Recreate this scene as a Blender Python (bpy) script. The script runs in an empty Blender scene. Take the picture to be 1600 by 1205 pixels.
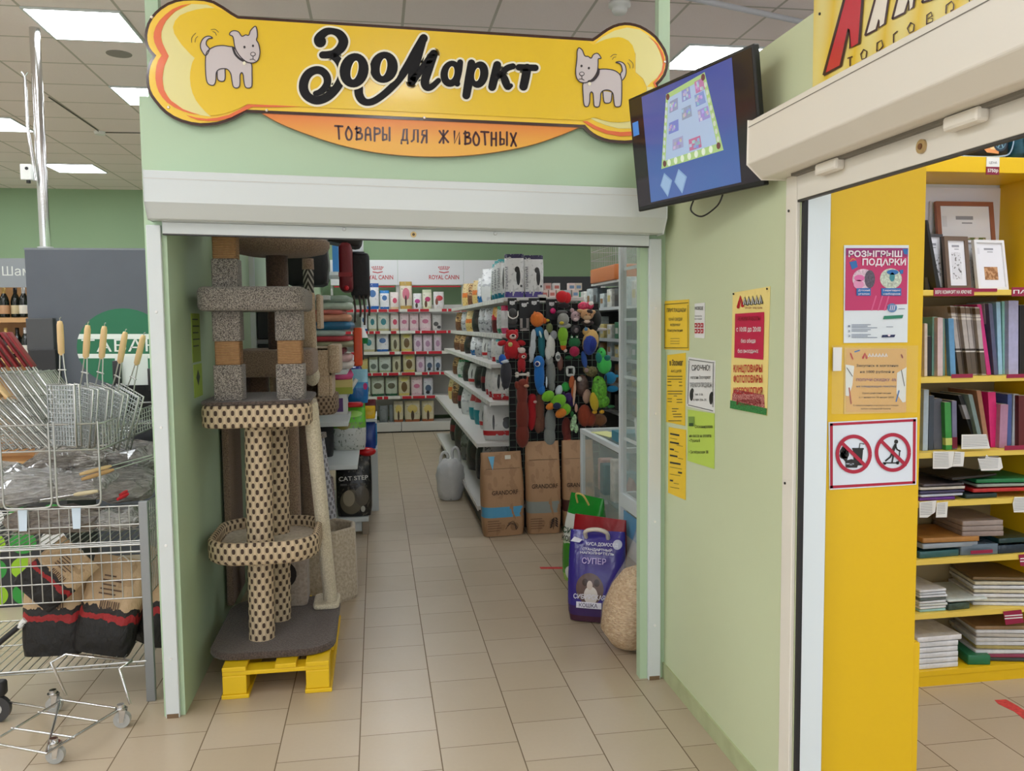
import bpy, math, random
from mathutils import Vector, Matrix
from math import pi, sin, cos, tan, radians
SC = bpy.context.scene
COL = SC.collection
# ---------------------------------------------------------------- camera, world, exposure
F, YAW, PIT, ROL, EYE = 1319.0, .1585, .0733, -.0101, 1.6      # focal length in pixels of a 1600 px wide frame
_r = Vector((cos(YAW), -sin(YAW), 0))
_w = Vector((sin(YAW)*cos(PIT), cos(YAW)*cos(PIT), -sin(PIT)))
_u = _r.cross(_w)
CR = _r*cos(ROL) + _u*sin(ROL)
CU = -_r*sin(ROL) + _u*cos(ROL)
cam = bpy.data.objects.new('camera', bpy.data.cameras.new('camera'))
COL.objects.link(cam)
cam.data.sensor_width = 36
cam.data.lens = 36*F/1600
cam.data.clip_start = .05
cam.matrix_world = Matrix(((CR.x, CU.x, -_w.x, 0), (CR.y, CU.y, -_w.y, 0), (CR.z, CU.z, -_w.z, EYE), (0, 0, 0, 1)))
SC.camera = cam
wd = bpy.data.worlds.new('world'); SC.world = wd; wd.use_nodes = True
wd.node_tree.nodes['Background'].inputs[0].default_value = (.9, .95, 1, 1)
wd.node_tree.nodes['Background'].inputs[1].default_value = 1.55
SC.view_settings.view_transform = 'Standard'
SC.view_settings.look = 'None'
SC.view_settings.gamma = 1
SC.view_settings.exposure = .1
LAMP = 18.0                                                     # emission of the ceiling panels

# ---------------------------------------------------------------- measuring helpers: photo pixel -> point on a world plane
C0 = Vector((0, 0, EYE))
def ray(a, b): return CR*((a-800)/F) - CU*((b-602.5)/F) + _w
def PX(x, a, b): d = ray(a, b); return C0 + d*(x/d.x)
def PY(y, a, b): d = ray(a, b); return C0 + d*(y/d.y)
def PZ(z, a, b): d = ray(a, b); return C0 + d*((z-EYE)/d.z)

# ---------------------------------------------------------------- materials
def lin(c):
    return tuple(((v/255)/12.92 if v <= 10 else ((v/255+.055)/1.055)**2.4) for v in c) + (1,)
_M = {}
def mat(c, rough=.5, metal=0, noise=0, scale=30, bump=0, coat=0, alpha=1, trans=0, emit=0, name=None, spec=.5):
    key = (tuple(c), rough, metal, noise, scale, bump, coat, alpha, trans, emit, spec)
    if key in _M: return _M[key]
    m = bpy.data.materials.new(name or 'paint_%d_%d_%d' % tuple(c)); m.use_nodes = True
    nt = m.node_tree; b = nt.nodes['Principled BSDF']
    b.inputs['Base Color'].default_value = lin(c)
    b.inputs['Roughness'].default_value = rough
    b.inputs['Metallic'].default_value = metal
    b.inputs['Specular IOR Level'].default_value = spec
    if coat: b.inputs['Coat Weight'].default_value = coat; b.inputs['Coat Roughness'].default_value = .08
    if alpha < 1: b.inputs['Alpha'].default_value = alpha
    if trans: b.inputs['Transmission Weight'].default_value = trans
    if emit:
        b.inputs['Emission Color'].default_value = lin(c); b.inputs['Emission Strength'].default_value = emit
    if noise or bump:
        tc = nt.nodes.new('ShaderNodeTexCoord')
        n = nt.nodes.new('ShaderNodeTexNoise'); n.inputs['Scale'].default_value = scale; n.inputs['Detail'].default_value = 4
        nt.links.new(tc.outputs['Object'], n.inputs['Vector'])
        if noise:
            r = nt.nodes.new('ShaderNodeValToRGB')
            r.color_ramp.elements[0].position = .3; r.color_ramp.elements[1].position = .7
            l = lin(c)
            r.color_ramp.elements[0].color = tuple(v*(1-noise) for v in l[:3]) + (1,)
            r.color_ramp.elements[1].color = tuple(min(1, v*(1+noise)) for v in l[:3]) + (1,)
            nt.links.new(n.outputs['Fac'], r.inputs[0]); nt.links.new(r.outputs[0], b.inputs['Base Color'])
        if bump:
            bp = nt.nodes.new('ShaderNodeBump'); bp.inputs['Strength'].default_value = min(1, bump); bp.inputs['Distance'].default_value = .01
            nt.links.new(n.outputs['Fac'], bp.inputs['Height']); nt.links.new(bp.outputs[0], b.inputs['Normal'])
    _M[key] = m
    return m
class NT:                                                         # tiny node-tree writer
    def __init__(s, name, rough=.5):
        s.m = bpy.data.materials.new(name); s.m.use_nodes = True; s.t = s.m.node_tree
        s.b = s.t.nodes['Principled BSDF']; s.b.inputs['Roughness'].default_value = rough
    def n(s, kind, **kw):
        o = s.t.nodes.new('ShaderNode'+kind)
        for k, v in kw.items(): setattr(o, k, v)
        return o
    def put(s, sock, v):
        if isinstance(v, bpy.types.NodeSocket): s.t.links.new(v, sock)
        else: sock.default_value = v
    def math(s, op, a, b=0):
        o = s.n('Math', operation=op); s.put(o.inputs[0], a); s.put(o.inputs[1], b); return o.outputs[0]
    def mix(s, f, a, b):
        o = s.n('Mix', data_type='RGBA'); s.put(o.inputs[0], f); s.put(o.inputs[6], a); s.put(o.inputs[7], b); return o.outputs[2]
    def xyz(s, which='Object'):
        tc = s.n('TexCoord'); sp = s.n('SeparateXYZ'); s.t.links.new(tc.outputs[which], sp.inputs[0]); return sp.outputs, tc.outputs[which]
    def noise(s, vec, scale, detail=3):
        o = s.n('TexNoise'); o.inputs['Scale'].default_value = scale; o.inputs['Detail'].default_value = detail
        s.t.links.new(vec, o.inputs['Vector']); return o.outputs['Fac']
    def col(s, v): s.put(s.b.inputs['Base Color'], v)
    def bump(s, h, strength=.5, dist=.005):
        o = s.n('Bump'); o.inputs['Strength'].default_value = strength; o.inputs['Distance'].default_value = dist
        s.t.links.new(h, o.inputs['Height']); s.t.links.new(o.outputs[0], s.b.inputs['Normal'])

def tile_floor():
    k = NT('ceramic_floor_tiles', .32); xyz, vec = k.xyz()
    u = k.math('DIVIDE', k.math('ADD', xyz[0], .3213*.3+3), .3)          # columns run down the aisle
    colm = k.math('FLOOR', u)
    v = k.math('SUBTRACT', k.math('DIVIDE', xyz[1], .3), k.math('MULTIPLY', k.math('MODULO', k.math('ADD', colm, 100), 2), .5))
    v = k.math('SUBTRACT', v, 10.796-10)
    v = k.math('ADD', v, 40)
    fu = k.math('FRACT', u); fv = k.math('FRACT', v); row = k.math('FLOOR', v)
    eu = k.math('MINIMUM', fu, k.math('SUBTRACT', 1, fu)); ev = k.math('MINIMUM', fv, k.math('SUBTRACT', 1, fv))
    g = k.math('LESS_THAN', k.math('MINIMUM', eu, k.math('MULTIPLY', ev, 1.4)), .0075)
    cb = k.n('CombineXYZ'); k.put(cb.inputs[0], colm); k.put(cb.inputs[1], row)
    wn = k.n('TexWhiteNoise'); k.t.links.new(cb.outputs[0], wn.inputs[0])
    a = k.mix(wn.outputs['Value'], lin((184, 167, 142)), lin((194, 178, 155)))
    a = k.mix(k.math('MULTIPLY', k.noise(vec, 60), .16), a, lin((160, 140, 115)))
    a = k.mix(k.math('MULTIPLY', k.noise(vec, 2.2), .18), a, lin((150, 134, 112)))
    k.col(k.mix(g, a, lin((112, 94, 72))))
    k.put(k.b.inputs['Roughness'], k.math('ADD', k.math('MULTIPLY', g, .4), k.math('ADD', .26, k.math('MULTIPLY', k.noise(vec, 9), .16))))
    k.bump(k.math('SUBTRACT', 1, g), .4, .002)
    return k.m
def ceiling_tiles():
    k = NT('mineral_ceiling_tiles', .9); xyz, vec = k.xyz()
    u = k.math('FRACT', k.math('DIVIDE', k.math('ADD', xyz[0], 2.18+60), .6)); v = k.math('FRACT', k.math('DIVIDE', k.math('ADD', xyz[1], 60-5.91), .6))
    e = k.math('MINIMUM', k.math('MINIMUM', u, k.math('SUBTRACT', 1, u)), k.math('MINIMUM', v, k.math('SUBTRACT', 1, v)))
    g = k.math('LESS_THAN', e, .016)
    base = k.mix(k.noise(vec, 120), lin((242, 229, 226)), lin((250, 238, 236)))
    k.col(k.mix(g, base, lin((196, 188, 178))))
    k.bump(k.noise(vec, 150), .3, .003)
    return k.m
def painted(name, c, c2, rough=.45):
    k = NT(name, rough); xyz, vec = k.xyz()
    k.col(k.mix(k.math('MULTIPLY', k.noise(vec, 1.6, 5), .8), lin(c), lin(c2)))
    k.bump(k.noise(vec, 25), .08, .004)
    return k.m
GREEN = painted('green_wall_paint', (183, 206, 174), (176, 200, 166), .42)
GREEN_LIT = painted('green_wall_paint_lit', (208, 217, 180), (202, 211, 172), .4)  # same paint as the front wall, warmer and stronger light put into its colour
GREEN2 = painted('green_store_wall_paint', (152, 180, 142), (146, 174, 136), .6)
WHITE = mat((212, 218, 218), .35, name='white_powder_coat')
WHITE2 = mat((232, 226, 214), .4, name='cream_white_powder_coat')
ALU = mat((196, 198, 196), .35, .35, name='brushed_aluminium')
CHROME = mat((215, 215, 215), .14, 1, name='chrome')
WIRE = mat((190, 190, 186), .3, .8, name='galvanised_wire')
BLACK = mat((16, 16, 17), .4, name='black_plastic')
DARK = mat((34, 33, 35), .5, name='dark_plastic')
YEL = painted('yellow_laminate', (232, 190, 14), (228, 184, 12), .4)

# ---------------------------------------------------------------- mesh builder
def crom(pts, n=6, closed=False):
    """smooth curve through points (tuples of any length)"""
    P = [tuple(p) for p in pts]; out = []; L = len(P)
    for i in range(L if closed else L-1):
        a, b, c, d = [P[j % L] if closed else P[max(0, min(L-1, j))] for j in (i-1, i, i+1, i+2)]
        for k in range(n):
            t = k/n
            out.append(tuple(.5*(2*q+(-p+r)*t+(2*p-5*q+4*r-s)*t*t+(-p+3*q-3*r+s)*t**3) for p, q, r, s in zip(a, b, c, d)))
    if not closed: out.append(P[-1])
    return out
_TXT = {}
def text_geo(s, bold=0):
    """flat letter shapes, one unit high capitals; returns verts, faces, width"""
    k = (s, bold)
    if k not in _TXT:
        c = bpy.data.curves.new('t', 'FONT'); c.body = s; c.size = 1/.727; c.offset = bold; c.resolution_u = 3
        o = bpy.data.objects.new('t', c); COL.objects.link(o)
        m = o.evaluated_get(bpy.context.evaluated_depsgraph_get()).to_mesh()
        vs = [tuple(v.co) for v in m.vertices]; fs = [tuple(p.vertices) for p in m.polygons]
        bpy.data.objects.remove(o); bpy.data.curves.remove(c)
        x0 = min(v[0] for v in vs) if vs else 0; x1 = max(v[0] for v in vs) if vs else 1
        _TXT[k] = ([(v[0]-x0, v[1]) for v in vs], fs, x1-x0)
    return _TXT[k]
class MB:
    def __init__(s, m=None):
        s.v = []; s.f = []; s.mi = []; s.sm = []; s.uv = []; s.mats = []; s.cur = 0; s.T = None
        if m: s.m(m)
    def m(s, mt):
        if mt not in s.mats: s.mats.append(mt)
        s.cur = s.mats.index(mt); return s
    def add(s, vs, fs, smooth=False, uvs=None):
        o = len(s.v)
        for p in vs:
            p = Vector(p); s.v.append(tuple(s.T @ p) if s.T is not None else tuple(p))
        for i, f in enumerate(fs):
            s.f.append(tuple(o+j for j in f)); s.mi.append(s.cur); s.sm.append(smooth); s.uv.append(uvs[i] if uvs else None)
        return s
    def box(s, x0, x1, y0, y1, z0, z1):
        return s.add([(x0, y0, z0), (x1, y0, z0), (x1, y1, z0), (x0, y1, z0), (x0, y0, z1), (x1, y0, z1), (x1, y1, z1), (x0, y1, z1)],
                     [(0, 3, 2, 1), (4, 5, 6, 7), (0, 1, 5, 4), (1, 2, 6, 5), (2, 3, 7, 6), (3, 0, 4, 7)])
    def cbox(s, c, d):
        return s.box(c[0]-d[0]/2, c[0]+d[0]/2, c[1]-d[1]/2, c[1]+d[1]/2, c[2]-d[2]/2, c[2]+d[2]/2)
    def loft(s, rings, caps=True, smooth=True, closed=True):
        n = len(rings[0]); vs = [p for r in rings for p in r]; fs = []; uv = []
        per = [0]
        for i in range(n): per.append(per[-1]+(Vector(rings[0][(i+1) % n])-Vector(rings[0][i])).length)
        hs = [0]
        for a, b in zip(rings, rings[1:]): hs.append(hs[-1]+(Vector(b[0])-Vector(a[0])).length)
        for k in range(len(rings)-1):
            for i in range(n if closed else n-1):
                j = (i+1) % n
                fs.append((k*n+i, k*n+j, (k+1)*n+j, (k+1)*n+i))
                uv.append(((per[i], hs[k]), (per[i+1], hs[k]), (per[i+1], hs[k+1]), (per[i], hs[k+1])))
        s.add(vs, fs, smooth, uv)
        if caps and closed:
            s.add(rings[0], [tuple(range(n))[::-1]], False, [[(p[0], p[1]) for p in rings[0]][::-1]])
            s.add(rings[-1], [tuple(range(n))], False, [[(p[0], p[1]) for p in rings[-1]]])
        return s
    def cyl(s, p0, p1, r0, r1=None, n=16, caps=True):
        r1 = r0 if r1 is None else r1
        p0 = Vector(p0); p1 = Vector(p1); z = (p1-p0).normalized()
        x = z.orthogonal().normalized() if abs(z.z) < .999 else Vector((1, 0, 0)); y = z.cross(x)
        return s.loft([[p+(x*cos(2*pi*i/n)+y*sin(2*pi*i/n))*r for i in range(n)] for p, r in ((p0, r0), (p1, r1))], caps)
    def tube(s, pts, r, n=6, closed=False):
        P = [Vector(p) for p in pts]; L = len(P); rings = []; x = None
        for i in range(L):
            a = P[(i-1) % L] if closed or i else P[0]; b = P[(i+1) % L] if closed or i < L-1 else P[-1]
            t = (b-a).normalized()
            x = t.orthogonal().normalized() if x is None else (x-t*x.dot(t)).normalized()
            y = t.cross(x)
            rr = r[i] if isinstance(r, (list, tuple)) else r
            rings.append([P[i]+(x*cos(2*pi*k/n)+y*sin(2*pi*k/n))*rr for k in range(n)])
        if closed: rings.append(rings[0])
        return s.loft(rings, not closed)
    def lathe(s, prof, c=(0, 0, 0), n=16):
        return s.loft([[(c[0]+r*cos(2*pi*i/n), c[1]+r*sin(2*pi*i/n), c[2]+z) for i in range(n)] for r, z in prof], True)
    def ball(s, c, r, n=12, rot=None):
        r = (r, r, r) if not isinstance(r, (list, tuple)) else r
        R = rot or Matrix.Identity(3); rings = []
        h = max(5, n//2)
        for k in range(h+1):
            t = -pi/2+pi*k/h; cr = max(.02, cos(t))
            rings.append([Vector(c)+R @ Vector((r[0]*cr*cos(2*pi*i/n), r[1]*cr*sin(2*pi*i/n), r[2]*sin(t))) for i in range(n)])
        return s.loft(rings)
    def prism(s, pts, d, smooth=False):
        """planar outline pushed by vector d into a solid; the outline is the front"""
        d = Vector(d); P = [Vector(p) for p in pts]; n = len(P)
        nm = Vector((0, 0, 0))
        for i in range(n): nm += P[i].cross(P[(i+1) % n])
        if nm.dot(d) > 0: P = P[::-1]
        Q = [p+d for p in P]
        s.add(P+Q, [tuple(range(n)), tuple(range(2*n-1, n-1, -1))])
        s.add(P+Q, [(i, n+i, n+(i+1) % n, (i+1) % n) for i in range(n)], smooth)
        return s
    def rprism(s, x0, x1, y0, y1, z0, z1, r=.05, edge=.012, n=5):
        """upright slab with rounded corners and softened rims"""
        def ring(ins, z):
            o = []
            for cx, cy, a0 in ((x1-r, y1-r, 0), (x0+r, y1-r, 90), (x0+r, y0+r, 180), (x1-r, y0+r, 270)):
                for k in range(n+1):
                    a = radians(a0+90*k/n); o.append((cx+(r-ins)*cos(a), cy+(r-ins)*sin(a), z))
            return o
        e = edge
        return s.loft([ring(e, z0), ring(e*.3, z0+e*.3), ring(0, z0+e), ring(0, z1-e), ring(e*.3, z1-e*.3), ring(e, z1)])
    def text(s, body, mtx, size, bold=0, align='l', width=None, warp=None):
        """letters lying in the local xy plane of mtx; size = capital height"""
        vs, fs, w = text_geo(body, bold); sx = size
        if width: sx = width/w
        ox = {'l': 0, 'c': -w/2, 'r': -w}[align]
        vv = [mtx @ (warp(((x+ox)*sx, y*size)) if warp else Vector(((x+ox)*sx, y*size, 0))) for x, y in vs]
        return s.add(vv, fs)
    def build(s, name, parent=None, bev=0, seg=2, loc=None, sub=0):
        me = bpy.data.meshes.new(name); me.from_pydata(s.v, [], s.f)
        for mt in s.mats: me.materials.append(mt)
        me.polygons.foreach_set('material_index', s.mi); me.polygons.foreach_set('use_smooth', s.sm)
        if any(u for u in s.uv):
            ul = me.uv_layers.new(name='UV'); k = 0
            for u, f in zip(s.uv, s.f):
                for j in range(len(f)):
                    if u: ul.data[k].uv = u[j]
                    k += 1
        me.update()
        o = bpy.data.objects.new(name, me); COL.objects.link(o)
        if parent: o.parent = parent
        if loc is not None: o.location = loc
        if bev:
            b = o.modifiers.new('bevel', 'BEVEL'); b.width = bev; b.segments = seg; b.limit_method = 'ANGLE'; b.angle_limit = .7
        if sub:
            b = o.modifiers.new('sub', 'SUBSURF'); b.levels = sub; b.render_levels = sub
        return o
def thing(name, label, cat, loc=(0, 0, 0), rz=0, group=None):
    o = bpy.data.objects.new(name, None); COL.objects.link(o); o.empty_display_size = .05
    o.location = loc; o.rotation_euler = (0, 0, rz)
    return tag(o, label, cat, group)
def tag(o, label, cat, group=None, stuff=False):
    o['label'] = label; o['category'] = cat
    if group: o['group'] = group
    if stuff: o['kind'] = 'stuff'
    return o
def struct(mb, name, bev=0):
    o = mb.build(name, bev=bev); o['kind'] = 'structure'; return o
def dup(root, loc, rz=None, label=None, group=None, scale=None):
    r = root.copy(); COL.objects.link(r); r.location = loc
    if rz is not None: r.rotation_euler[2] = rz
    if scale: r.scale = (scale,)*3 if not isinstance(scale, tuple) else scale
    if label: r['label'] = label
    if group: r['group'] = group
    for ch in list(root.children):
        c = ch.copy(); COL.objects.link(c); c.parent = r
        for g in ch.children:
            d = g.copy(); COL.objects.link(d); d.parent = c
    return r
def frame(o, x, y):
    """matrix with origin o, local x along x, local y along y"""
    x = Vector(x).normalized(); z = x.cross(Vector(y)).normalized(); y = z.cross(x)
    return Matrix(((x.x, y.x, z.x, o[0]), (x.y, y.y, z.y, o[1]), (x.z, y.z, z.z, o[2]), (0, 0, 0, 1)))
RND = random.Random(7)
# ---------------------------------------------------------------- the room
CZ = 3.63
YB = 13.4
struct(MB(tile_floor()).box(-6.5, 6, -4, YB+.1, -.05, 0), 'floor')
struct(MB(ceiling_tiles()).box(-6.5, 6, -4, YB+.1, CZ, CZ+.05), 'ceiling')
struct(MB(GREEN2).box(-6.5, 6, YB, YB+.1, 0, CZ), 'wall_back')
PALE = painted('pale_far_wall_paint', (226, 228, 222), (220, 222, 214), .6)
struct(MB(PALE).box(-6.6, -6.5, -4, YB, 0, CZ), 'wall_left')
struct(MB(PALE).box(6, 6.1, -4, YB, 0, CZ), 'wall_right')

# pet shop partition: front wall with the doorway cut out, tall posts to the ceiling
YF = 3.555
w = MB(GREEN)
w.box(-.895, -.812, YF, YF+.05, 0, 2.5).box(1.137, 1.25, YF, YF+.05, 0, 2.5).box(-.812, 1.137, YF, YF+.05, 2.0, 2.5)
struct(w, 'wall_front')
for n, x0, x1 in (('trim_1', -.872, -.822), ('trim_2', 1.235, 1.285)):
    struct(MB(GREEN).box(x0, x1, YF+.05, YF+.1, 2.3, CZ), n)
struct(MB(GREEN).box(-.895, -.812, YF+.05, YB, 0, 2.5), 'wall_left_partition')
# corridor wall between the two shops, doorway of the second shop further towards the viewer
w = MB(GREEN_LIT)
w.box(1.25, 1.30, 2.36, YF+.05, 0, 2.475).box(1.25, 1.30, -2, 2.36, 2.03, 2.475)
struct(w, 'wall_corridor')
struct(MB(mat((222, 232, 236), .4, name='pale_board')).box(1.263, 1.335, 2.346, 2.3595, 0, 2.03), 'trim_3')
sw = MB(mat((226, 228, 236), .6, noise=.03, scale=3, name='pale_shop_wall'))
sw.box(1.30, 6, YF+.0, YF+.05, 0, 2.45)
struct(sw, 'wall_shop_back')
# dust and scuffs along the foot of the green wall
k = NT('scuffed_skirting', .5); xyz, vec = k.xyz()
k.col(k.mix(k.noise(vec, 12, 6), lin((160, 166, 124)), lin((196, 204, 160))))
struct(MB(k.m).box(1.242, 1.25, 2.45, YF, 0, .07), 'baseboard_right')

# ---------------------------------------------------------------- ceiling panels
lm = mat((244, 250, 255), .5, emit=LAMP, name='led_panel_glow')
def ceiling_light(x, y, label, first=[]):
    if first:
        return dup(first[0], (x, y, CZ), label=label)
    t = thing('ceiling_light', label, 'ceiling light', (x, y, CZ), group='square ceiling panels')
    f = MB(WHITE)
    for a in (0, 1, 2, 3):
        f.T = Matrix.Rotation(a*pi/2, 4, 'Z'); f.box(-.3, .3, .285, .3, -.012, 0)
    f.build('frame', t)
    MB(lm).box(-.285, .285, -.285, .285, -.008, -.001).build('diffuser', t)
    first.append(t)
    return t
ceiling_light(-1.88, 6.21, 'large square ceiling light nearest the camera, left of the bone-shaped sign')
ceiling_light(-1.88, 8.01, 'ceiling light partly hidden by the left end of the bone-shaped sign')
ceiling_light(-3.73, 9.25, 'ceiling light cut by the left picture edge, left of the chrome pole')
ceiling_light(-3.73, 11.65, 'farthest ceiling light, right of the white camera on the chrome pole')
ceiling_light(2.6, 6.35, 'ceiling light showing above the television, right of the bone-shaped sign')
lab = 'unseen square ceiling light added to light the shop floor and walls'
for x, y in ((-1.9, .2), (.2, -.4), (.2, -2.2), (-1.9, 1.9), (-1.9, 3.7), (-1.9, 4.8), (-3.1, 2.9), (-3.7, 4.6), (-3.7, 1.6), (-3.7, -1.4), (-5.6, .5), (-5.6, 3), (-5.6, 6), (-5.6, 9), (-5.6, 11.6), (2.6, 1.0), (4.2, 2.2), (2.3, 2.6), (.2, 7.7), (.2, 9.8), (.2, 11.9), (2.6, 8.6), (4.4, 5.5), (4.4, 9)):  # unseen panels, added and spaced for the light they give walls and floor
    ceiling_light(x, y, lab)
# ---------------------------------------------------------------- bone-shaped shop sign
def crop(ox, oy, s): return lambda p: (ox+p[0]/s, oy+p[1]/s) + tuple(p[2:])
def inset(P, d):
    n = len(P); out = []
    A = sum(P[i][0]*P[(i+1) % n][1]-P[(i+1) % n][0]*P[i][1] for i in range(n)); sg = 1 if A > 0 else -1
    for i in range(n):
        a, b, c = P[i-1], P[i], P[(i+1) % n]
        e1 = Vector((b[0]-a[0], b[1]-a[1])); e2 = Vector((c[0]-b[0], c[1]-b[1]))
        if e1.length < 1e-9 or e2.length < 1e-9: out.append(tuple(b[:2])); continue
        e1.normalize(); e2.normalize()
        n1 = Vector((-e1.y, e1.x))*sg; n2 = Vector((-e2.y, e2.x))*sg
        m = (n1+n2)
        if m.length < .2: m = n1
        m = m/m.length; f = min(2, 1/max(.3, m.dot(n1)))
        out.append((b[0]+m.x*d*f, b[1]+m.y*d*f))
    return out
class Board:
    """layers of cut shapes lying on one upright plane; to3 turns drawing units into the world, nrm faces the viewer"""
    def __init__(s, to3, nrm): s.to3 = to3; s.n = Vector(nrm).normalized(); s.mb = MB()
    def shape(s, pts, m, lay, th=.0012):
        s.mb.m(m)
        P = [s.to3(p[0], p[1])+s.n*(.0009*lay) for p in pts]
        s.mb.prism(P, -s.n*th)
    def stroke(s, pts, m, lay, w=None, extra=0, n=6, sm=True, closed=False):
        P = crom(pts, n, closed) if sm else list(pts)
        if closed: P = P+[P[0]]
        s.mb.m(m); L = []; Rr = []
        for i in range(len(P)):
            a = P[max(0, i-1)]; b = P[min(len(P)-1, i+1)]
            d = Vector((b[0]-a[0], b[1]-a[1])); d = d.normalized() if d.length else Vector((1, 0))
            h = ((P[i][2] if len(P[i]) > 2 else w)+extra)/2
            L.append((P[i][0]-d.y*h, P[i][1]+d.x*h)); Rr.append((P[i][0]+d.y*h, P[i][1]-d.x*h))
        off = s.n*(.0009*lay); V = [s.to3(*p)+off for p in L]+[s.to3(*p)+off for p in Rr]; k = len(P)
        F = [(i, k+i, k+i+1, i+1) for i in range(k-1)]
        nm = (V[k]-V[0]).cross(V[1]-V[0])
        if nm.dot(s.n) < 0: F = [f[::-1] for f in F]
        s.mb.add(V, F)
        for e in ((0, -1) if not closed else ()):
            c = P[e]; h = ((c[2] if len(c) > 2 else w)+extra)/2
            R_ = [s.to3(c[0]+h*cos(2*pi*i/14), c[1]+h*sin(2*pi*i/14))+off-s.n*.00022 for i in range(14)]
            if (R_[1]-R_[0]).cross(R_[2]-R_[1]).dot(s.n) < 0: R_ = R_[::-1]
            s.mb.add(R_, [tuple(range(14))])
    def ell(s, c, r, m, lay, rot=0, n=28):
        s.shape([(c[0]+r[0]*cos(2*pi*i/n)*cos(rot)-r[1]*sin(2*pi*i/n)*sin(rot), c[1]+r[0]*cos(2*pi*i/n)*sin(rot)+r[1]*sin(2*pi*i/n)*cos(rot)) for i in range(n)], m, lay)
YS = 3.525
board = lambda: Board(lambda a, b: PY(YS, a, b), (0, -1, 0))
def gl(c, r=.25): return mat(c, r, coat=.25)
Q1 = crop(220, 0, 6.025); Q4 = crop(860, 30, 6.025); Q2 = crop(440, 30, 7.273); Q3 = crop(640, 40, 7.273)
lobeL = [(920, 150), (860, 115), (780, 60), (690, 8), (600, -15), (500, -22), (400, -18), (330, -5), (250, 25), (180, 70), (130, 115), (90, 165), (60, 220), (43, 280), (35, 330), (36, 385), (45, 425), (62, 463), (85, 498), (112, 527), (88, 566), (68, 612), (56, 665), (50, 720), (54, 790), (65, 850), (92, 908), (130, 960), (178, 1018), (230, 1068), (300, 1115), (380, 1150), (470, 1175), (560, 1187), (640, 1184), (720, 1175), (800, 1153), (880, 1120), (930, 1092), (980, 1060), (1045, 1062)]
lobeR = [(312, 1022), (350, 1062), (390, 1094), (440, 1122), (500, 1146), (560, 1160), (620, 1166), (700, 1170), (760, 1166), (830, 1150), (900, 1118), (960, 1070), (1010, 1012), (1040, 950), (1058, 880), (1062, 800), (1050, 730), (1030, 670), (1010, 620), (1050, 580), (1085, 530), (1105, 470), (1113, 410), (1108, 350), (1085, 285), (1045, 220), (1000, 160), (950, 118), (900, 85), (850, 58), (800, 42), (750, 32), (700, 30), (645, 38), (590, 55), (530, 86), (480, 120), (430, 158), (395, 180)]
bone = [Q1(p) for p in lobeL]+[Q4(p) for p in lobeR]
sign = thing('shop_sign', 'bone-shaped yellow sign with black script lettering above the pet shop doorway', 'sign')
b = board()
b.mb.m(mat((58, 32, 26), .15, coat=.5)); P = [PY(YS, *p) for p in bone]; b.mb.prism(P, (0, .02, 0))
b.mb.build('backing_board', sign)
b = board(); yl = inset(bone, 4.6); b.shape(yl, gl((246, 204, 60)), 1.5)
deep = [Q1(p) for p in ((940, 185), (880, 172), (790, 110), (700, 80), (610, 80), (520, 95), (440, 118), (370, 150), (325, 200), (305, 260), (318, 320), (350, 370), (388, 425), (430, 470), (470, 515), (510, 550), (488, 590), (480, 620), (468, 680), (465, 740), (472, 810), (490, 880), (520, 945), (560, 1000), (605, 1050), (650, 1090), (740, 1085), (830, 1060), (910, 1030), (1000, 985), (1060, 985))] \
    + [Q4(p) for p in ((300, 955), (420, 925), (480, 950), (560, 970), (640, 975), (740, 965), (800, 940), (850, 890), (890, 820), (905, 730), (900, 660), (880, 600), (850, 560), (800, 520), (775, 470), (790, 420), (795, 330), (770, 250), (730, 205), (680, 180), (640, 172), (580, 178), (520, 192), (460, 215), (400, 245), (345, 212))]
cream = [Q1(p) for p in ((480, 40), (620, 45), (760, 105), (700, 100), (370, 170), (330, 260), (370, 370), (530, 550), (500, 640), (490, 760), (520, 900), (600, 1020), (660, 1100), (560, 1085), (400, 1040), (290, 960), (222, 850), (207, 740), (225, 620), (265, 530), (215, 440), (197, 360), (197, 300), (215, 250), (240, 200), (330, 110))]
orange = [Q1(p) for p in ((470, 36), (380, 55), (300, 90), (235, 140), (180, 195), (145, 250), (125, 310), (122, 355), (130, 400), (160, 465), (198, 525), (168, 570), (150, 625), (142, 680), (140, 740), (150, 805), (170, 865), (205, 920), (250, 968), (320, 1015), (400, 1050), (480, 1072), (560, 1082), (480, 1060), (400, 1030), (290, 952), (250, 905), (222, 848), (210, 795), (207, 740), (212, 680), (225, 622), (265, 530), (225, 450), (200, 395), (192, 350), (195, 305), (212, 250), (240, 200), (280, 150), (330, 108), (400, 65))]
orange2 = [Q1(p) for p in ((430, 1085), (520, 1110), (620, 1122), (720, 1112), (830, 1085), (930, 1035), (1010, 985), (1060, 988), (1270, 994), (1500, 1006), (1270, 1012), (1050, 1010), (960, 1055), (850, 1110), (740, 1138), (640, 1142), (540, 1132), (470, 1108))]
creamR = [Q4(p) for p in ((380, 270), (480, 175), (600, 110), (720, 80), (840, 100), (930, 160), (1000, 250), (1040, 350), (1060, 450), (1020, 540), (940, 600), (905, 640), (870, 560), (800, 500), (800, 330), (740, 210), (640, 170), (520, 190))]
creamR2 = [Q4(p) for p in ((345, 915), (420, 960), (520, 1000), (640, 1030), (760, 1030), (880, 980), (960, 880), (985, 760), (960, 640), (905, 640), (905, 760), (850, 900), (740, 965), (600, 970), (480, 950))]
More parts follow.
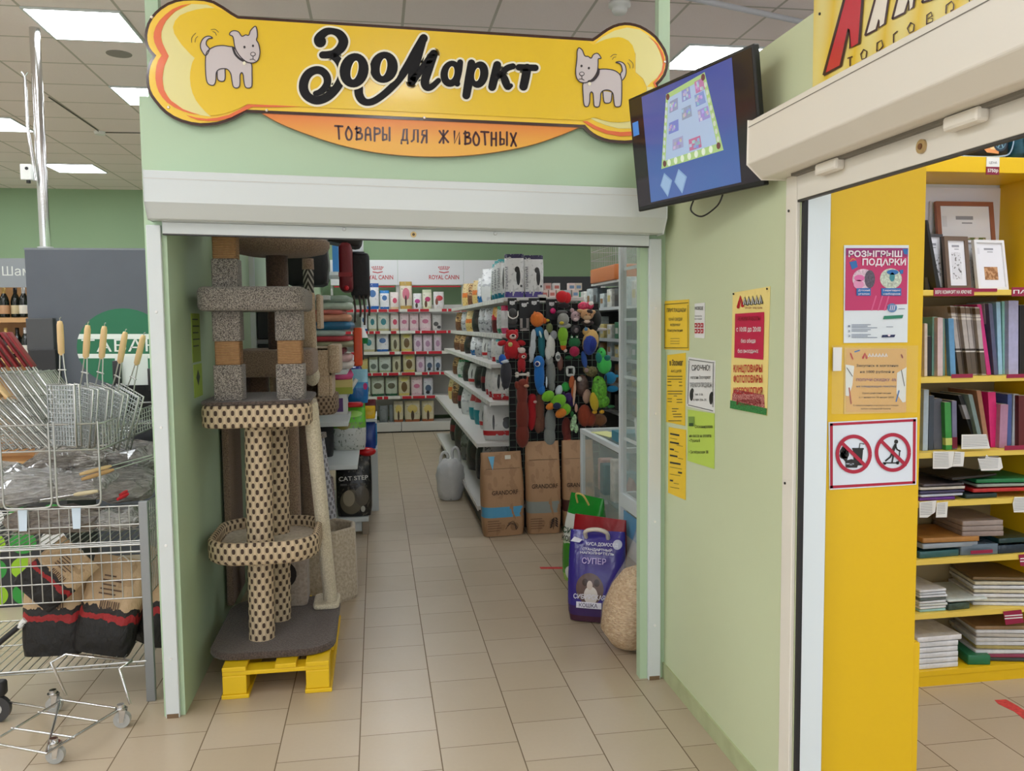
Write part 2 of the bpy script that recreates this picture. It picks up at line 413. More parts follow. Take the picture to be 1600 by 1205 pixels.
orR = [Q4(p) for p in ((300, 962), (345, 962), (430, 1010), (540, 1050), (660, 1065), (780, 1058), (900, 1010), (985, 900), (1010, 780), (995, 660), (965, 600), (1000, 560), (1045, 490), (1060, 400), (1030, 300), (980, 220), (920, 165), (1010, 235), (1062, 330), (1078, 420), (1060, 510), (985, 605), (1020, 680), (1035, 790), (1010, 910), (930, 1030), (800, 1095), (660, 1105), (520, 1080), (400, 1030))]
CRM = gl((232, 222, 150)); ORG = gl((232, 112, 62)); DY = gl((236, 198, 40))
b.shape(cream, CRM, 3); b.shape(creamR, CRM, 3); b.shape(creamR2, CRM, 3)
b.shape(orange, ORG, 4.5); b.shape(orR, ORG, 4.5); b.shape(deep, DY, 5.5); b.shape(orange2, ORG, 6.5)
b.mb.build('yellow_face', sign)
# script lettering: white rim below, black above
BLK = mat((14, 13, 16), .45, spec=.25); WRM = mat((246, 240, 214), .3)
st = []
st.append([Q2(p[:2])+(p[2]/7.273,) for p in ((440, 262, 128), (432, 235, 120), (450, 195, 95), (510, 150, 80), (585, 146, 68), (660, 180, 90), (703, 255, 104), (675, 335, 100), (600, 395, 82), (525, 412, 78), (468, 414, 76))])
st.append([Q2(p[:2])+(p[2]/7.273,) for p in ((560, 414, 70), (620, 450, 80), (668, 520, 80), (690, 610, 84), (675, 700, 90), (615, 800, 92), (520, 890, 92), (405, 930, 88), (305, 890, 92), (255, 810, 98), (258, 715, 98), (305, 630, 92), (380, 588, 85), (455, 595, 82), (510, 650, 80), (522, 725, 78), (490, 790, 74), (435, 835, 62), (385, 850, 50))])
st.append([Q2(p[:2])+(p[2]/7.273,) for p in ((876, 790, 92), (880, 860, 92), (915, 925, 84), (975, 952, 72), (1060, 930, 72), (1180, 845, 74), (1320, 705, 78), (1440, 530, 92), (1530, 370, 96), (1612, 225, 90))])
st.append([Q3(p[:2])+(p[2]/7.273,) for p in ((152, 155, 84), (95, 330, 100), (40, 520, 100), (18, 650, 78))])
st.append([Q3(p[:2])+(p[2]/7.273,) for p in ((25, 650, 78), (130, 510, 70), (272, 328, 86))])
st.append([Q3(p[:2])+(p[2]/7.273,) for p in ((274, 330, 86), (215, 500, 92), (172, 640, 92), (195, 705, 82), (250, 700, 66), (326, 632, 54))])
st.append([Q3(p[:2])+(p[2]/7.273,) for p in ((572, 425, 62), (555, 530, 72), (530, 640, 70), (540, 668, 60))])
st.append([Q3(p[:2])+(p[2]/7.273,) for p in ((700, 435, 80), (672, 620, 92), (642, 800, 84))])
st.append([Q3(p[:2])+(p[2]/7.273,) for p in ((992, 455, 84), (962, 590, 90), (935, 705, 84))])
st.append([Q3(p[:2])+(p[2]/7.273,) for p in ((1170, 470, 62), (1105, 492, 66), (1055, 540, 60), (1000, 590, 50))])
st.append([Q3(p[:2])+(p[2]/7.273,) for p in ((1010, 560, 50), (1062, 590, 74), (1090, 655, 84), (1112, 705, 66), (1145, 690, 46))])
st.append([Q3(p[:2])+(p[2]/7.273,) for p in ((1238, 482, 68), (1425, 488, 68))])
st.append([Q3(p[:2])+(p[2]/7.273,) for p in ((1332, 490, 92), (1310, 610, 92), (1290, 700, 88))])
ells = [(Q2((825, 594)), 163/7.273, 196/7.273, .2), (Q2((1162, 556)), 158/7.273, 178/7.273, .2), (Q3((468, 556)), 118/7.273, 150/7.273, .22), (Q3((785, 566)), 106/7.273, 152/7.273, .2)]
holes = [(Q2((830, 592)), 42/7.273, 108/7.273, .2), (Q2((1158, 556)), 40/7.273, 100/7.273, .15), (Q3((470, 548)), 36/7.273, 76/7.273, .16), (Q3((764, 565)), 32/7.273, 76/7.273, .16)]
b = board()
def letters(idx_s, idx_e, l0):
    for i in idx_s: b.stroke(st[i], WRM, l0, extra=7.4)
    for i in idx_s: b.stroke(st[i], BLK, l0+1.5, extra=1)
    for i in idx_e:
        c, rx, ry, rt = ells[i]; b.ell(c, (rx+3.4, ry+3.4), WRM, l0+3, rt); b.ell(c, (rx, ry), BLK, l0+4.5, rt)
        c, rx, ry, rt = holes[i]; b.ell(c, (rx, ry), WRM, l0+6, rt); b.ell(c, (rx*.7, ry*.86), DY, l0+7, rt)
letters((0, 1, 2), (1,), 8); letters((), (0,), 13); letters((3, 4, 5, 6, 7, 8, 9, 10, 11, 12), (), 9)
for i in (2, 3):
    c, rx, ry, rt = ells[i]; b.ell(c, (rx+3, ry+3), WRM, 9.1, rt); b.ell(c, (rx, ry), BLK, 12, rt)
    c, rx, ry, rt = holes[i]; b.ell(c, (rx, ry), WRM, 13.5, rt); b.ell(c, (rx*.7, ry*.86), DY, 14.5, rt)
for i in (6, 7): b.stroke(st[i], BLK, 12.5)
b.mb.build('script_lettering', sign)
# two little drawn dogs facing each other
GRY = mat((206, 196, 196), .3); INK = mat((52, 44, 48), .3)
dogA = dict(tail=[(615, 530), (575, 480), (565, 430), (580, 385), (610, 355), (650, 347), (680, 365), (645, 370), (622, 395), (622, 430), (650, 470)],
            body=[(640, 480), (700, 445), (770, 435), (840, 445), (880, 455), (940, 530), (1000, 590), (1045, 610), (1050, 700), (1050, 800), (1040, 828), (1010, 835), (985, 820), (972, 760), (968, 715), (955, 690), (938, 710), (937, 780), (930, 820), (905, 835), (875, 822), (862, 770), (850, 700), (820, 660), (780, 652), (740, 660), (715, 690), (710, 760), (700, 795), (680, 810), (645, 800), (625, 770), (615, 700), (612, 600), (618, 520)],
            leg=[(722, 665), (725, 740), (740, 765), (770, 772), (792, 760), (798, 720), (795, 655)],
            head=[(840, 335), (850, 310), (885, 297), (925, 310), (955, 350), (990, 337), (1020, 340), (1035, 300), (1060, 270), (1085, 257), (1098, 300), (1100, 350), (1092, 385), (1112, 420), (1125, 490), (1118, 545), (1100, 580), (1060, 600), (1000, 590), (940, 540), (900, 480), (885, 430), (878, 380), (868, 350)],
            eyes=[(980, 452), (1060, 440)], nose=(1060, 518), collar=[(872, 460), (895, 520), (940, 565), (990, 590)], tagp=(978, 603),
            wag=[[(482, 405), (485, 360), (520, 318)], [(515, 402), (518, 370), (540, 348)], [(665, 285), (705, 283), (735, 310)], [(680, 305), (702, 312), (715, 338)]])
dogB = dict(tail=[(655, 520), (672, 490), (662, 440), (640, 420), (610, 412), (645, 405), (680, 418), (702, 450), (708, 500), (698, 545), (668, 580)],
            body=[(445, 485), (500, 475), (560, 480), (610, 495), (650, 530), (665, 580), (667, 680), (664, 780), (655, 820), (630, 830), (602, 822), (592, 770), (585, 710), (560, 680), (525, 672), (490, 680), (470, 705), (466, 760), (455, 822), (432, 832), (408, 820), (402, 770), (397, 710), (382, 690), (368, 710), (365, 780), (352, 822), (330, 828), (312, 810), (305, 740), (305, 600), (380, 590), (430, 540)],
            leg=[(490, 690), (500, 780), (530, 795), (565, 780), (575, 700)],
            head=[(245, 370), (247, 310), (262, 277), (295, 300), (318, 352), (350, 358), (378, 375), (400, 340), (440, 330), (472, 375), (445, 380), (443, 430), (435, 500), (400, 560), (360, 590), (320, 605), (270, 595), (240, 555), (233, 490), (240, 420)],
            eyes=[(287, 448), (356, 468)], nose=(290, 522), collar=[(448, 480), (440, 530), (400, 580), (355, 592)], tagp=(362, 615),
            wag=[[(562, 360), (590, 338), (620, 338)], [(580, 385), (592, 365), (612, 360)], [(722, 415), (742, 440), (745, 465)], [(735, 385), (770, 420), (772, 465)]])
for q, d, nm in ((Q1, dogA, 'a'), (Q4, dogB, 'b')):
    b = board(); T = lambda L: crom([q(p) for p in L], 4, True)
    for part, l in (('leg', 8), ('tail', 8.4), ('body', 9), ('head', 11)):
        b.shape(T(d[part]), GRY, l); b.stroke([q(p) for p in d[part]], INK, l+.8, w=1.6, n=4, closed=part != 'leg')
    for e in d['eyes']: b.ell(q(e), (1.7, 2), INK, 13)
    c = d['nose']; b.ell(q(c), (4.2, 3.4), INK, 12.6); b.ell(q(c), (3.1, 2.3), GRY, 13.2)
    b.stroke([q((c[0], c[1]+18)), q((c[0], c[1]+45))], INK, 12.6, w=1.1, sm=False)
    b.stroke([q((c[0]-28, c[1]+52)), q((c[0], c[1]+48)), q((c[0]+22, c[1]+60))], INK, 12.6, w=1.1)
    b.stroke([q(p) for p in d['collar']], INK, 12.6, w=3.4); b.ell(q(d['tagp']), (2.4, 2.8), WRM, 13)
    for wv in d['wag']: b.stroke([q(p) for p in wv], INK, 8.2, w=.8)
    b.mb.build('dog_drawing', sign)
# orange lower blade with hand-drawn capitals
Q5 = crop(400, 160, 3.077)
blade = crom([Q5(p) for p in ((20, 50), (120, 105), (260, 160), (400, 205), (560, 240), (720, 258), (880, 263), (1040, 255), (1190, 235), (1330, 205), (1450, 165), (1560, 120))], 4) + [Q5((1560, 105)), Q5((800, 70)), Q5((20, 40))]
k = NT('orange_fading_print', .3); xyz, vec = k.xyz()
k.col(k.mix(k.math('MULTIPLY', k.math('SUBTRACT', xyz[2], 2.335), 8), lin((240, 178, 70)), lin((230, 118, 62))))
b = Board(lambda a, q: PY(YS+.004, a, q), (0, -1, 0)); b.mb.m(mat((150, 96, 40), .3)).prism([PY(YS+.004, *p) for p in blade], (0, .012, 0))
b.shape(inset(blade, .8), k.m, 1.5)
b.mb.build('lower_panel', sign)
TI = mat((66, 24, 26), .2)
hand = {'Т': [[(0, 0), (36, 2)], [(16, 0), (20, 62)]], 'О': [[(12, 0), (0, 30), (8, 60), (24, 58), (28, 28), (12, 0)]], 'В': [[(6, 0), (6, 62)], [(0, 10), (22, 6), (24, 22), (6, 28)], [(6, 28), (30, 34), (28, 56), (4, 60)]],
        'А': [[(2, 62), (4, 10), (14, 0), (24, 8), (28, 62)], [(4, 36), (26, 36)]], 'Р': [[(4, 0), (4, 64)], [(4, 4), (26, 6), (28, 26), (6, 32)]], 'Ы': [[(4, 0), (4, 60)], [(4, 32), (22, 34), (22, 56), (4, 60)], [(36, 0), (36, 62)]],
        'Д': [[(2, 72), (2, 56), (32, 56), (32, 72)], [(8, 56), (14, 4), (28, 2), (28, 56)]], 'Л': [[(0, 58), (10, 50), (12, 2), (30, 2), (30, 60)]], 'Я': [[(26, 62), (26, 0), (6, 6), (4, 24), (26, 30)], [(14, 30), (2, 62)]],
        'Ж': [[(2, 4), (20, 30), (2, 60)], [(21, 2), (21, 62)], [(42, 4), (22, 30), (44, 58)]], 'И': [[(4, 2), (4, 60), (28, 6), (28, 62)]], 'Н': [[(4, 0), (4, 62)], [(26, 0), (26, 62)], [(4, 30), (26, 30)]], 'Х': [[(2, 2), (28, 62)], [(28, 0), (4, 62)]]}
for n_, (ch, x, y) in enumerate((('Т', 380, 114), ('О', 432, 118), ('В', 478, 118), ('А', 524, 120), ('Р', 566, 122), ('Ы', 606, 122), ('Д', 697, 126), ('Л', 748, 130), ('Я', 794, 132), ('Ж', 880, 134), ('И', 950, 138), ('В', 1000, 140), ('О', 1044, 144), ('Т', 1082, 142), ('Н', 1128, 146), ('Ы', 1170, 144), ('Х', 1222, 148))):
    if n_ in (0, 6, 9): b = Board(lambda a, q: PY(YS+.004, a, q), (0, -1, 0))
    for s_ in hand[ch]:
        b.stroke([Q5((x+p[0], y+p[1])) for p in s_], TI, 2.6, w=3.1, sm=ch in 'ОВР', n=4)
    if n_ in (5, 8, 16): b.mb.build('hand_lettering', sign)
m = MB(mat((225, 215, 200), .25, .5))
for p in (Q1((103, 162)), Q1((1185, 1040)), (663, 184), Q4((1078, 402)), Q1((260, 1010))):
    c = PY(YS-.003, *p); m.cyl(c, c-Vector((0, .004, 0)), .006, .004, 10)
m.build('screw', sign)

# ---------------------------------------------------------------- roller shutter of the pet shop
SL = -.0205                                                      # the whole box hangs a little lower on its right
def shutter(name, label, x0, x1, slope):
    t = thing(name, label, 'roller shutter'); return t
sh = thing('roller_shutter', 'white roller shutter box and rails around the pet shop doorway', 'roller shutter')
def sheared(x, y, z): return (x, y, z+SL*(x+.86))
def profile_x(mb, x0, x1, prof):                                  # prof: (y, z) outline
    a = [sheared(x0, y, z) for y, z in prof]; c = [sheared(x1, y, z) for y, z in prof]; n = len(prof)
    mb.add(a+c, [tuple(range(n)), tuple(range(2*n-1, n-1, -1))] + [(i, (i+1) % n, n+(i+1) % n, n+i) for i in range(n)])
mb = MB(WHITE); profile_x(mb, -.86, 1.212, [(3.553, 2.195), (3.553, 2.017), (3.47, 2.017), (3.425, 2.076), (3.425, 2.195)])
o = mb.build('shutter_box', sh, bev=.004)
mb = MB(mat((205, 205, 200), .35)); profile_x(mb, -.86, 1.212, [(3.4245, 2.166), (3.4245, 2.163), (3.424, 2.163), (3.424, 2.166)])
profile_x(mb, -.8605, -.8595, [(3.55, 2.193), (3.55, 2.02), (3.471, 2.02), (3.427, 2.077), (3.427, 2.193)])
mb.build('cover_seam', sh)
mb = MB(WHITE); profile_x(mb, -.822, 1.168, [(3.552, 2.013), (3.552, 1.968), (3.53, 1.968), (3.53, 2.013)])
profile_x(mb, -.822, 1.168, [(3.545, 2.017), (3.545, 2.014), (3.522, 2.014), (3.522, 2.017)])
mb.build('bottom_bar', sh, bev=.002)
mb = MB(mat((60, 60, 60), .5)); profile_x(mb, -.822, 1.168, [(3.552, 1.968), (3.552, 1.963), (3.532, 1.963), (3.532, 1.968)]); mb.build('rubber_seal', sh)
mb = MB(mat((186, 160, 110), .3, .6))
c = Vector(sheared(.16, 3.53, 1.99)); mb.cyl(c, c-Vector((0, .006, 0)), .012, .012, 16); mb.m(mat((90, 74, 50), .4, .5)).cyl(c-Vector((0, .006, 0)), c-Vector((0, .009, 0)), .006, .006, 12)
mb.build('lock', sh)
mb = MB(ALU)
for x in (-.12, .5): c = Vector(sheared(x, 3.53, 2.004)); mb.cyl(c, c-Vector((0, .006, 0)), .008, .006, 10)
mb.build('stop_bolt', sh)
for x0, x1 in ((-.884, -.830), (1.170, 1.226)):
    r_ = MB(WHITE).box(x0, x1, 3.532, YF-.001, .0, 2.0+SL*(x0+.86)).build('guide_rail', sh, bev=.003)
    mb = MB(mat((235, 235, 232), .3))
    for z in (.25, .72, 1.2, 1.66): mb.cyl(((x0+x1)/2, 3.532, z), ((x0+x1)/2, 3.528, z), .006, .005, 10)
    mb.build('screw_cap', r_)
    MB(mat((120, 96, 70), .6)).box(x0+.004, x1-.004, 3.531, 3.55, 0, .018).build('rail_foot', r_)
# ---------------------------------------------------------------- roller shutter of the second shop
sb = thing('roller_shutter', 'cream roller shutter box above the stationery doorway on the right', 'roller shutter')
def profile_y(mb, y0, y1, prof):                                  # prof: (x, z)
    a = [(x, y0, z) for x, z in prof]; c = [(x, y1, z) for x, z in prof]; n = len(prof)
    mb.add(a+c, [tuple(range(n)), tuple(range(2*n-1, n-1, -1))] + [(i, (i+1) % n, n+(i+1) % n, n+i) for i in range(n)])
mb = MB(WHITE2); profile_y(mb, .2, 2.46, [(1.249, 2.203), (1.127, 2.203), (1.125, 2.075), (1.171, 2.032), (1.249, 2.032)])
mb.build('shutter_box', sb, bev=.004)
mb = MB(mat((120, 114, 104), .5)); profile_y(mb, .2, 2.458, [(1.1262, 2.186), (1.1255, 2.186), (1.1255, 2.184), (1.1262, 2.184)])
mb.box(1.215, 1.249, .2, 2.36, 2.024, 2.034)
mb.build('cover_seam', sb)
mb = MB(WHITE2).box(1.235, 1.249, .2, 2.36, 1.955, 2.026); mb.build('bottom_bar', sb, bev=.002)
MB(mat((60, 56, 52), .5)).box(1.236, 1.248, .2, 2.358, 1.949, 1.955).build('rubber_seal', sb)
for y in (2.155, 1.62):
    MB(WHITE2).box(1.205, 1.235, y-.055, y+.055, 1.998, 2.03).build('bracket', sb, bev=.008)
c = Vector((1.235, 1.78, 1.992)); mb = MB(mat((190, 165, 120), .3, .6)).cyl(c, c-Vector((.006, 0, 0)), .016, .016, 18); mb.m(mat((120, 80, 50), .4, .4)).cyl(c-Vector((.006, 0, 0)), c-Vector((.008, 0, 0)), .007, .007, 10); mb.build('lock', sb)
r_ = MB(WHITE2).box(1.236, 1.2495, 2.365, 2.432, 0, 2.032).build('guide_rail', sb, bev=.003)
MB(mat((30, 30, 32), .6)).box(1.2496, 1.2625, 2.344, 2.3595, 0, 2.0).build('rubber_seal', sb)
mb = MB(DARK); mb.cyl((1.236, 2.41, 1.93), (1.233, 2.41, 1.93), .004, .004, 8); mb.cyl((1.236, 2.41, 1.1), (1.233, 2.41, 1.1), .004, .004, 8); mb.build('screw_cap', r_)

# ---------------------------------------------------------------- sign over the second shop
st2 = thing('shop_sign', 'yellow and cream sign with big red letter above the stationery doorway', 'sign')
XS = 1.238
q6 = crop(1270, 0, 4.848)
k = NT('yellow_striped_print', .25); xyz, vec = k.xyz(); k.b.inputs['Coat Weight'].default_value = .4
s_ = k.math('FRACT', k.math('ADD', k.math('MULTIPLY', xyz[1], 7.6), k.math('MULTIPLY', xyz[2], 1.2)))
k.col(k.mix(k.math('SMOOTH_MIN', k.math('MULTIPLY', k.math('ABSOLUTE', k.math('SUBTRACT', s_, .5)), 2.6), 1), lin((236, 200, 60)), lin((240, 224, 140))))
MB(k.m).box(XS, XS+.01, .3, 2.285, 2.206, 2.95).build('sign_board', st2)
b2 = Board(lambda a, q: PX(XS-.001, a, q), (-1, 0, 0)); RD = mat((206, 36, 58), .25, coat=.4); OUT = mat((58, 22, 20), .3); IV = mat((240, 232, 218), .3)
big = [(85, 570), (240, 0), (300, -230), (400, -230), (380, 0), (355, 330), (285, 365), (275, 220), (215, 500)]
b2.stroke([q6(p) for p in big], OUT, 1.5, w=4, closed=True, sm=False); b2.shape([q6(p) for p in big], RD, 1)
for L in ([(400, 270), (490, -60), (590, -95), (550, 180), (505, 210), (505, 150), (485, 225)], [(605, 145), (690, -180), (800, -200), (765, 55), (730, 80), (730, 0), (700, 98)], [(830, 20), (900, -150), (980, -190), (960, -20)], [(1000, -60), (1080, -260), (1170, -300), (1140, -110)], [(1190, -150), (1270, -340), (1360, -380), (1320, -210)]):
    b2.stroke([q6(p) for p in L], OUT, 1.5, w=3.4, closed=True, sm=False); b2.shape([q6(p) for p in L], IV, 1)
for S in ([[(268, 442), (300, 430)], [(285, 436), (285, 498)]], [[(388, 376), (412, 390), (405, 440), (375, 450), (366, 410), (388, 376)]], [[(488, 388), (490, 325), (525, 305), (535, 350), (505, 385), (490, 380)]], [[(615, 322), (615, 262), (642, 238)]], [[(745, 172), (772, 188), (765, 235), (735, 252), (720, 215), (745, 172)]],
          [[(865, 185), (868, 115), (900, 92), (908, 120), (875, 142), (912, 140), (910, 165), (866, 182)]], [[(1012, 100), (1015, 40), (1055, 10), (1072, 35), (1068, 72), (1048, 84)]], [[(1190, 10), (1190, -60)], [(1190, -20), (1230, -50)]], [[(1330, -30), (1335, -90), (1370, -110), (1375, -50)]]):
    for L in S: b2.stroke([q6(p) for p in L], OUT, 1.5, w=1.9, sm=False)
b2.mb.build('lettering', st2)
mb = MB(DARK); c = PX(XS, *q6((55, 105))); mb.cyl(c, c-Vector((.003, 0, 0)), .004, .004, 8); mb.build('screw', st2)

# ---------------------------------------------------------------- television on the corridor wall
tv = thing('television', 'black flat television tilted off the green wall showing a board game', 'television', (1.0829, 2.8407, 2.235))
R3 = Matrix.Rotation(-1.32028, 3, 'Z') @ Matrix.Rotation(.11731, 3, 'X') @ Matrix.Rotation(.01155, 3, 'Y')
R4 = R3.to_4x4()
def TVM(): m_ = MB(); m_.T = R4; return m_
m_ = TVM(); m_.m(BLACK).box(-.3625, .3625, 0, .022, -.2125, .2125).box(-.26, .26, .02, .045, -.16, .12); m_.build('bezel', tv, bev=.004)
sx0, sx1, sz0, sz1 = -.352, .352, -.196, .203
m_ = TVM(); m_.m(mat((34, 26, 34), .12, emit=.25)).box(sx0, sx1, -.0008, .001, sz0, sz1)
k = NT('blue_screen_glow', .15); k.b.inputs['Emission Strength'].default_value = .75; xyz, vec = k.xyz()
cc = k.mix(k.math('ADD', k.math('MULTIPLY', xyz[2], 2), .5), lin((70, 120, 178)), lin((74, 84, 160)))
cc = k.mix(k.math('MULTIPLY', k.noise(vec, 6), .5), cc, lin((96, 92, 168)))
k.col((0.01, 0.01, 0.02, 1)); k.put(k.b.inputs['Emission Color'], cc)
m_.m(k.m).box(-.268, .258, -.0014, 0, sz0+.008, sz1-.004)
SCR = Board(lambda a, c: R3 @ Vector((a, 0, c)), R3 @ Vector((0, -1, 0)))
def em(c, e=.5): return mat(c, .2, emit=e)
# the printed game board standing askew on the screen: corners in screen units
gq = [(-.110, .172), (.117, .190), (.183, -.074), (-.180, -.078)]
def gp(u, v):
    a = Vector(gq[3]).lerp(Vector(gq[2]), u); c = Vector(gq[0]).lerp(Vector(gq[1]), u); p = a.lerp(c, v); return (p.x, p.y)
def gr(u0, u1, v0, v1, m_c, l): SCR.shape([gp(u0, v0), gp(u1, v0), gp(u1, v1), gp(u0, v1)], m_c, l, .0004)
gr(0, 1, 0, 1, em((150, 178, 120)), 2); gr(.07, .93, .1, .93, em((150, 170, 198)), 2.8)
rr = random.Random(3)
for u0, v0, c in ((.12, .72, (120, 124, 150)), (.42, .78, (110, 110, 170)), (.74, .8, (186, 70, 110)), (.12, .44, (72, 88, 176)), (.40, .55, (116, 128, 140)), (.72, .44, (130, 110, 180)), (.2, .2, (142, 140, 176)), (.5, .12, (190, 52, 84)), (.7, .64, (96, 120, 180))):
    gr(u0, u0+.2, v0, v0+.15, em(tuple((q+r_)//2 for q, r_ in zip(c, (140, 150, 186)))), 3.6)
    for _ in range(9):
        a, c2 = u0+rr.random()*.15, v0+rr.random()*.1
        gr(a, a+.04, c2, c2+.04, em((120+rr.randint(0, 60), 124+rr.randint(0, 60), 160+rr.randint(0, 40))), 4.4)
for i in range(7):
    u_ = .14+.115*i; p = gp(u_, .055); SCR.ell(p, (.010, .012), em((196, 206, 190)), 3.8, n=12)
for i in range(8):
    p = gp(.035, .15+.1*i); SCR.ell(p, (.006, .009), em((176, 186, 190)), 3.8, n=10); p = gp(.965, .15+.1*i); SCR.ell(p, (.007, .009), em((176, 186, 170)), 3.8, n=10)
for u_, v_ in ((.06, .06), (.95, .07), (.95, .95), (.06, .95)): SCR.ell(gp(u_, v_), (.010, .011), em((96, 60, 62)), 4, n=12)
for x in (-.158, -.068): SCR.shape([(x-.038, -.135), (x-.006, -.094), (x+.04, -.128), (x+.004, -.182)], em((118, 146, 182)), 2.2, .0004); SCR.shape([(x-.03, -.135), (x-.006, -.102), (x+.032, -.128), (x+.004, -.172)], em((132, 160, 192)), 3, .0004)
SCR.shape([(-.345, .07), (-.305, .07), (-.305, .12), (-.345, .12)], em((60, 120, 190)), 2.2, .0004)
scr = m_.build('screen', tv)
SCR.mb.build('game_board_picture', scr)
m_ = MB(DARK); w0 = R3 @ Vector((0, .045, 0)); w1 = Vector((1.248-1.0829, .02, .0))
m_.cyl(w0, w1, .018, .018, 10).box(w1.x-.012, w1.x, -.1, .14, -.1, .1); m_.build('wall_bracket', tv)
P_ = [R3 @ Vector((-.03, .02, -.21)), R3 @ Vector((-.04, .012, -.245)), R3 @ Vector((.02, .012, -.272)), R3 @ Vector((.10, .02, -.245)), R3 @ Vector((.125, .03, -.205))]
MB(BLACK).tube(crom(P_, 6), .003).build('cable', tv)
# ---------------------------------------------------------------- cat furniture
def carpet(name, c1, c2, scale=160, c3=None):
    k = NT(name, .95); xyz, vec = k.xyz()
    n = k.noise(vec, scale, 2); r = k.n('ValToRGB'); k.t.links.new(n, r.inputs[0])
    e = r.color_ramp.elements; e[0].position = .36; e[1].position = .64; e[0].color = lin(c1); e[1].color = lin(c2)
    k.col(r.outputs[0]); k.bump(n, .9, .006); k.b.inputs['Sheen Weight'].default_value = .2
    return k.m
def weave(name, light, dark, pitch=.016):
    k = NT(name, .9); tc = k.n('TexCoord'); sp = k.n('SeparateXYZ'); k.t.links.new(tc.outputs['UV'], sp.inputs[0])
    u = k.math('MULTIPLY', sp.outputs[0], pi/pitch); v = k.math('MULTIPLY', sp.outputs[1], pi/pitch*.6)
    p = k.math('MULTIPLY', k.math('SINE', u), k.math('SINE', v))
    m = k.math('GREATER_THAN', p, .3)
    rib = k.math('ABSOLUTE', k.math('SINE', u))
    base = k.mix(rib, lin(tuple(int(c*.86) for c in light)), lin(light))
    k.col(k.mix(m, base, lin(dark)))
    k.bump(k.math('SUBTRACT', 1, m), .7, .005)
    return k.m
def sisal(name, c1, c2):
    k = NT(name, .95); xyz, vec = k.xyz()
    w = k.math('ABSOLUTE', k.math('SINE', k.math('MULTIPLY', xyz[2], 420)))
    k.col(k.mix(k.math('MULTIPLY', w, k.noise(vec, 90)), lin(c1), lin(c2))); k.bump(w, .7, .004)
    return k.m
C_GREY = carpet('grey_fleck_carpet', (72, 66, 62), (172, 163, 152), 230)
C_BRN = carpet('dark_brown_carpet', (66, 54, 48), (96, 82, 74), 150)
C_TAUPE = carpet('taupe_carpet', (120, 98, 82), (160, 136, 114), 170)
C_TAN = carpet('tan_plush', (176, 152, 124), (206, 184, 156), 120)
C_CREAM = carpet('cream_plush', (196, 184, 158), (222, 212, 188), 140)
C_FELT = carpet('beige_felt', (178, 164, 142), (200, 188, 168), 60)
C_DARK = carpet('dark_taupe_carpet', (70, 52, 42), (98, 76, 62), 150)
WV = weave('chenille_weave', (206, 184, 152), (72, 56, 46), .0175)
WV2 = weave('brown_weave', (150, 128, 104), (72, 56, 44), .013)
WVG = weave('grey_weave', (186, 186, 192), (116, 114, 118), .016)
SIS = sisal('sisal_rope', (146, 108, 72), (186, 146, 102))
PAL = painted('yellow_pallet_paint', (238, 200, 22), (222, 178, 16), .5)

# yellow pallet
p = thing('pallet', 'small yellow painted wooden pallet under the woven cat tree', 'pallet', (-.46, 4.1, 0))
for x in (-.685, -.335):
    for y in (3.675, 4.1, 4.5):
        MB(PAL).box(x+.46, x+.1+.46, y-4.1, y+.1-4.1, .018, .1).build('block', p, bev=.004)
    MB(PAL).box(x+.455, x+.11+.46, 3.67-4.1, 4.61-4.1, 0, .018).build('runner', p, bev=.003)
    MB(PAL).box(x+.46, x+.1+.46, 3.672-4.1, 4.61-4.1, .119, .139).build('deck_board', p, bev=.003)
MB(PAL).box(-.465+.46, -.375+.46, 3.674-4.1, 4.61-4.1, .119, .139).build('deck_board', p, bev=.003)
for y in (3.676, 4.1, 4.5):
    MB(PAL).box(-.685+.46, -.235+.46, y-4.1, y+.09-4.1, .1, .119).build('cross_board', p, bev=.003)

# front cat tree
t = thing('cat_tree', 'tall front cat tree with brown and cream woven posts on the yellow pallet', 'cat tree', (-.5, 4.05, .14), group='cat trees')
def L(x, y, z): return (x+.5, y-4.05, z-.14)
def sub(mb): mb.T = Matrix.Translation((.5, -4.05, -.14)); return mb
m = sub(MB(C_BRN)); m.rprism(-.765, -.213, 3.735, 4.5, .1405, .172, .13, .012); m.build('base_mat', t)
for (x, y, z0, z1) in ((-.548, 3.925, .172, 1.16), (-.5, 4.17, .172, 1.16)):
    m = sub(MB(WV)); m.cyl((x, y, z0), (x+.012, y, z1), .058, .06, 28); m.build('woven_post', t)
def tray(parent, name, x0, x1, y0, y1, z0, z1, th, r, mw, mf, pad_z):
    m = sub(MB(mw)) if parent is t else MB(mw)
    def ring(ins, z):
        o = []
        rr_ = r-ins
        for cx, cy, a0 in ((x1-r, y1-r, 0), (x0+r, y1-r, 90), (x0+r, y0+r, 180), (x1-r, y0+r, 270)):
            for k in range(9): a = radians(a0+90*k/8); o.append((cx+rr_*cos(a), cy+rr_*sin(a), z))
        return o
    m.loft([ring(.015, z0), ring(0, z0+.012), ring(0, z1-.008), ring(.007, z1), ring(th-.007, z1), ring(th, z1-.008), ring(th, pad_z-.02)], caps=False)
    m.add(ring(.015, z0), [tuple(range(36))[::-1]])
    o = m.build(name, parent)
    q = sub(MB(mf)) if parent is t else MB(mf)
    q.loft([ring(th+.001, z0+.02), ring(th+.001, pad_z-.01), ring(th+.012, pad_z)]); q.build('cushion', o)
    return o
tray(t, 'tray', -.772, -.282, 3.78, 4.33, .548, .648, .03, .16, WV, C_FELT, .60)
m = sub(MB(WV)); m.rprism(-.772, -.298, 3.80, 4.35, 1.155, 1.255, .1, .01); pf = m.build('platform', t)
m = sub(MB(C_BRN)); m.rprism(-.772, -.298, 3.80, 4.35, 1.255, 1.272, .1, .006); m.build('platform_carpet', pf)
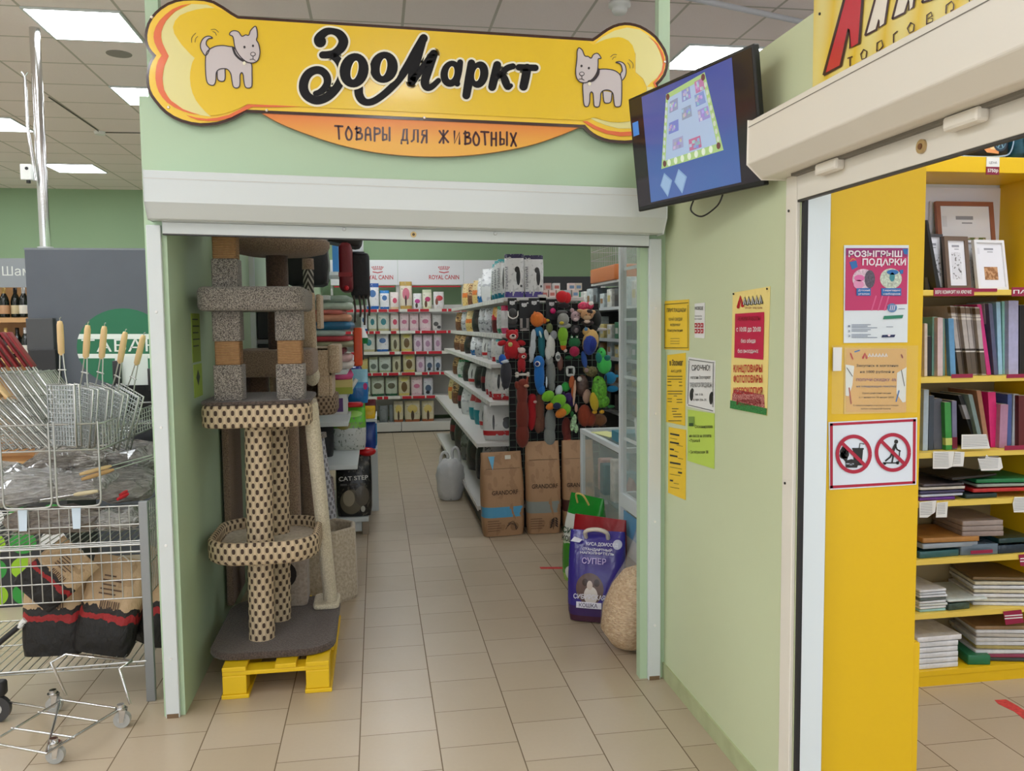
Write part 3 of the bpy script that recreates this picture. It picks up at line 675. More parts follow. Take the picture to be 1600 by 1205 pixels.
m = sub(MB(mat((224, 220, 214), .5))); m.T = m.T @ Matrix.Translation((-.385, 3.88, 1.2735)) @ Matrix.Rotation(.2, 4, 'Z'); m.box(-.05, .05, -.02, .02, -.001, .0008); m.build('paper_tag', pf)
for x0, x1 in ((-.712, -.588), (-.445, -.322)):
    for nm, z0, z1, mm, d in (('carpeted_post', 1.272, 1.43, C_GREY, 0), ('sisal_band', 1.43, 1.535, SIS, .008), ('carpeted_post', 1.535, 1.668, C_GREY, .002)):
        m = sub(MB(mm)); m.rprism(x0+d, x1-d, 3.86+d, 3.98-d, z0, z1, .012, .004, 3); m.build(nm, t)
m = sub(MB(C_GREY)); m.rprism(-.762, -.305, 3.79, 4.3, 1.668, 1.772, .05, .02); m.build('shelf', t)
for nm, z0, z1, mm, d in (('carpeted_post', 1.772, 1.895, C_GREY, 0), ('sisal_band', 1.895, 2.05, SIS, .006)):
    m = sub(MB(mm)); m.rprism(-.705+d, -.592-d, 3.86+d, 3.98-d, z0, z1, .012, .004, 3); m.build(nm, t)
m = sub(MB(C_GREY)); m.rprism(-.762, -.45, 3.79, 4.3, 2.05, 2.13, .05, .02); m.build('shelf', t)
# cream sloping ramp, part of the front tree
a, c = Vector((-.31, 4.0, 1.25)), Vector((-.26, 4.33, .19))
m = sub(MB(C_CREAM)); d = (c-a); sd = Vector((1, 0, 0)); nn = d.cross(sd).normalized(); sd = nn.cross(d).normalized()
def slab(mb, a, c, w, h):
    d = (c-a).normalized(); x = Vector((0, 1, 0)).cross(d).normalized(); y = d.cross(x)
    rings = []
    for p_, s_ in ((a, .9), (a+d*.02, 1), (c-d*.02, 1), (c, .9)):
        rings.append([p_+x*(w/2*cos(2*pi*i/16)*s_)+y*(h/2*sin(2*pi*i/16)*s_) for i in range(16)])
    return mb.loft(rings)
slab(m, a, c, .07, .09).rprism(-.345, -.215, 4.25, 4.45, .172, .2, .03, .01); m.build('ramp', t)

# brown tree standing behind it
t2 = thing('cat_tree', 'taupe cat tree behind the woven one, its round top tray under the shutter', 'cat tree', (0, 0, 0), group='cat trees')
m = MB(C_DARK); m.rprism(-.80, -.42, 4.64, 4.79, .0, .04, .05, .01); m.build('base_board', t2)
m = MB(C_TAUPE); m.rprism(-.80, -.765, 4.5, 4.9, .14, 2.35, .012, .008); m.build('back_panel', t2)
for x, y, z0, z1, mm, r_ in ((-.52, 4.72, 1.475, 1.985, C_DARK, .058), (-.475, 4.72, .04, 1.335, C_TAUPE, .045), (-.64, 4.72, .04, 1.335, C_DARK, .06)):
    m = MB(mm); m.cyl((x, y, z0), (x, y, z1), r_, r_, 20); m.build('post', t2)
m = MB(C_TAUPE)
prof = [(.02, 1.985), (.16, 1.985), (.235, 2.0), (.26, 2.03), (.26, 2.06), (.24, 2.075), (.2, 2.05), (.02, 2.03)]
rings = [[(-.5+r_*cos(2*pi*i/32), 4.75+r_*.85*sin(2*pi*i/32), z-.01) for i in range(32)] for r_, z in prof]
m.loft(rings); m.build('top_tray', t2)
m = MB(C_TAUPE); m.rprism(-.74, -.33, 4.5, 5.0, 1.335, 1.475, .08, .02); m.build('cushioned_shelf', t2)
# slim post with a leaf print behind the tray
t5 = thing('scratching_post', 'slim grey scratching post with a leaf pattern beside the black carriers', 'scratching post', (-.425, 5.62, 0))
k = NT('leaf_print_plush', .9); xyz, vec = k.xyz()
s_ = k.math('SINE', k.math('ADD', k.math('MULTIPLY', xyz[2], 130), k.math('MULTIPLY', k.math('ABSOLUTE', xyz[0]), 260)))
k.col(k.mix(k.math('GREATER_THAN', s_, .2), lin((60, 58, 54)), lin((170, 166, 154))))
m = MB(k.m); m.cyl((0, 0, .03), (0, 0, 1.96), .034, .034, 18); m.build('post', t5)
m = MB(C_DARK); m.rprism(-.11, .11, -.1, .1, 0, .03, .04, .008); m.build('base', t5)
m = MB(C_TAUPE); m.cyl((0, 0, 1.96), (0, 0, 2.03), .038, .036, 18); m.build('top_cap', t5)

# tan tree with the little house
t3 = thing('cat_tree', 'tan plush cat tree with an open little house beside the stacked pet mats', 'cat tree', (0, 0, 0), group='cat trees')
m = MB(C_DARK); m.rprism(-.72, -.35, 5.26, 5.5, .0, .04, .05, .01); m.build('base_board', t3)
for x, y, z0, z1, r_ in ((-.62, 5.38, .04, 1.09, .06), (-.44, 5.38, .04, 1.09, .05)):
    m = MB(C_TAUPE); m.cyl((x, y, z0), (x, y, z1), r_, r_, 18); m.build('post', t3)
tray(t3, 'woven_tray', -.66, -.24, 5.02, 5.48, 1.075, 1.185, .025, .1, WV2, C_TAUPE, 1.13)
hx0, hx1, hy0, hy1 = -.62, -.262, 5.06, 5.44
h = MB(C_TAN)
for b_ in ((hx0, hx0+.02, hy0, hy1, 1.15, 1.47), (hx1-.02, hx1, hy0, hy1, 1.15, 1.47), (hx0, hx1, hy1-.02, hy1, 1.15, 1.47), (hx1-.085, hx1-.02, hy0, hy0+.02, 1.15, 1.3), (hx0, hx1, hy0, hy0+.02, 1.30, 1.47), (hx0, hx1, hy0, hy1, 1.45, 1.47)): h.box(*b_)
h.build('little_house', t3, bev=.006)
m = MB(C_TAN); m.rprism(-.285, -.215, 5.04, 5.46, 1.32, 1.485, .03, .01); m.build('roof_flap', t3)
m = MB(C_TAN); m.rprism(-.425, -.345, 5.0, 5.06, 1.47, 1.79, .025, .012); m.rprism(-.34, -.315, 5.02, 5.3, 1.58, 1.78, .01, .006); m.build('upright_slab', t3)
m = MB(C_CREAM)
for x in (-.395, -.355): m.cyl((x, 5.03, 1.33), (x, 5.03, 1.6), .014, .012, 10)
m.build('hanging_cord', t3)
m = MB(C_CREAM); m.ball((-.372, 5.0, 1.31), (.045, .04, .06), 14); m.build('pompom', t3)

# loose scratching posts and the felt basket
t6 = thing('scratching_post', 'grey woven scratching post leaning right of the cream ramp', 'scratching post', (-.33, 4.72, .04))
m = MB(WVG); m.cyl((.08, .53, -.04), (-.03, .48, .88), .035, .035, 18); m.build('post', t6)
m = MB(C_GREY); m.cyl((-.03, .48, .88), (-.033, .48, .91), .05, .05, 18); m.build('top_cap', t6)
t7 = thing('scratching_post', 'short mauve grey scratching roll standing left of the black litter bag', 'scratching post', (-.375, 5.98, 0))
m = MB(weave('mauve_weave', (170, 158, 160), (110, 98, 100), .012)); m.cyl((0, 0, .16), (-.02, 0, .535), .075, .075, 20); m.build('roll', t7)
m = MB(mat((228, 226, 222), .6)); m.cyl((-.02, 0, .535), (-.022, 0, .555), .06, .06, 18); m.build('end_disc', t7)
m = MB(C_DARK); m.rprism(-.1, .1, -.1, .1, 0, .16, .03, .01); m.build('base', t7)
t8 = thing('scratching_board', 'grey carpeted scratching board with a white rim behind the woven post', 'scratching board', (-.47, 5.66, 0))
m = MB(WVG); m.rprism(-.16, .06, -.02, .02, .02, .80, .01, .006); m.build('board', t8)
m = MB(mat((214, 212, 205), .6)); m.box(-.16, .06, -.025, .025, .80, .84); m.build('rim', t8)
m = MB(C_DARK); m.rprism(-.1, .04, -.08, .08, 0, .02, .03, .006); m.build('base', t8)
m = MB(C_FELT); n_ = 8
def hexr(r_, z): return [(r_*cos(2*pi*(i+.5)/n_), r_*sin(2*pi*(i+.5)/n_), z) for i in range(n_)]
t9 = thing('felt_basket', 'beige eight-sided felt cat basket on the floor right of the pallet', 'cat basket', (-.335, 5.03, 0))
m.loft([hexr(.20, 0), hexr(.21, .02), hexr(.2, .41), hexr(.19, .425), hexr(.172, .42), hexr(.168, .2)], caps=False, smooth=False)
m.add(hexr(.20, 0), [tuple(range(n_))[::-1]]); bk = m.build('body', t9, bev=.01)
m = MB(C_TAUPE); m.loft([hexr(.167, .2), hexr(.167, .33), hexr(.15, .345)], smooth=False); m.build('cushion', t9)
t10 = thing('cat_tunnel', 'pale brown felt cat cube standing on the mat behind the woven tray', 'cat house', (-.465, 4.425, .1725))
m = MB(carpet('dusty_felt', (150, 136, 122), (170, 156, 142), 60)); m.rprism(-.1, .09, -.1, .1, 0, .34, .03, .012); m.build('body', t10)
m = MB(mat((40, 34, 32), .9)); m.cyl((-.03, -.1005, .17), (-.03, -.1, .17), .07, .07, 20); m.build('opening', t10)

# ---------------------------------------------------------------- shelving along the left wall
t = thing('wall_shelving', 'white shelving along the left wall behind the cat trees', 'shelving')
m = MB(WHITE)
for y in (5.75, 7.2, 8.6): m.box(-.812, -.78, y, y+.03, 0, 2.2)
m.build('upright', t)
for z, x1 in ((.655, -.145), (.95, -.2), (1.30, -.2), (1.80, -.3)):
    MB(WHITE).box(-.78, x1, 5.76, 8.63, z-.03, z).build('shelf_board', t, bev=.003)
m = MB(WHITE); m.box(-.6, -.088, 6.46, 7.6, .10, .135).box(-.6, -.14, 6.485, 6.5, .02, .1); m.build('low_platform', t, bev=.003)
MB(mat((150, 136, 118), .6)).box(-.135, -.088, 6.463, 6.51, 0, .1).build('platform_leg', t)
m = MB(WHITE); a = Vector((-.15, 6.35, 1.2)); c = Vector((-.29, 6.3, .98)); slab(m, a, c, .03, .02); m.build('price_rail', t)

# soft pillow-like packets used all over
def pillow(mb, w, d, h, crumple=.0, seed=0, n=14, rows=7, T=None, flat_top=True):
    """a filled bag standing on its base: wide faces to -y and +y, seam at the top"""
    r_ = random.Random(seed); rings = []
    for k_ in range(rows+1):
        f = k_/rows
        th = d/2*(min(1, .75+f*1.2) if f < .25 else 1)*((1-max(0, (f-.45)/.55)**1.6*.93) if flat_top else 1)
        wd_ = w/2*(.96+.04*sin(pi*f))*(1 if f > .08 else .95)
        ring = []
        for i in range(n):
            a_ = 2*pi*i/n; ca, sa = cos(a_), sin(a_); e = .55
            x = wd_*math.copysign(abs(ca)**e, ca); y = th*math.copysign(abs(sa)**e, sa)
            j = 1+crumple*(r_.random()-.5)
            ring.append((x*(1+crumple*.3*(r_.random()-.5)), y*j, f*h+(r_.random()-.5)*crumple*h*.05*(0 < f < 1)))
        rings.append(ring)
    if T is not None: rings = [[T @ Vector(p_) for p_ in q] for q in rings]
    return mb.loft(rings)
def art(name, bands, blobs=(), rough=.28, mot=None, seedv=0):
    """printed film: bands by height (Generated z), round or oval patches (u, v, ru, rv, colour) and mottling"""
    k = NT(name, rough); xyz, vec = k.xyz('Generated')
    r = k.n('ValToRGB'); r.color_ramp.interpolation = 'CONSTANT'; e = r.color_ramp.elements
    while len(e) < len(bands): e.new(.5)
    for i, (z, c) in enumerate(bands): e[i].position = z; e[i].color = lin(c)
    k.t.links.new(xyz[2], r.inputs[0]); c = r.outputs[0]
    if mot:
        nz = k.noise(vec, mot[2], 3); c = k.mix(k.math('GREATER_THAN', nz, mot[3] if len(mot) > 3 else .56), c, lin(mot[0]))
        if mot[1]: c = k.mix(k.math('GREATER_THAN', k.noise(vec, mot[2]*1.7, 3), .6), c, lin(mot[1]))
    for (u, v, ru, rv, cc) in blobs:
        du = k.math('POWER', k.math('DIVIDE', k.math('SUBTRACT', xyz[0], u), ru), 2); dv = k.math('POWER', k.math('DIVIDE', k.math('SUBTRACT', xyz[2], v), rv), 2)
        inside = k.math('LESS_THAN', k.math('ADD', du, dv), 1)
        c = k.mix(inside, c, lin(cc))
    k.col(c); k.bump(k.noise(vec, 5, 3), .5, .01)
    return k.m
def letters_on(parent, body, mtx, size, m_, name='printed_lettering', bold=0, align='c', width=None):
    return MB(m_).text(body, mtx, size, bold, align, width).build(name, parent)
PWHITE = mat((232, 232, 228), .4)

# big litter bags
lb = thing('litter_bag', 'black cat litter bag with a grey cat picture on the white low platform', 'litter bag', (-.195, 6.56, .136))
m = MB(art('black_litter_print', [(0, (26, 26, 26)), (.1, (30, 28, 27)), (.52, (24, 24, 25))], [(.42, .24, .3, .2, (112, 104, 88)), (.36, .3, .16, .13, (168, 158, 136)), (.72, .33, .2, .16, (96, 90, 80)), (.74, .12, .06, .05, (190, 190, 180))], mot=((52, 50, 46), (86, 82, 72), 7, .6)))
pillow(m, .275, .17, .485, .06, 2); m.build('bag', lb)
letters_on(lb, 'CAT STEP', frame((0, -.0885, .285), (1, 0, .03), (0, 0, 1)), .034, PWHITE, bold=.02, width=.22)
m = MB(mat((90, 88, 84), .5))
for i, (x, w_) in enumerate(((-.1, .05), (-.03, .06), (.05, .04))): m.box(x, x+w_, -.0882, -.0875, .245, .26)
for x, z in ((-.04, .345), (-.005, .348), (.03, .352), (.07, .35)): m.box(x, x+.012, -.086, -.084, z, z+.012)
m.build('printed_dots', lb)
m = MB(mat((196, 24, 30), .3)); m.ball((.105, -.01, .49), (.07, .05, .035), 12); m.build('red_seal', lb)
gb = thing('litter_bag', 'green and white litter bag standing above the black cat litter bag', 'litter bag', (-.222, 6.52, .6565))
m = MB(art('green_litter_print', [(0, (196, 198, 190)), (.1, (206, 208, 202)), (.48, (120, 180, 60)), (.6, (104, 196, 50)), (.9, (70, 160, 40))], [(.2, .72, .2, .16, (160, 96, 50)), (.36, .55, .2, .1, (150, 140, 70)), (.6, .78, .3, .07, (170, 226, 110))], mot=((120, 128, 116), None, 16, .62)))
pillow(m, .26, .17, .35, .08, 5); m.build('bag', gb)

# stacked mats, pet beds wrapped in film
cols = [((214, 206, 200), (222, 214, 208)), ((206, 168, 168), (196, 96, 110)), ((120, 40, 62), (140, 44, 66)), ((150, 148, 120), (170, 166, 130)), ((178, 60, 70), (206, 200, 196)), ((172, 190, 184), (190, 206, 204)), ((40, 110, 150), (60, 150, 190)), ((210, 150, 120), (230, 190, 160)), ((214, 120, 110), (228, 196, 180)), ((190, 206, 190), (206, 220, 208)), ((150, 170, 156), (190, 206, 196))]
names_ = ['white', 'pale pink', 'crimson', 'olive', 'red and white', 'pale grey green', 'blue', 'peach', 'coral', 'pale mint', 'grey green']
z = 1.3005
for i, (a_, b_) in enumerate(cols):
    hgt = (.05, .045, .052, .04, .035, .042, .055, .05, .03, .05, .045)[i]
    m = MB(mat(a_, .35, noise=.18, scale=14, bump=.4)); w_ = .2+.015*sin(i*2.1)
    m.rprism(-w_, w_-.02*(i % 3), -.24, .24, 0, hgt, .05, hgt*.45)
    o = m.build('pet_mat', loc=(-.36, 6.1, z)); o.rotation_euler[2] = .05*sin(i*3)
    tag(o, names_[i]+' folded pet mat stacked on the left shelf, '+['lowest of the stack', 'second from the bottom', 'third from the bottom', 'fourth from the bottom', 'fifth from the bottom', 'just under the blue one', 'sixth above the lowest', 'just above the blue one', 'second above the blue one', 'second from the top', 'topmost of the stack'][i], 'pet mat', 'pet mats stacked on the left shelf')
    z += hgt+.0008
m = MB(mat((226, 84, 40), .4, bump=.3)); m.rprism(-.03, .03, -.1, .1, 0, .28, .015, .01); tag(m.build('pet_mat', loc=(-.135, 6.35, 1.3005)), 'orange folded mat standing upright right of the mat stack', 'pet mat')

# carriers and bags hanging above the mats
for i, z_ in enumerate((1.301, 1.512)):
    g = thing('plastic_crate', ['lower', 'upper'][i]+' black grey-rimmed crate seen between the upper posts of the cat tree', 'crate', (-.675, 6.05, z_), 0, 'black crates behind the cat trees')
    MB(mat((18, 18, 20), .45)).box(-.1, .1, -.27, .27, 0, .18).build('body', g, bev=.006); MB(mat((120, 122, 124), .4)).box(-.104, .104, -.274, .274, .18, .21).build('rim', g, bev=.004)
t = thing('pet_carrier', 'black fabric pet carrier hanging above the stacked mats', 'pet carrier', (-.36, 6.0, 1.9))
m = MB(mat((22, 23, 25), .6, bump=.3)); m.rprism(-.24, .04, -.2, .2, -.03, .42, .06, .04); m.build('body', t)
m = MB(mat((120, 122, 124), .4)); m.tube([(.045, -.2, -.02), (.06, -.2, .1), (.04, -.2, .3)], .006); m.build('zip', t)
MB(DARK).tube(crom([(-.15, -.1, .42), (-.12, 0, .56), (-.05, 0, .56), (-.02, -.1, .42)], 5), .012).build('handle', t)
t = thing('pet_carrier', 'dark red pet bag hanging right of the black fabric carrier', 'pet carrier', (-.22, 6.25, 1.84))
m = MB(mat((116, 20, 30), .5, bump=.3)); m.rprism(-.03, .06, -.18, .18, 0, .34, .03, .03); m.build('body', t)
MB(mat((140, 24, 32), .5)).box(-.032, .062, -.182, -.178, .1, .13).build('trim', t)
m = MB(mat((206, 30, 44), .5)); m.ball((.02, -.19, .02), .018, 8); m.build('tag', t)
t = thing('pet_carrier', 'charcoal carrier with long straps hanging nearest the far shelving', 'pet carrier', (-.12, 6.6, 1.62))
m = MB(mat((34, 34, 37), .6, bump=.3)); m.rprism(-.06, .08, -.18, .18, .18, .52, .03, .03); m.build('body', t)
m = MB(mat((70, 60, 54), .6))
for x, l_ in ((-.04, .0), (.0, .04), (.03, -.02), (.065, .05)): m.tube([(x, -.185, .2), (x+.01, -.19, .1), (x+.005, -.18, l_)], .008)
m.build('strap', t)
m = MB(mat((60, 58, 54), .7, bump=.2)); m.T = Matrix.Translation((-.26, 6.5, 2.2)) @ Matrix.Rotation(.2, 4, 'Y'); m.rprism(-.2, .16, -.2, .2, 0, .32, .06, .04)
tag(m.build('pet_carrier'), 'grey brown folded carrier at the top under the shutter, above the red bag', 'pet carrier')
t = thing('display_box', 'white box with a dark base on top of the left shelving', 'box', (-.20, 7.9, 2.2))
MB(WHITE).box(-.78, -.07, 7.45, 8.1, 2.03, 2.0595).build('top_board', bpy.data.objects['wall_shelving'])
MB(PWHITE).box(-.02, .1, -.1, .1, .06, .4).build('box', t, bev=.005); MB(DARK).box(-.03, .11, -.1, .1, -.14, .06).build('base', t)
m = MB(mat((60, 130, 190), .4)); m.box(-.1, -.05, -.1, .1, -.14, .4); tag(m.build('display_box', loc=(-.26, 7.6, 2.2)), 'tall narrow blue box on top of the left shelving', 'box')
# smaller goods
def goods(kind, lab, cat, at_, build, rz=0, group=None):
    m = MB(); build(m); o = m.build(kind, loc=at_); o.rotation_euler[2] = rz; return tag(o, lab, cat, group)
def bowl(c): return lambda m: m.m(mat(c, .25)).lathe([(.001, 0), (.085, 0), (.1, .03), (.082, .07), (.078, .068), (.07, .02), (.001, .015)], n=20)
goods('pet_bowl', 'pink plastic pet bowl on the left shelf above the green bag', 'pet bowl', (-.27, 6.32, 1.205), bowl((226, 92, 150)))
goods('pet_bowl', 'dark blue glossy pet bowl on the shelf under the mats', 'pet bowl', (-.21, 6.85, 1.205), bowl((20, 30, 110)))
goods('book_stack_box', 'flat lime box under the pink pet bowl', 'box', (-.28, 6.32, 1.10), lambda m: m.m(mat((168, 176, 50), .4)).box(-.1, .1, -.09, .09, 0, .05).m(mat((220, 200, 120), .4)).box(-.1, .1, -.09, .09, .05, .104))
goods('small_box', 'purple and white small box under the lime box on the left shelf', 'box', (-.28, 6.32, .951), lambda m: m.m(mat((220, 218, 214), .4)).box(-.1, .06, -.08, .08, 0, .148).m(mat((90, 40, 110), .4)).box(-.02, .03, -.081, -.08, .02, .12))
goods('pet_wipes', 'blue and white pack of pet pads leaning above the green litter bag', 'pet pads', (-.15, 6.62, 1.0), lambda m: pillow(m.m(art('pads_print', [(0, (40, 120, 190)), (.2, (36, 112, 184)), (.45, (60, 150, 206)), (.62, (150, 206, 226))], [(.86, .5, .1, .1, (190, 50, 120))])), .16, .1, .26, .04, 3))
goods('red_pouch', 'red pouch lying between the blue pads and the green litter bag', 'pouch', (-.16, 6.45, .985), lambda m: m.m(mat((196, 20, 26), .3)).rprism(-.07, .05, -.05, .05, 0, .035, .03, .015))
goods('sprayer', 'white cone on a green cap standing on the shelf beside the mats', 'bottle', (-.13, 7.4, 1.3005), lambda m: m.m(mat((60, 66, 60), .5)).cyl((0, 0, 0), (0, 0, .14), .02, .02, 12).m(mat((24, 120, 56), .4)).cyl((0, 0, .14), (0, 0, .19), .055, .06, 16).m(PWHITE).cyl((0, 0, .19), (0, 0, .28), .06, .028, 16))
for i, (c, x, y, z_, h_, lab) in enumerate((((236, 190, 40), -.075, 6.76, .861, .1, 'yellow pouch at the right end of the left shelf'), ((24, 60, 140), -.075, 6.77, .621, .21, 'dark blue pouch under the yellow pouch on the left shelf'), ((30, 130, 190), -.065, 6.92, .621, .18, 'light blue pouch below the dark blue one'), ((60, 104, 74), -.075, 7.07, .621, .12, 'green pouch behind the red seal of the black bag'), ((96, 30, 40), -.07, 7.0, .861, .13, 'maroon pouch behind the yellow pouch'))):
    goods('treat_pouch', lab, 'pouch', (x, y, z_), (lambda c, h_, i: lambda m: pillow(m.m(mat(c, .3, noise=.2, scale=20)), .11, .07, h_, .08, i))(c, h_, i), group='pouches at the right end of the left shelf')
m = MB(WHITE); m.box(-.14, -.01, 6.70, 7.3, .60, .62).box(-.14, -.01, 6.70, 7.3, .84, .86).box(-.14, -.01, 7.28, 7.3, 0, .86).box(-.14, -.12, 6.70, 6.72, .136, .86)
tag(m.build('side_rack'), 'narrow white rack at the aisle end of the left shelving', 'rack')
m = MB(mat((20, 19, 20), .55, bump=.4)); pillow(m, .2, .16, .27, .15, 9); tag(m.build('rubbish_sack', loc=(-.42, 6.2, .6565)), 'bulging black sack left of the green litter bag', 'sack')
# notices on the inside of the left partition
for i, (y, z0, z1, c, lab) in enumerate(((4.02, 1.44, 1.66, (150, 176, 60), 'yellow green notice taped inside the left partition'), (4.03, 1.28, 1.43, (168, 196, 70), 'lime notice with a dark emblem below the yellow green one'))):
    m = MB(mat(c, .6)).box(-.8115, -.810, y-.08, y+.10, z0, z1); m.m(mat((60, 74, 40), .6))
    for q in range(5 if i == 0 else 0): m.box(-.810, -.8096, y-.06, y+.06+.02*(q % 2), z1-.03-.03*q, z1-.024-.03*q)
    if i: m.prism([(-.8097, y-.03, z0+.09), (-.8097, y+.01, z0+.05), (-.8097, y+.05, z0+.09), (-.8097, y+.01, z0+.125)], (-.0003, 0, 0))
    tag(m.build('notice'), lab, 'notice')
# ---------------------------------------------------------------- back wall shelving with food bags
ORD = ['first', 'second', 'third', 'fourth', 'fifth', 'sixth', 'seventh', 'eighth', 'ninth', 'tenth']
RED = mat((196, 30, 46), .45)
YW = 12.55
BAYX = (-.66, .34, 1.34, 2.34)
ZR = [1.83, 1.51, 1.205, .895, .545, .15]
SHELF = mat((206, 204, 198), .45)
for bi in range(3):
    x0, x1 = BAYX[bi], BAYX[bi+1]
    t = thing('shelving_bay', ['left bay of the back wall shelving, holding blue and pink food bags', 'middle bay of the back wall shelving with gold and lilac food bags', 'right bay of the back wall shelving, hidden behind the island shelving'][bi], 'shelving', (x0, YW, 0), group='back wall shelving bays')
    m = MB(SHELF); m.box(0, .03, .45, .5, 0, 2.25).box(.97, 1.0, .45, .5, 0, 2.25).box(.03, .97, .49, .5, .2, 1.9); m.build('back_frame', t)
    m = MB(SHELF); m.box(.004, .996, .0, .45, .02, .15); m.build('plinth', t, bev=.004)
    MB(DARK).box(.004, .996, .03, .45, 0, .02).build('toe_kick', t)
    for zi, z in enumerate(ZR[:5]): MB(SHELF).box(.004, .996, .02, .45, z-.03, z).build('shelf_board', t)
    for zi, z in enumerate(ZR):
        m = MB(mat((226, 224, 216), .5)).box(.004, .996, .012, .02, z-.042, z-.002); m.m(RED)
        rr = random.Random(zi*7+bi)
        x = .02
        while x < .93:
            w_ = rr.uniform(.06, .2)
            if rr.random() < .6: m.box(x, min(.99, x+w_), .010, .013, z-.042, z-.002)
            x += w_+.02
        m.build('price_rail', t)
    m = MB(mat((232, 232, 234), .4)); m.box(.002, .998, .42, .44, 2.2, 2.575); hd = m.build('header_panel', t)
    fx = frame((.70, .4185, 2.285), (1, 0, 0), (0, 0, 1))
    letters_on(hd, 'ROYAL CANIN', fx, .065, RED, bold=.018, align='c', width=.46)
    m = MB(RED); Y_ = .4175
    for i in range(7):
        a_ = (i-3)*.27; bx, bz = .70+.07*sin(a_), 2.41+.02*cos(a_); tx, tz = .70+.11*sin(a_), 2.405+.065*cos(a_*.6)
        m.prism([(bx-.006, Y_, bz), (bx+.006, Y_, bz), (tx+.004, Y_, tz), (tx-.004, Y_, tz)], (0, .0008, 0)); m.cyl((tx, Y_, tz+.006), (tx, Y_+.0008, tz+.006), .008, .008, 8)
    m.prism([(.625, Y_, 2.405), (.70, Y_, 2.39), (.775, Y_, 2.405), (.775, Y_, 2.392), (.70, Y_, 2.376), (.625, Y_, 2.392)], (0, .0008, 0)); m.build('printed_crown', hd)
    MB(RED).box(.05, .95, .40, .42, 2.165, 2.185).build('header_rail', t)
W_ = (222, 220, 220)
def fb(kind):
    D = dict(blue=((232, 232, 236), (30, 100, 180), [(.5, .6, .26, .14, (60, 110, 170))]), teal=((216, 220, 210), (190, 184, 140), [(.5, .5, .22, .18, (40, 130, 140))]), pink=((232, 218, 214), (222, 190, 150), [(.55, .5, .24, .16, (206, 70, 100))]),
             gold=((226, 214, 196), (196, 160, 84), [(.5, .55, .28, .22, (206, 110, 130)), (.48, .3, .07, .2, (70, 50, 50))]), purple=((228, 226, 226), (216, 210, 214), [(.5, .5, .3, .14, (190, 60, 140)), (.4, .22, .14, .16, (80, 66, 60))]),
             cream=((230, 226, 206), (214, 210, 170), [(.55, .5, .28, .13, (196, 60, 110)), (.36, .25, .14, .18, (110, 70, 50))]), red=((226, 222, 220), (220, 214, 210), [(.55, .62, .32, .16, (200, 60, 70)), (.3, .42, .13, .2, (130, 70, 50))]),
             pale=((230, 206, 210), (224, 186, 196), [(.5, .5, .26, .12, (206, 120, 150))]), grey=((206, 202, 200), (196, 190, 190), [(.4, .4, .26, .14, (90, 88, 88)), (.7, .2, .2, .1, (60, 60, 62))]),
             olive=((204, 200, 172), (196, 186, 140), [(.5, .42, .18, .28, (96, 86, 60))]), og=((206, 196, 160), (216, 196, 110), [(.5, .45, .24, .26, (110, 84, 44)), (.5, .82, .3, .1, (226, 214, 120))]), lilac=((222, 204, 216), (216, 196, 210), [(.5, .45, .24, .2, (180, 140, 170))]),
             yellow=((206, 190, 120), (190, 90, 60), [(.4, .4, .3, .2, (214, 196, 110))]), mint=((200, 210, 200), (176, 190, 150), [(.5, .4, .3, .18, (110, 120, 110))]), steel=((206, 208, 214), (196, 200, 206), [(.5, .4, .3, .2, (84, 104, 130)), (.45, .16, .2, .1, (50, 52, 58))]),
             sage=((190, 198, 180), (36, 96, 60), [(.5, .55, .3, .16, (100, 96, 72))]), chart=((216, 206, 176), (176, 100, 60), [(.5, .62, .32, .2, (220, 196, 110)), (.5, .3, .1, .24, (76, 60, 44))]), slate=((120, 126, 128), (110, 116, 118), [(.5, .5, .3, .3, (130, 136, 138))]))
    return D[kind]
_FB = {}
def food_mat(kind, topc=None):
    if (kind, topc) not in _FB:
        b_, base, bl = fb(kind)
        _FB[(kind, topc)] = art('bag_print_'+kind, [(0, base), (.12, b_), (.84, topc or b_)], bl, rough=.32, mot=(tuple(int(v*.8) for v in b_), None, 9, .66))
    return _FB[(kind, topc)]
LOOK = dict(blue='blue and white', teal='teal and grey', pink='white and pink', gold='gold topped', purple='white with purple', cream='cream with pink', red='white with red arc', pale='pale pink', grey='grey printed', olive='olive green', og='olive and gold', lilac='lilac', yellow='mustard yellow', mint='pale mint', steel='steel blue', sage='sage with dark green foot', chart='tan with gold emblem', slate='plain slate grey')
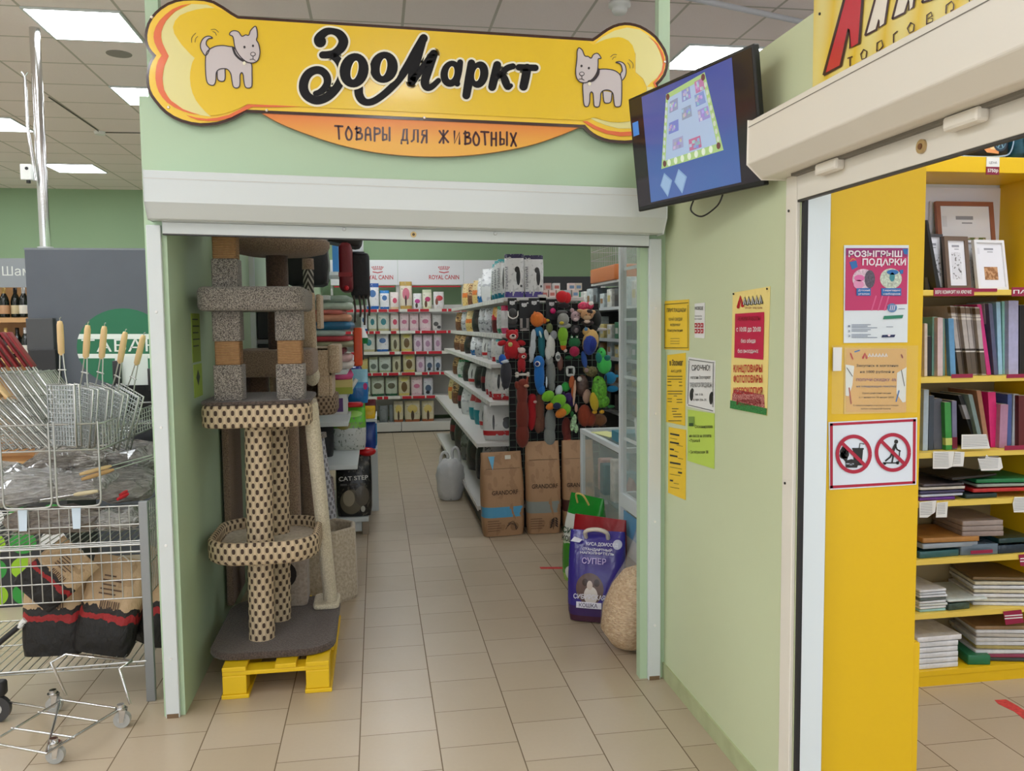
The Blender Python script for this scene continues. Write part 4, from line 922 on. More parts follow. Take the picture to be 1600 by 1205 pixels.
ROWS = [(0, crop(560, 400, 7.53), 483, [(92, 248, 320, 'blue', (26, 84, 160)), (252, 368, 405, 'blue', (40, 130, 200)), (372, 480, 425, 'pink'), (487, 640, 300, 'gold', (190, 156, 80)), (645, 750, 440, 'purple'), (755, 870, 395, 'cream', (206, 212, 180)), (885, 1015, 420, 'red')]),
        (1, crop(560, 400, 7.53), 517, [(30, 105, 665, 'blue'), (115, 220, 670, 'teal'), (225, 370, 655, 'teal', (206, 220, 222)), (375, 480, 675, 'pink'), (487, 600, 675, 'pale'), (602, 715, 675, 'pale'), (718, 862, 660, 'pale', (222, 200, 208)), (870, 985, 690, 'grey')]),
        (2, crop(560, 400, 7.53), 549, [(50, 200, 910, 'teal', (196, 206, 204)), (212, 362, 905, 'blue'), (380, 490, 925, 'olive'), (500, 640, 905, 'og'), (650, 758, 930, 'lilac'), (762, 875, 930, 'lilac'), (890, 985, 925, 'lilac', (232, 222, 228))]),
        (3, crop(560, 540, 8.036), 583, [(0, 125, 170, 'yellow'), (132, 250, 150, 'mint', (180, 184, 150)), (257, 415, 150, 'mint'), (425, 540, 140, 'olive'), (560, 720, 115, 'og'), (727, 840, 140, 'lilac'), (845, 950, 140, 'steel'), (957, 1050, 140, 'steel', (214, 214, 214))]),
        (4, crop(560, 540, 8.036), 620, [(75, 155, 420, 'mint'), (162, 330, 405, 'sage'), (340, 495, 405, 'sage'), (502, 655, 390, 'og', (216, 204, 150)), (662, 810, 395, 'pale'), (817, 945, 410, 'steel', (214, 206, 220))]),
        (5, crop(560, 540, 8.036), 660, [(260, 378, 760, 'slate'), (388, 440, 750, 'slate'), (444, 570, 705, 'chart', (190, 180, 160)), (580, 785, 700, 'chart'), (797, 958, 700, 'chart')])]
RN = ['top', 'second', 'third', 'fourth', 'fifth', 'bottom']
for zi, q, by, items in ROWS:
    for k_, it in enumerate(items):
        a_, c_ = q((it[0], 0))[0], q((it[1], 0))[0]
        p0 = PY(YW+.06, a_, by); p1 = PY(YW+.06, c_, by); pt = PY(YW+.06, (a_+c_)/2, q((0, it[2]))[1])
        w_ = (p1.x-p0.x)*.98; h_ = max(.16, pt.z-ZR[zi]); h_ = min(h_, (9 if zi == 0 else .27 if zi < 4 else .31))
        m = MB(food_mat(it[3], it[4] if len(it) > 4 else None)); pillow(m, w_, min(.12, w_*.6), h_, .06, zi*20+k_, n=12, rows=6)
        o = m.build('food_bag', loc=((p0.x+p1.x)/2, YW+.13, ZR[zi]+.001))
        tag(o, '%s food bag, %s from the left, %s back wall shelf' % (LOOK[it[3]], ORD[k_], RN[zi]), 'food bag', 'food bags on the back wall shelving')

# ---------------------------------------------------------------- island shelving in the middle
GY0, GY1, GXC = 6.42, 10.9, 1.27
t = thing('island_shelving', 'long white island shelving right of the aisle, toys hung on its end', 'shelving')
m = MB(SHELF)
for i in range(6):
    y = GY0+.02+i*(GY1-GY0-.05)/5; m.box(GXC-.03, GXC+.03, y-.02, y+.02, 0, 1.82)
m.build('upright', t)
MB(SHELF).box(GXC-.012, GXC+.012, GY0+.04, GY1-.04, .1, 1.78).build('back_panel', t)
GS = [(1.80, .97, 1.60), (1.52, .955, 1.60), (1.29, .87, 1.68), (1.0, .86, 1.68), (.68, .755, 1.79), (.19, .755, 1.79)]
for z, xa, xb in GS:
    MB(SHELF).box(xa, xb, GY0, GY1, z-.03, z).build('shelf_board', t, bev=.003)
    m = MB(mat((214, 212, 206), .4)); m.box(xa-.008, xa-.001, GY0, GY1, z-.037, z-.001)
    m.m(mat((232, 230, 222), .5)); rr = random.Random(int(z*100))
    y = GY0+.05
    while y < GY1-.1:
        m.box(xa-.0095, xa-.008, y, y+.06, z-.034, z-.004); y += rr.uniform(.1, .22)
    m.build('price_rail', t)
MB(DARK).box(.80, 1.74, GY0+.03, GY1-.03, 0, .16).build('plinth', t)
m = MB(mat((110, 124, 112), .4, .4))
for i in range(14): m.cyl((1.0+i*.055, GY0-.012, .30), (1.0+i*.055, GY0-.012, 1.76), .0028, n=5)
for i in range(27): m.cyl((1.0, GY0-.012, .31+i*.0555), (1.715, GY0-.012, .31+i*.0555), .0028, n=5)
m.build('end_grid', t)
MB(mat((28, 27, 28), .8)).box(1.0, 1.72, GY0-.004, GY0-.001, .22, 1.76).build('end_panel', t)
# goods on the side towards the aisle
def dogbag(seed): return None
SILV = art('silver_print', [(0, (74, 60, 130)), (.13, (214, 214, 212)), (.9, (40, 36, 70))], [(.72, .48, .1, .2, (24, 24, 26)), (.66, .64, .12, .07, (24, 24, 26)), (.86, .26, .05, .03, (60, 60, 60))], .3, mot=((188, 188, 186), None, 7, .6))
SILT = art('silver_teal_print', [(0, (26, 110, 130)), (.13, (212, 214, 210)), (.9, (30, 150, 150))], [(.4, .5, .05, .28, (90, 92, 90))], .3, mot=((186, 188, 184), None, 7, .6))
WRED = art('white_red_print', [(0, (206, 206, 202)), (.14, (190, 36, 40)), (.28, (214, 214, 210))], [(.62, .48, .1, .14, (20, 20, 22)), (.66, .6, .13, .07, (20, 20, 22)), (.85, .46, .06, .03, (50, 50, 52)), (.28, .52, .03, .22, (60, 60, 62))], .32, mot=((196, 196, 192), None, 6, .64))
WRD2 = art('white_stripe_print', [(0, (180, 30, 40)), (.2, (214, 212, 206))], [(.3, .6, .05, .24, (30, 30, 32)), (.5, .58, .05, .26, (30, 30, 32)), (.7, .6, .05, .24, (30, 30, 32))], .32, mot=((190, 190, 186), None, 8, .6))
PNKW = art('pink_white_print', [(0, (206, 74, 118)), (.2, (216, 214, 212)), (.82, (196, 34, 84))], [(.55, .48, .12, .16, (40, 60, 40)), (.8, .36, .06, .05, (50, 60, 50))], .32)
GRNW = art('green_white_print', [(0, (40, 130, 90)), (.18, (206, 210, 204)), (.86, (60, 150, 100))], [(.5, .5, .2, .18, (150, 170, 150))], .32, mot=((180, 190, 180), None, 10, .55))
REDY = art('red_yellow_print', [(0, (90, 20, 26)), (.5, (190, 30, 50)), (.7, (226, 170, 80))], [(.5, .7, .3, .12, (236, 190, 110))], .28)
SIL0 = art('plain_silver_print', [(0, (176, 176, 178)), (.5, (204, 204, 206))], [], .2, mot=((120, 120, 124), None, 7, .58))
DRK0 = art('dark_print', [(0, (36, 28, 30)), (.2, (30, 28, 30)), (.85, (60, 52, 54))], [(.5, .5, .25, .2, (60, 48, 44))], .3)
ORNW = art('orange_white_print', [(0, (220, 190, 120)), (.4, (224, 120, 50)), (.6, (222, 200, 150))], [], .3, mot=((160, 120, 70), None, 12, .6))
WBLU = art('white_blue_print', [(0, (36, 96, 150)), (.3, (226, 226, 226))], [], .25, mot=((180, 180, 184), None, 9, .58))
TEAR = art('teal_red_print', [(0, (30, 140, 150)), (.5, (216, 216, 216)), (.75, (190, 30, 50))], [], .28)
BLKR = art('black_red_print', [(0, (24, 22, 24)), (.35, (130, 24, 36)), (.6, (26, 24, 26))], [], .3)
TANP = art('tan_print', [(0, (120, 76, 50)), (.5, (200, 160, 110))], [], .35, mot=((90, 60, 40), None, 9, .55))
CREW = art('crumpled_white_print', [(0, (216, 216, 214)), (.5, (230, 230, 230))], [], .2, mot=((190, 190, 194), None, 5, .6))
GRY1 = art('grey_film_print', [(0, (96, 98, 98)), (.5, (120, 122, 120))], [], .25, mot=((60, 62, 60), None, 6, .55))
GN = ['top', 'second', 'third', 'fourth', 'fifth', 'lowest']
def gbag(z, x, y, w_, h_, m_, lab, rz, seed, dd=None):
    m = MB(m_); pillow(m, w_, dd or w_*.42, h_, .1, seed, n=14, rows=8)
    o = m.build('food_bag', loc=(x, y, z+.001)); o.rotation_euler[2] = rz
    return tag(o, lab, 'food bag', 'food bags on the island shelving')
H = -pi/2
SPEC = [(0, 1.12, [(6.49, .155, .325, SILV, 'silver bag with a dark dog outline, rightmost on', -.08, 1.215), (6.50, .155, .335, SILV, 'silver dog bag left of the rightmost one on', -.25, 1.065), (6.66, .16, .31, SILT, 'silver bag with teal top, third along', -.5, 1.03), (6.84, .17, .31, SILT, 'silver bag with teal foot, fourth along', -.7, 1.03), (7.06, .18, .30, SILT, 'silver teal bag before the green bottle on', -.8, 1.04), (8.0, .28, .32, CREW, 'crumpled white bag past the green bottle on', -.7), (8.5, .24, .26, WBLU, 'white and blue bag before the orange one on', -.8), (8.95, .24, .26, ORNW, 'orange and cream bag far along', -.8), (9.5, .22, .24, TANP, 'tan bag near the far end of', -.8), (10.1, .22, .28, ORNW, 'pale orange bag at the far end of', -.8)]),
        (1, 1.06, [(6.56, .19, .22, PNKW, 'pink and white bag nearest on', -.35), (6.80, .19, .22, GRNW, 'green and white bag second along', -.5), (7.15, .2, .22, REDY, 'red and yellow bag third along', -.9), (7.55, .2, .22, SIL0, 'shiny silver bag fourth along', -.9), (7.95, .2, .23, SIL0, 'second shiny silver bag along', -.9), (8.4, .22, .22, DRK0, 'black bag beyond the silver ones on', -.9), (9.0, .22, .22, ORNW, 'orange and cream bag beyond the black one on', -.9), (9.6, .2, .22, SIL0, 'silver bag near the far end of', -.9), (10.3, .2, .22, TANP, 'brown bag at the far end of', -.9)]),
        (2, 1.02, [(6.60, .2, .185, SILT, 'grey white bag nearest on', -.5), (6.85, .2, .185, WRD2, 'white bag with dark streaks second along', -.6), (7.2, .19, .19, SIL0, 'plain silver bag third along', -.9), (7.5, .17, .19, WRED, 'red and white bag fourth along', -.9), (7.9, .2, .18, SIL0, 'silver grey bag fifth along', -.9), (8.3, .2, .18, WBLU, 'white bag with blue foot sixth along', -.9), (8.8, .22, .18, DRK0, 'black bag seventh along', -.9), (9.4, .2, .18, TANP, 'tan bag eighth along', -.9), (10.1, .2, .18, TANP, 'brown bag at the far end of', -.9)]),
        (3, 1.0, [(6.58, .23, .24, WRD2, 'white bag with red foot nearest on', -.35), (6.80, .23, .24, WRD2, 'white bag with red foot second along', -.5), (7.05, .22, .23, WRD2, 'white bag with red foot third along', -.7), (7.4, .18, .22, BLKR, 'black and red bag fourth along', -.9), (7.8, .2, .2, DRK0, 'black bag fifth along', -.9), (8.25, .22, .21, WRED, 'white bag leaning on the black one on', -.9), (8.8, .22, .2, DRK0, 'dark bag seventh along', -.9), (9.4, .22, .2, GRNW, 'pale green bag eighth along', -.9), (10.1, .2, .2, TANP, 'rust bag at the far end of', -.9)]),
        (4, .97, [(6.60, .30, .275, WRED, 'large white bag with black dog and red band nearest on', -.12), (6.92, .24, .25, WRED, 'white bag with red band second along', -.8), (7.25, .24, .25, WRED, 'white bag with dark lettering third along', -.9), (7.6, .22, .27, TEAR, 'teal and red bag fourth along', -1), (8.0, .22, .24, TEAR, 'teal foot bag fifth along', -1), (8.5, .26, .27, CREW, 'crumpled white film bag sixth along', -.9), (9.1, .22, .24, BLKR, 'red and black bag seventh along', -.9), (9.7, .24, .26, TANP, 'brown bag eighth along', -.9), (10.3, .22, .25, ORNW, 'orange bag at the far end of', -.9)]),
        (5, .98, [(6.66, .3, .36, GRY1, 'dark film bag nearest on', -.5), (7.05, .3, .38, SIL0, 'large grey bag leaning out second along', -.9), (7.5, .3, .36, DRK0, 'black sack third along', -1), (8.0, .3, .38, DRK0, 'black sack fourth along', -1), (8.6, .3, .36, GRY1, 'grey green sack fifth along', -1), (9.3, .3, .36, DRK0, 'black sack sixth along', -1), (10.1, .26, .32, BLKR, 'red patched sack at the far end of', -1)])]
for zi, x, items in SPEC:
    for k_, it_ in enumerate(items):
        y, w_, h_, m_, lab, rz = it_[:6]
        if k_ > 2 and zi: w_ *= 1.25
        o = gbag(GS[zi][0], it_[6] if len(it_) > 6 else x, y, w_, h_, m_, lab+' the '+GN[zi]+' island shelf', rz, zi*31+k_)
        if zi == 0 and k_ < 5:
            letters_on(o, 'PREMIUM' if k_ > 9 else 'ПРЕМИУМ', frame((-.045, -.036, .15), (0, .02, 1), (-1, 0, 0)), .02, mat((70, 68, 84), .4), width=.17)
b_ = MB(mat((24, 60, 30), .15)); b_.lathe([(.001, 0), (.036, 0), (.038, .02), (.038, .16), (.014, .22), (.013, .28), (.001, .28)], n=18)
b_.m(mat((180, 220, 150), .4)).lathe([(.0385, .06), (.0386, .065), (.0386, .09), (.0385, .095)], n=18)
tag(b_.build('bottle', loc=(1.06, 7.55, 1.801)), 'dark green bottle standing between bags on top of the island shelving', 'bottle')
# little boxes on the top end of the island
rr = random.Random(5); PC = [(214, 196, 186), (226, 206, 200), (206, 196, 176), (196, 170, 164), (214, 214, 210), (186, 200, 206)]
spots = [(1.30, 0), (1.36, 0), (1.42, 0), (1.33, 1), (1.40, 1), (1.48, 0), (1.545, 0), (1.52, 1), (1.575, 1)]
for i, (x, lv) in enumerate(spots):
    m = MB(mat(PC[i % 6], .5)); m.box(-.026, .026, -.03, .03, 0, .055); m.m(mat((190, 110, 100) if i < 5 else (110, 140, 170), .5)).box(-.018, .018, -.0305, -.03, .012, .036)
    tag(m.build('small_box', loc=(x, 6.50+.02*lv, 1.801+.0555*lv), bev=.002), 'small %s box, %s from the left in the %s row on the island end' % (['pinkish', 'rosy', 'tan', 'dusty pink', 'white', 'pale blue'][i % 6], ORD[[0, 1, 2, 0, 1, 3, 4, 2, 3][i]], 'upper' if lv else 'lower'), 'box', 'small boxes on top of the island end')

# ---------------------------------------------------------------- paper sacks on the floor in front of the island
KRAFT = (176, 138, 102)
def sack(label, x, y, w_, d_, h_, band, rz, lean, word, seed, rowv):
    t = thing('paper_sack', label, 'sack', (x, y, 0), rz, 'brown paper sacks in front of the hanging toys')
    bands = [(0, KRAFT)] + ([(.235, band), (.245, band), (.36, KRAFT)])
    k = art('kraft_print_%d' % seed, bands, [(.72, .12, .1, .05, (150, 114, 82)), (.3, .66, .05, .06, (166, 128, 94))], .6, mot=((164, 126, 92), None, 5, .6))
    m = MB(k); m.T = Matrix.Rotation(lean, 4, 'X'); pillow(m, w_, d_, h_, .07, seed, n=20, rows=11); o = m.build('bag', t)
    ink = mat((58, 40, 30), .6); T4 = Matrix.Rotation(lean, 4, 'X')
    tx = MB(ink); tx.text(word, T4 @ frame((0, -d_/2-.004, h_*.50), (1, 0, 0), (0, -.12, 1)), .034, .012, 'c', .2)
    tx.build('printed_lettering', t)
    mm = MB(mat((110, 80, 58), .6)); mm.T = T4
    for q in range(5): mm.box(-w_*.42, -w_*.42+.09+.015*(q % 2), -d_/2-.0015, -d_/2, .045+.018*q, .049+.018*q)
    bb = Board(lambda a, c: T4 @ Vector((a, -d_/2-.001, c)), (0, -1, 0)); bb.mb = mm
    if rowv == 0:
        for q in range(3): bb.stroke([(.0+.01*q, .05+.02*q), (.04, .085+.006*q), (.09-.012*q, .06+.02*q), (.08, .04)], ink, 1, w=.004)
    elif rowv == 1:
        bb.stroke([(.06, .03), (.07, .12)], ink, 1, w=.004)
        for q in range(4): bb.ell((.045+.005*q, .05+.018*q), (.014, .006), ink, 1, .8); bb.ell((.088, .055+.018*q), (.014, .006), ink, 1, -.8)
    mm.build('printed_emblem', t)
    s_ = MB(mat((120, 92, 66), .6)); s_.T = T4; s_.box(-w_*.4, w_*.4, -d_*.28, -d_*.27, h_*.80, h_*.806); s_.build('seam_fold', t)
    return t
s1 = sack('brown paper sack with a light blue band, leftmost of three below the toys', .92, 6.26, .33, .17, .63, (84, 160, 200), .12, -.06, 'GRANDORF', 1, 0)
m = MB(mat((110, 180, 214), .5)); m.T = Matrix.Rotation(-.06, 4, 'X'); m.prism([(-.11, -.037, .6), (-.06, -.037, .6), (-.085, -.068, .5)], (0, .004, 0)); m.build('blue_tab', s1)
m = MB(mat((226, 222, 210), .5)); m.T = Matrix.Rotation(-.06, 4, 'X'); m.box(.02, .065, -.04, -.036, .575, .605); m.build('price_sticker', s1)
sack('brown paper sack with a grey band and leaf emblem, middle of the three', 1.235, 6.27, .27, .17, .70, (140, 146, 140), 0, -.05, 'GRANDORF', 2, 1)
sack('brown paper sack with a dark brown band, rightmost of the three, behind the green bag', 1.51, 6.27, .25, .17, .70, (74, 34, 26), -.05, -.05, 'GRANDORF', 3, 2)
# carrier bag
k = NT('thin_white_polythene', .3); k.b.inputs['Alpha'].default_value = .93; xyz, vec = k.xyz(); k.col(k.mix(k.noise(vec, 9), lin((226, 228, 228)), lin((246, 247, 247)))); k.bump(k.noise(vec, 14, 4), .8, .02)
t = thing('carrier_bag', 'full white plastic carrier bag standing in the aisle', 'carrier bag', (.64, 7.64, 0))
rings = []
for z, r_ in ((0, .08), (.012, .105), (.1, .122), (.22, .13), (.3, .118), (.345, .095), (.375, .06)):
    rings.append([((r_*(1+.07*sin(5*a_+z*30)))*cos(a_), .85*r_*(1+.07*sin(5*a_+z*30))*sin(a_), z) for a_ in [2*pi*i/30 for i in range(30)]])
m = MB(k.m); m.loft(rings); m.build('body', t)
for sx in (-1, 1):
    m = MB(k.m); m.tube(crom([(sx*.06-.03, -.02, .33), (sx*.05-.03, 0, .42+.02*sx), (sx*.05, .0, .455+.02*sx), (sx*.05+.03, .0, .42+.02*sx), (sx*.06+.03, .02, .33)], 5), .014, 6); m.build('handle', t)
m = MB(mat((150, 154, 148), .5)); m.lathe([(.02, .01), (.085, .012), (.095, .1), (.098, .2), (.05, .21)], n=20); m.build('contents', t)
# bags by the glass counter
def tall_bag(label, x, y, w_, d_, h_, mt, rz, leanx, seed, cat='litter bag'):
    t = thing('litter_bag', label, cat, (x, y, 0), rz, None)
    m = MB(mt); m.T = Matrix.Rotation(leanx, 4, 'X'); pillow(m, w_, d_, h_, .05, seed, n=20, rows=10); m.build('bag', t)
    return t
gk = art('green_field_print', [(0, (150, 190, 90)), (.1, (90, 160, 50)), (.22, (70, 150, 46)), (.44, (206, 222, 190)), (.5, (226, 230, 222)), (.78, (30, 140, 44))], [(.3, .3, .3, .16, (60, 140, 40)), (.7, .36, .2, .12, (110, 180, 70)), (.5, .12, .3, .1, (226, 230, 220))], .25)
t = tall_bag('green and white bag standing by the glass counter, left of the purple bag', 1.225, 4.98, .30, .16, .54, gk, -1.05, -.08, 21)
letters_on(t, 'СИБИР', Matrix.Rotation(-.08, 4, 'X') @ frame((-.12, -.0805, .30), (1, 0, 0), (0, 0, 1)), .035, mat((30, 70, 40), .4), bold=.03, align='l', width=.2)
letters_on(t, 'КОШКА', Matrix.Rotation(-.08, 4, 'X') @ frame((-.12, -.0815, .25), (1, 0, 0), (0, 0, 1)), .032, mat((40, 60, 44), .4), bold=.03, align='l', width=.16)
MB(mat((214, 190, 110), .4)).tube(crom([(-.02, -.02, .5), (.0, -.05, .56), (.06, -.05, .56), (.08, -.02, .5)], 5), .006).build('handle', t)
rk = art('red_print', [(0, (170, 30, 40)), (.1, (214, 120, 110)), (.3, (160, 24, 34)), (.34, (150, 22, 32))], [], .28)
t = tall_bag('dark red bag almost hidden behind the purple bag', 1.19, 4.52, .34, .1, .51, rk, -.75, -.1, 22)
yk = art('lime_print', [(0, (190, 196, 60)), (.5, (214, 214, 80))], [], .3, mot=((60, 60, 30), None, 9, .66))
t = tall_bag('lime yellow bag seen between the green and the dark red bags', 1.215, 4.73, .3, .07, .46, yk, -1.0, -.08, 23)
vk = art('purple_print', [(0, (66, 30, 50)), (.09, (58, 34, 90)), (.2, (54, 42, 130)), (.86, (58, 48, 140))], [(.42, .40, .24, .17, (98, 74, 68)), (.44, .33, .12, .1, (214, 206, 200)), (.34, .47, .05, .04, (60, 40, 36)), (.54, .47, .05, .04, (60, 40, 36)), (.42, .44, .05, .05, (206, 190, 180)), (.86, .87, .08, .05, (196, 196, 214))], .2)
t = tall_bag('purple cat litter bag with a printed cat, in front of the straw bag', 1.14, 4.33, .31, .17, .50, vk, -.42, -.12, 24); t.scale = (1, 1, .955)
LX = Matrix.Rotation(-.12, 4, 'X'); LW = mat((222, 220, 232), .4); LV = mat((190, 170, 220), .4)
for word, z, h_, w_, mm, xx in (('КИСА ДОМОСЕД', .425, .018, .17, LW, -.05), ('СТАНДАРТНЫЙ', .397, .013, .16, LW, -.07), ('НАПОЛНИТЕЛЬ', .378, .013, .18, LW, -.08), ('СУПЕР', .325, .032, .13, LV, -.07), ('СИБИРСКАЯ', .13, .026, .17, LW, -.11), ('КОШКА', .085, .022, .10, mat((40, 30, 70), .4), -.08)):
    yy = -.0865 if z < .3 else -.0865+.02*(z-.25)/.2
    letters_on(t, word, LX @ frame((xx, yy-.003, z), (1, 0, 0), (0, -.02 if z < .3 else .13, 1)), h_, mm, bold=.02, align='l', width=w_)
m = MB(LW); m.T = LX; m.rprism(-.095, .04, -.0885, -.086, .079, .113, .001, .0005); m.build('word_plate', t)
MB(mat((216, 206, 190), .35)).tube(crom([LX @ Vector(p_) for p_ in ((-.06, -.02, .46), (-.055, -.06, .50), (0, -.07, .515), (.055, -.06, .50), (.06, -.02, .46))], 6), .012).build('handle', t)
m = MB(LW); m.T = LX; m.prism([(-.14, -.05, .44), (-.09, -.055, .435), (-.075, -.05, .452), (-.12, -.04, .465)], (0, .003, 0)); m.build('white_flash', t)
# clear sack of straw pellets
t = thing('straw_bag', 'clear plastic sack of pale straw pellets beside the right door jamb', 'sack', (1.218, 3.90, 0)); t.scale = (1.12, 1.1, 1.06)
k = NT('straw_pellets', .7); xyz, vec = k.xyz(); v_ = k.n('TexVoronoi'); v_.inputs['Scale'].default_value = 75; mp = k.n('Mapping'); mp.inputs['Scale'].default_value = (1, 1, 2.2); k.t.links.new(vec, mp.inputs[0]); k.t.links.new(mp.outputs[0], v_.inputs['Vector'])
r = k.n('ValToRGB'); k.t.links.new(v_.outputs['Color'], r.inputs[0]); r.color_ramp.elements[0].color = lin((186, 140, 84)); r.color_ramp.elements[1].color = lin((238, 206, 158)); k.col(r.outputs[0]); k.bump(v_.outputs['Distance'], 1, .01)
def strawring(z, rx, ry, cx=0): return [(cx+rx*cos(a_), ry*sin(a_), z) for a_ in [2*pi*i/28 for i in range(28)]]
m = MB(k.m); m.loft([strawring(.004, .02, .03, -.02), strawring(.03, .07, .09, -.03), strawring(.1, .115, .14, -.03), strawring(.2, .12, .145, -.015), strawring(.3, .105, .12, .01), strawring(.36, .08, .09, .03), strawring(.38, .05, .05, .04)]); m.build('pellets', t)
k = NT('clear_film', .12); k.b.inputs['Alpha'].default_value = .18; k.col(lin((244, 236, 226))); xyz, vec = k.xyz(); k.bump(k.noise(vec, 16), .6, .01)
m = MB(k.m); m.loft([strawring(.002, .024, .034, -.02), strawring(.03, .075, .095, -.03), strawring(.1, .12, .145, -.03), strawring(.2, .125, .15, -.015), strawring(.3, .11, .125, .01), strawring(.4, .075, .1, .035), strawring(.5, .05, .09, .05), strawring(.6, .03, .1, .065)]); m.build('film', t)

# ---------------------------------------------------------------- glass counter and glass cabinet on the right
GLS = mat((210, 226, 220), .03, alpha=.16, name='clear_glass')
t = thing('glass_counter', 'low glass display counter with white frame right of the paper sacks', 'display counter', (1.40, 4.76, 0))
m = MB(WHITE)
for x in (0, .52):
    for y in (0, .96): m.box(x, x+.03, y, y+.03, 0, .86)
for z in (.06, .83):
    for x in (0, .52): m.box(x, x+.03, .03, .96, z, z+.03)
    for y in (0, .96): m.box(.03, .52, y, y+.03, z, z+.03)
m.build('frame', t)
MB(WHITE).box(.03, .52, .03, .96, .06, .085).build('floor_board', t)
MB(GLS).box(.012, .016, .03, .96, .09, .83).box(.03, .52, .012, .016, .09, .83).box(.03, .52, .975, .979, .09, .83).box(.03, .52, .03, .96, .855, .859).build('glass_pane', t)
MB(GLS).box(.03, .52, .03, .96, .46, .466).build('glass_shelf', t)
rr = random.Random(11)
for lv, z in (('upper', .467), ('lower', .0855)):
    for i in range(7):
        c = [(200, 90, 80), (90, 170, 190), (214, 208, 200), (170, 150, 130), (60, 110, 120), (206, 170, 160), (120, 120, 110)][(i+(lv == 'lower')*3) % 7]
        nm = ['red', 'pale blue', 'white', 'taupe', 'teal', 'salmon', 'grey'][(i+(lv == 'lower')*3) % 7]
        h_ = .12+.16*rr.random(); y = 4.76+.1+.125*i
        m = MB(mat(c, .4, noise=.25, scale=25))
        if i % 3: m.rprism(-.05, .05, -.05, .05, 0, h_, .012, .006)
        else: pillow(m, .1, .07, h_, .1, i)
        o = m.build('display_item', loc=(1.50+.02*(i % 2), y, z+.001)); o.rotation_euler[2] = -pi/2
        tag(o, '%s packet in the glass counter, %s from the near end on its %s shelf' % (nm, ORD[i], lv), 'packet', 'packets in the glass counter')
m = MB(mat((236, 236, 232), .5)).box(-.08, .08, -.003, .003, 0, .16); o = m.build('leaflet_card', loc=(1.62, 4.9, .861)); o.rotation_euler = (-.2, 0, .15); tag(o, 'white card with black butterfly mark standing on the glass counter', 'card')
b = Board(lambda a, c: Vector((a, -.0032, c)), (0, -1, 0)); 
for s_ in (-1, 1): b.shape([(-.03, .12), (-.03+s_*.022, .14), (-.03+s_*.018, .122), (-.03+s_*.022, .104)], BLACK, 1)
for z in (.05, .065, .08): b.shape([(-.05, z), (.05, z), (.05, z+.004), (-.05, z+.004)], DARK, 1)
b.mb.build('printed_mark', o)
goods('box', 'teal flat box lying on the glass counter beside the card', 'box', (1.52, 5.05, .861), lambda m: m.m(mat((30, 120, 140), .4)).box(-.06, .1, -.1, .1, 0, .06))
goods('leaflet', 'pale yellow leaflet on top of the glass counter', 'leaflet', (1.5, 5.4, .8605), lambda m: m.m(mat((220, 222, 150), .5)).box(-.06, .06, -.15, .12, 0, .004), .2)
t = thing('glass_cabinet', 'tall glass display cabinet just inside the right door jamb', 'display cabinet', (1.35, 3.68, 0))
m = MB(WHITE)
for x in (0, .40):
    for y in (0, .90): m.box(x, x+.035, y, y+.035, 0, 2.15)
for z in (0, .56, 2.12):
    h_ = .075 if z == .56 else .03
    for x in (0, .40): m.box(x, x+.035, .035, .90, z, z+h_)
    for y in (0, .90): m.box(.035, .40, y, y+.035, z, z+h_)
m.build('frame', t)
MB(GLS).box(.014, .018, .035, .90, .62, 2.12).box(.035, .40, .915, .919, .62, 2.12).box(.035, .40, .014, .018, .62, 2.12).build('glass_pane', t)
m = MB(art('blue_poster_print', [(0, (150, 150, 150)), (.45, (190, 200, 206)), (.7, (90, 150, 190))], [], .4)); m.box(.012, .016, .05, .88, .1, .54); m.build('lower_panel', t)
MB(mat((110, 112, 108), .5)).box(.41, .42, .035, .90, .62, 2.12).build('back_panel', t)
CS = [.63, .95, 1.3, 1.62, 1.9]
for z in CS[1:]: MB(GLS).box(.035, .40, .035, .90, z-.006, z).m(WHITE).box(.02, .03, .035, .90, z-.012, z+.004).build('shelf', t)
pal = [(206, 200, 190), (160, 160, 150), (196, 70, 80), (70, 60, 130), (210, 196, 160), (120, 130, 120), (226, 226, 222), (50, 70, 140), (150, 120, 100)]
pnm = ['cream', 'grey', 'red', 'violet', 'sand', 'sage', 'white', 'blue', 'brown']
for lv, z in enumerate(CS):
    for i in range(6):
        c = pal[(i*2+lv*3) % 9]; h_ = .1+.13*rr.random()
        m = MB(mat(c, .4, noise=.3, scale=30)); m.rprism(-.045, .045, -.045, .045, 0, h_, .01, .005)
        m.m(mat(pal[(i*5+lv) % 9], .4)).box(-.0458, -.0448, -.03, .03, h_*.3, h_*.7)
        tag(m.build('display_item', loc=(1.35+.1+.03*(i % 2), 3.68+.12+.14*i, z+.002)), '%s packet in the glass cabinet, %s from the door on its %s shelf' % (pnm[(i*2+lv*3) % 9], ORD[i], ['lowest', 'second', 'third', 'fourth', 'top'][lv]), 'packet', 'packets in the glass cabinet')

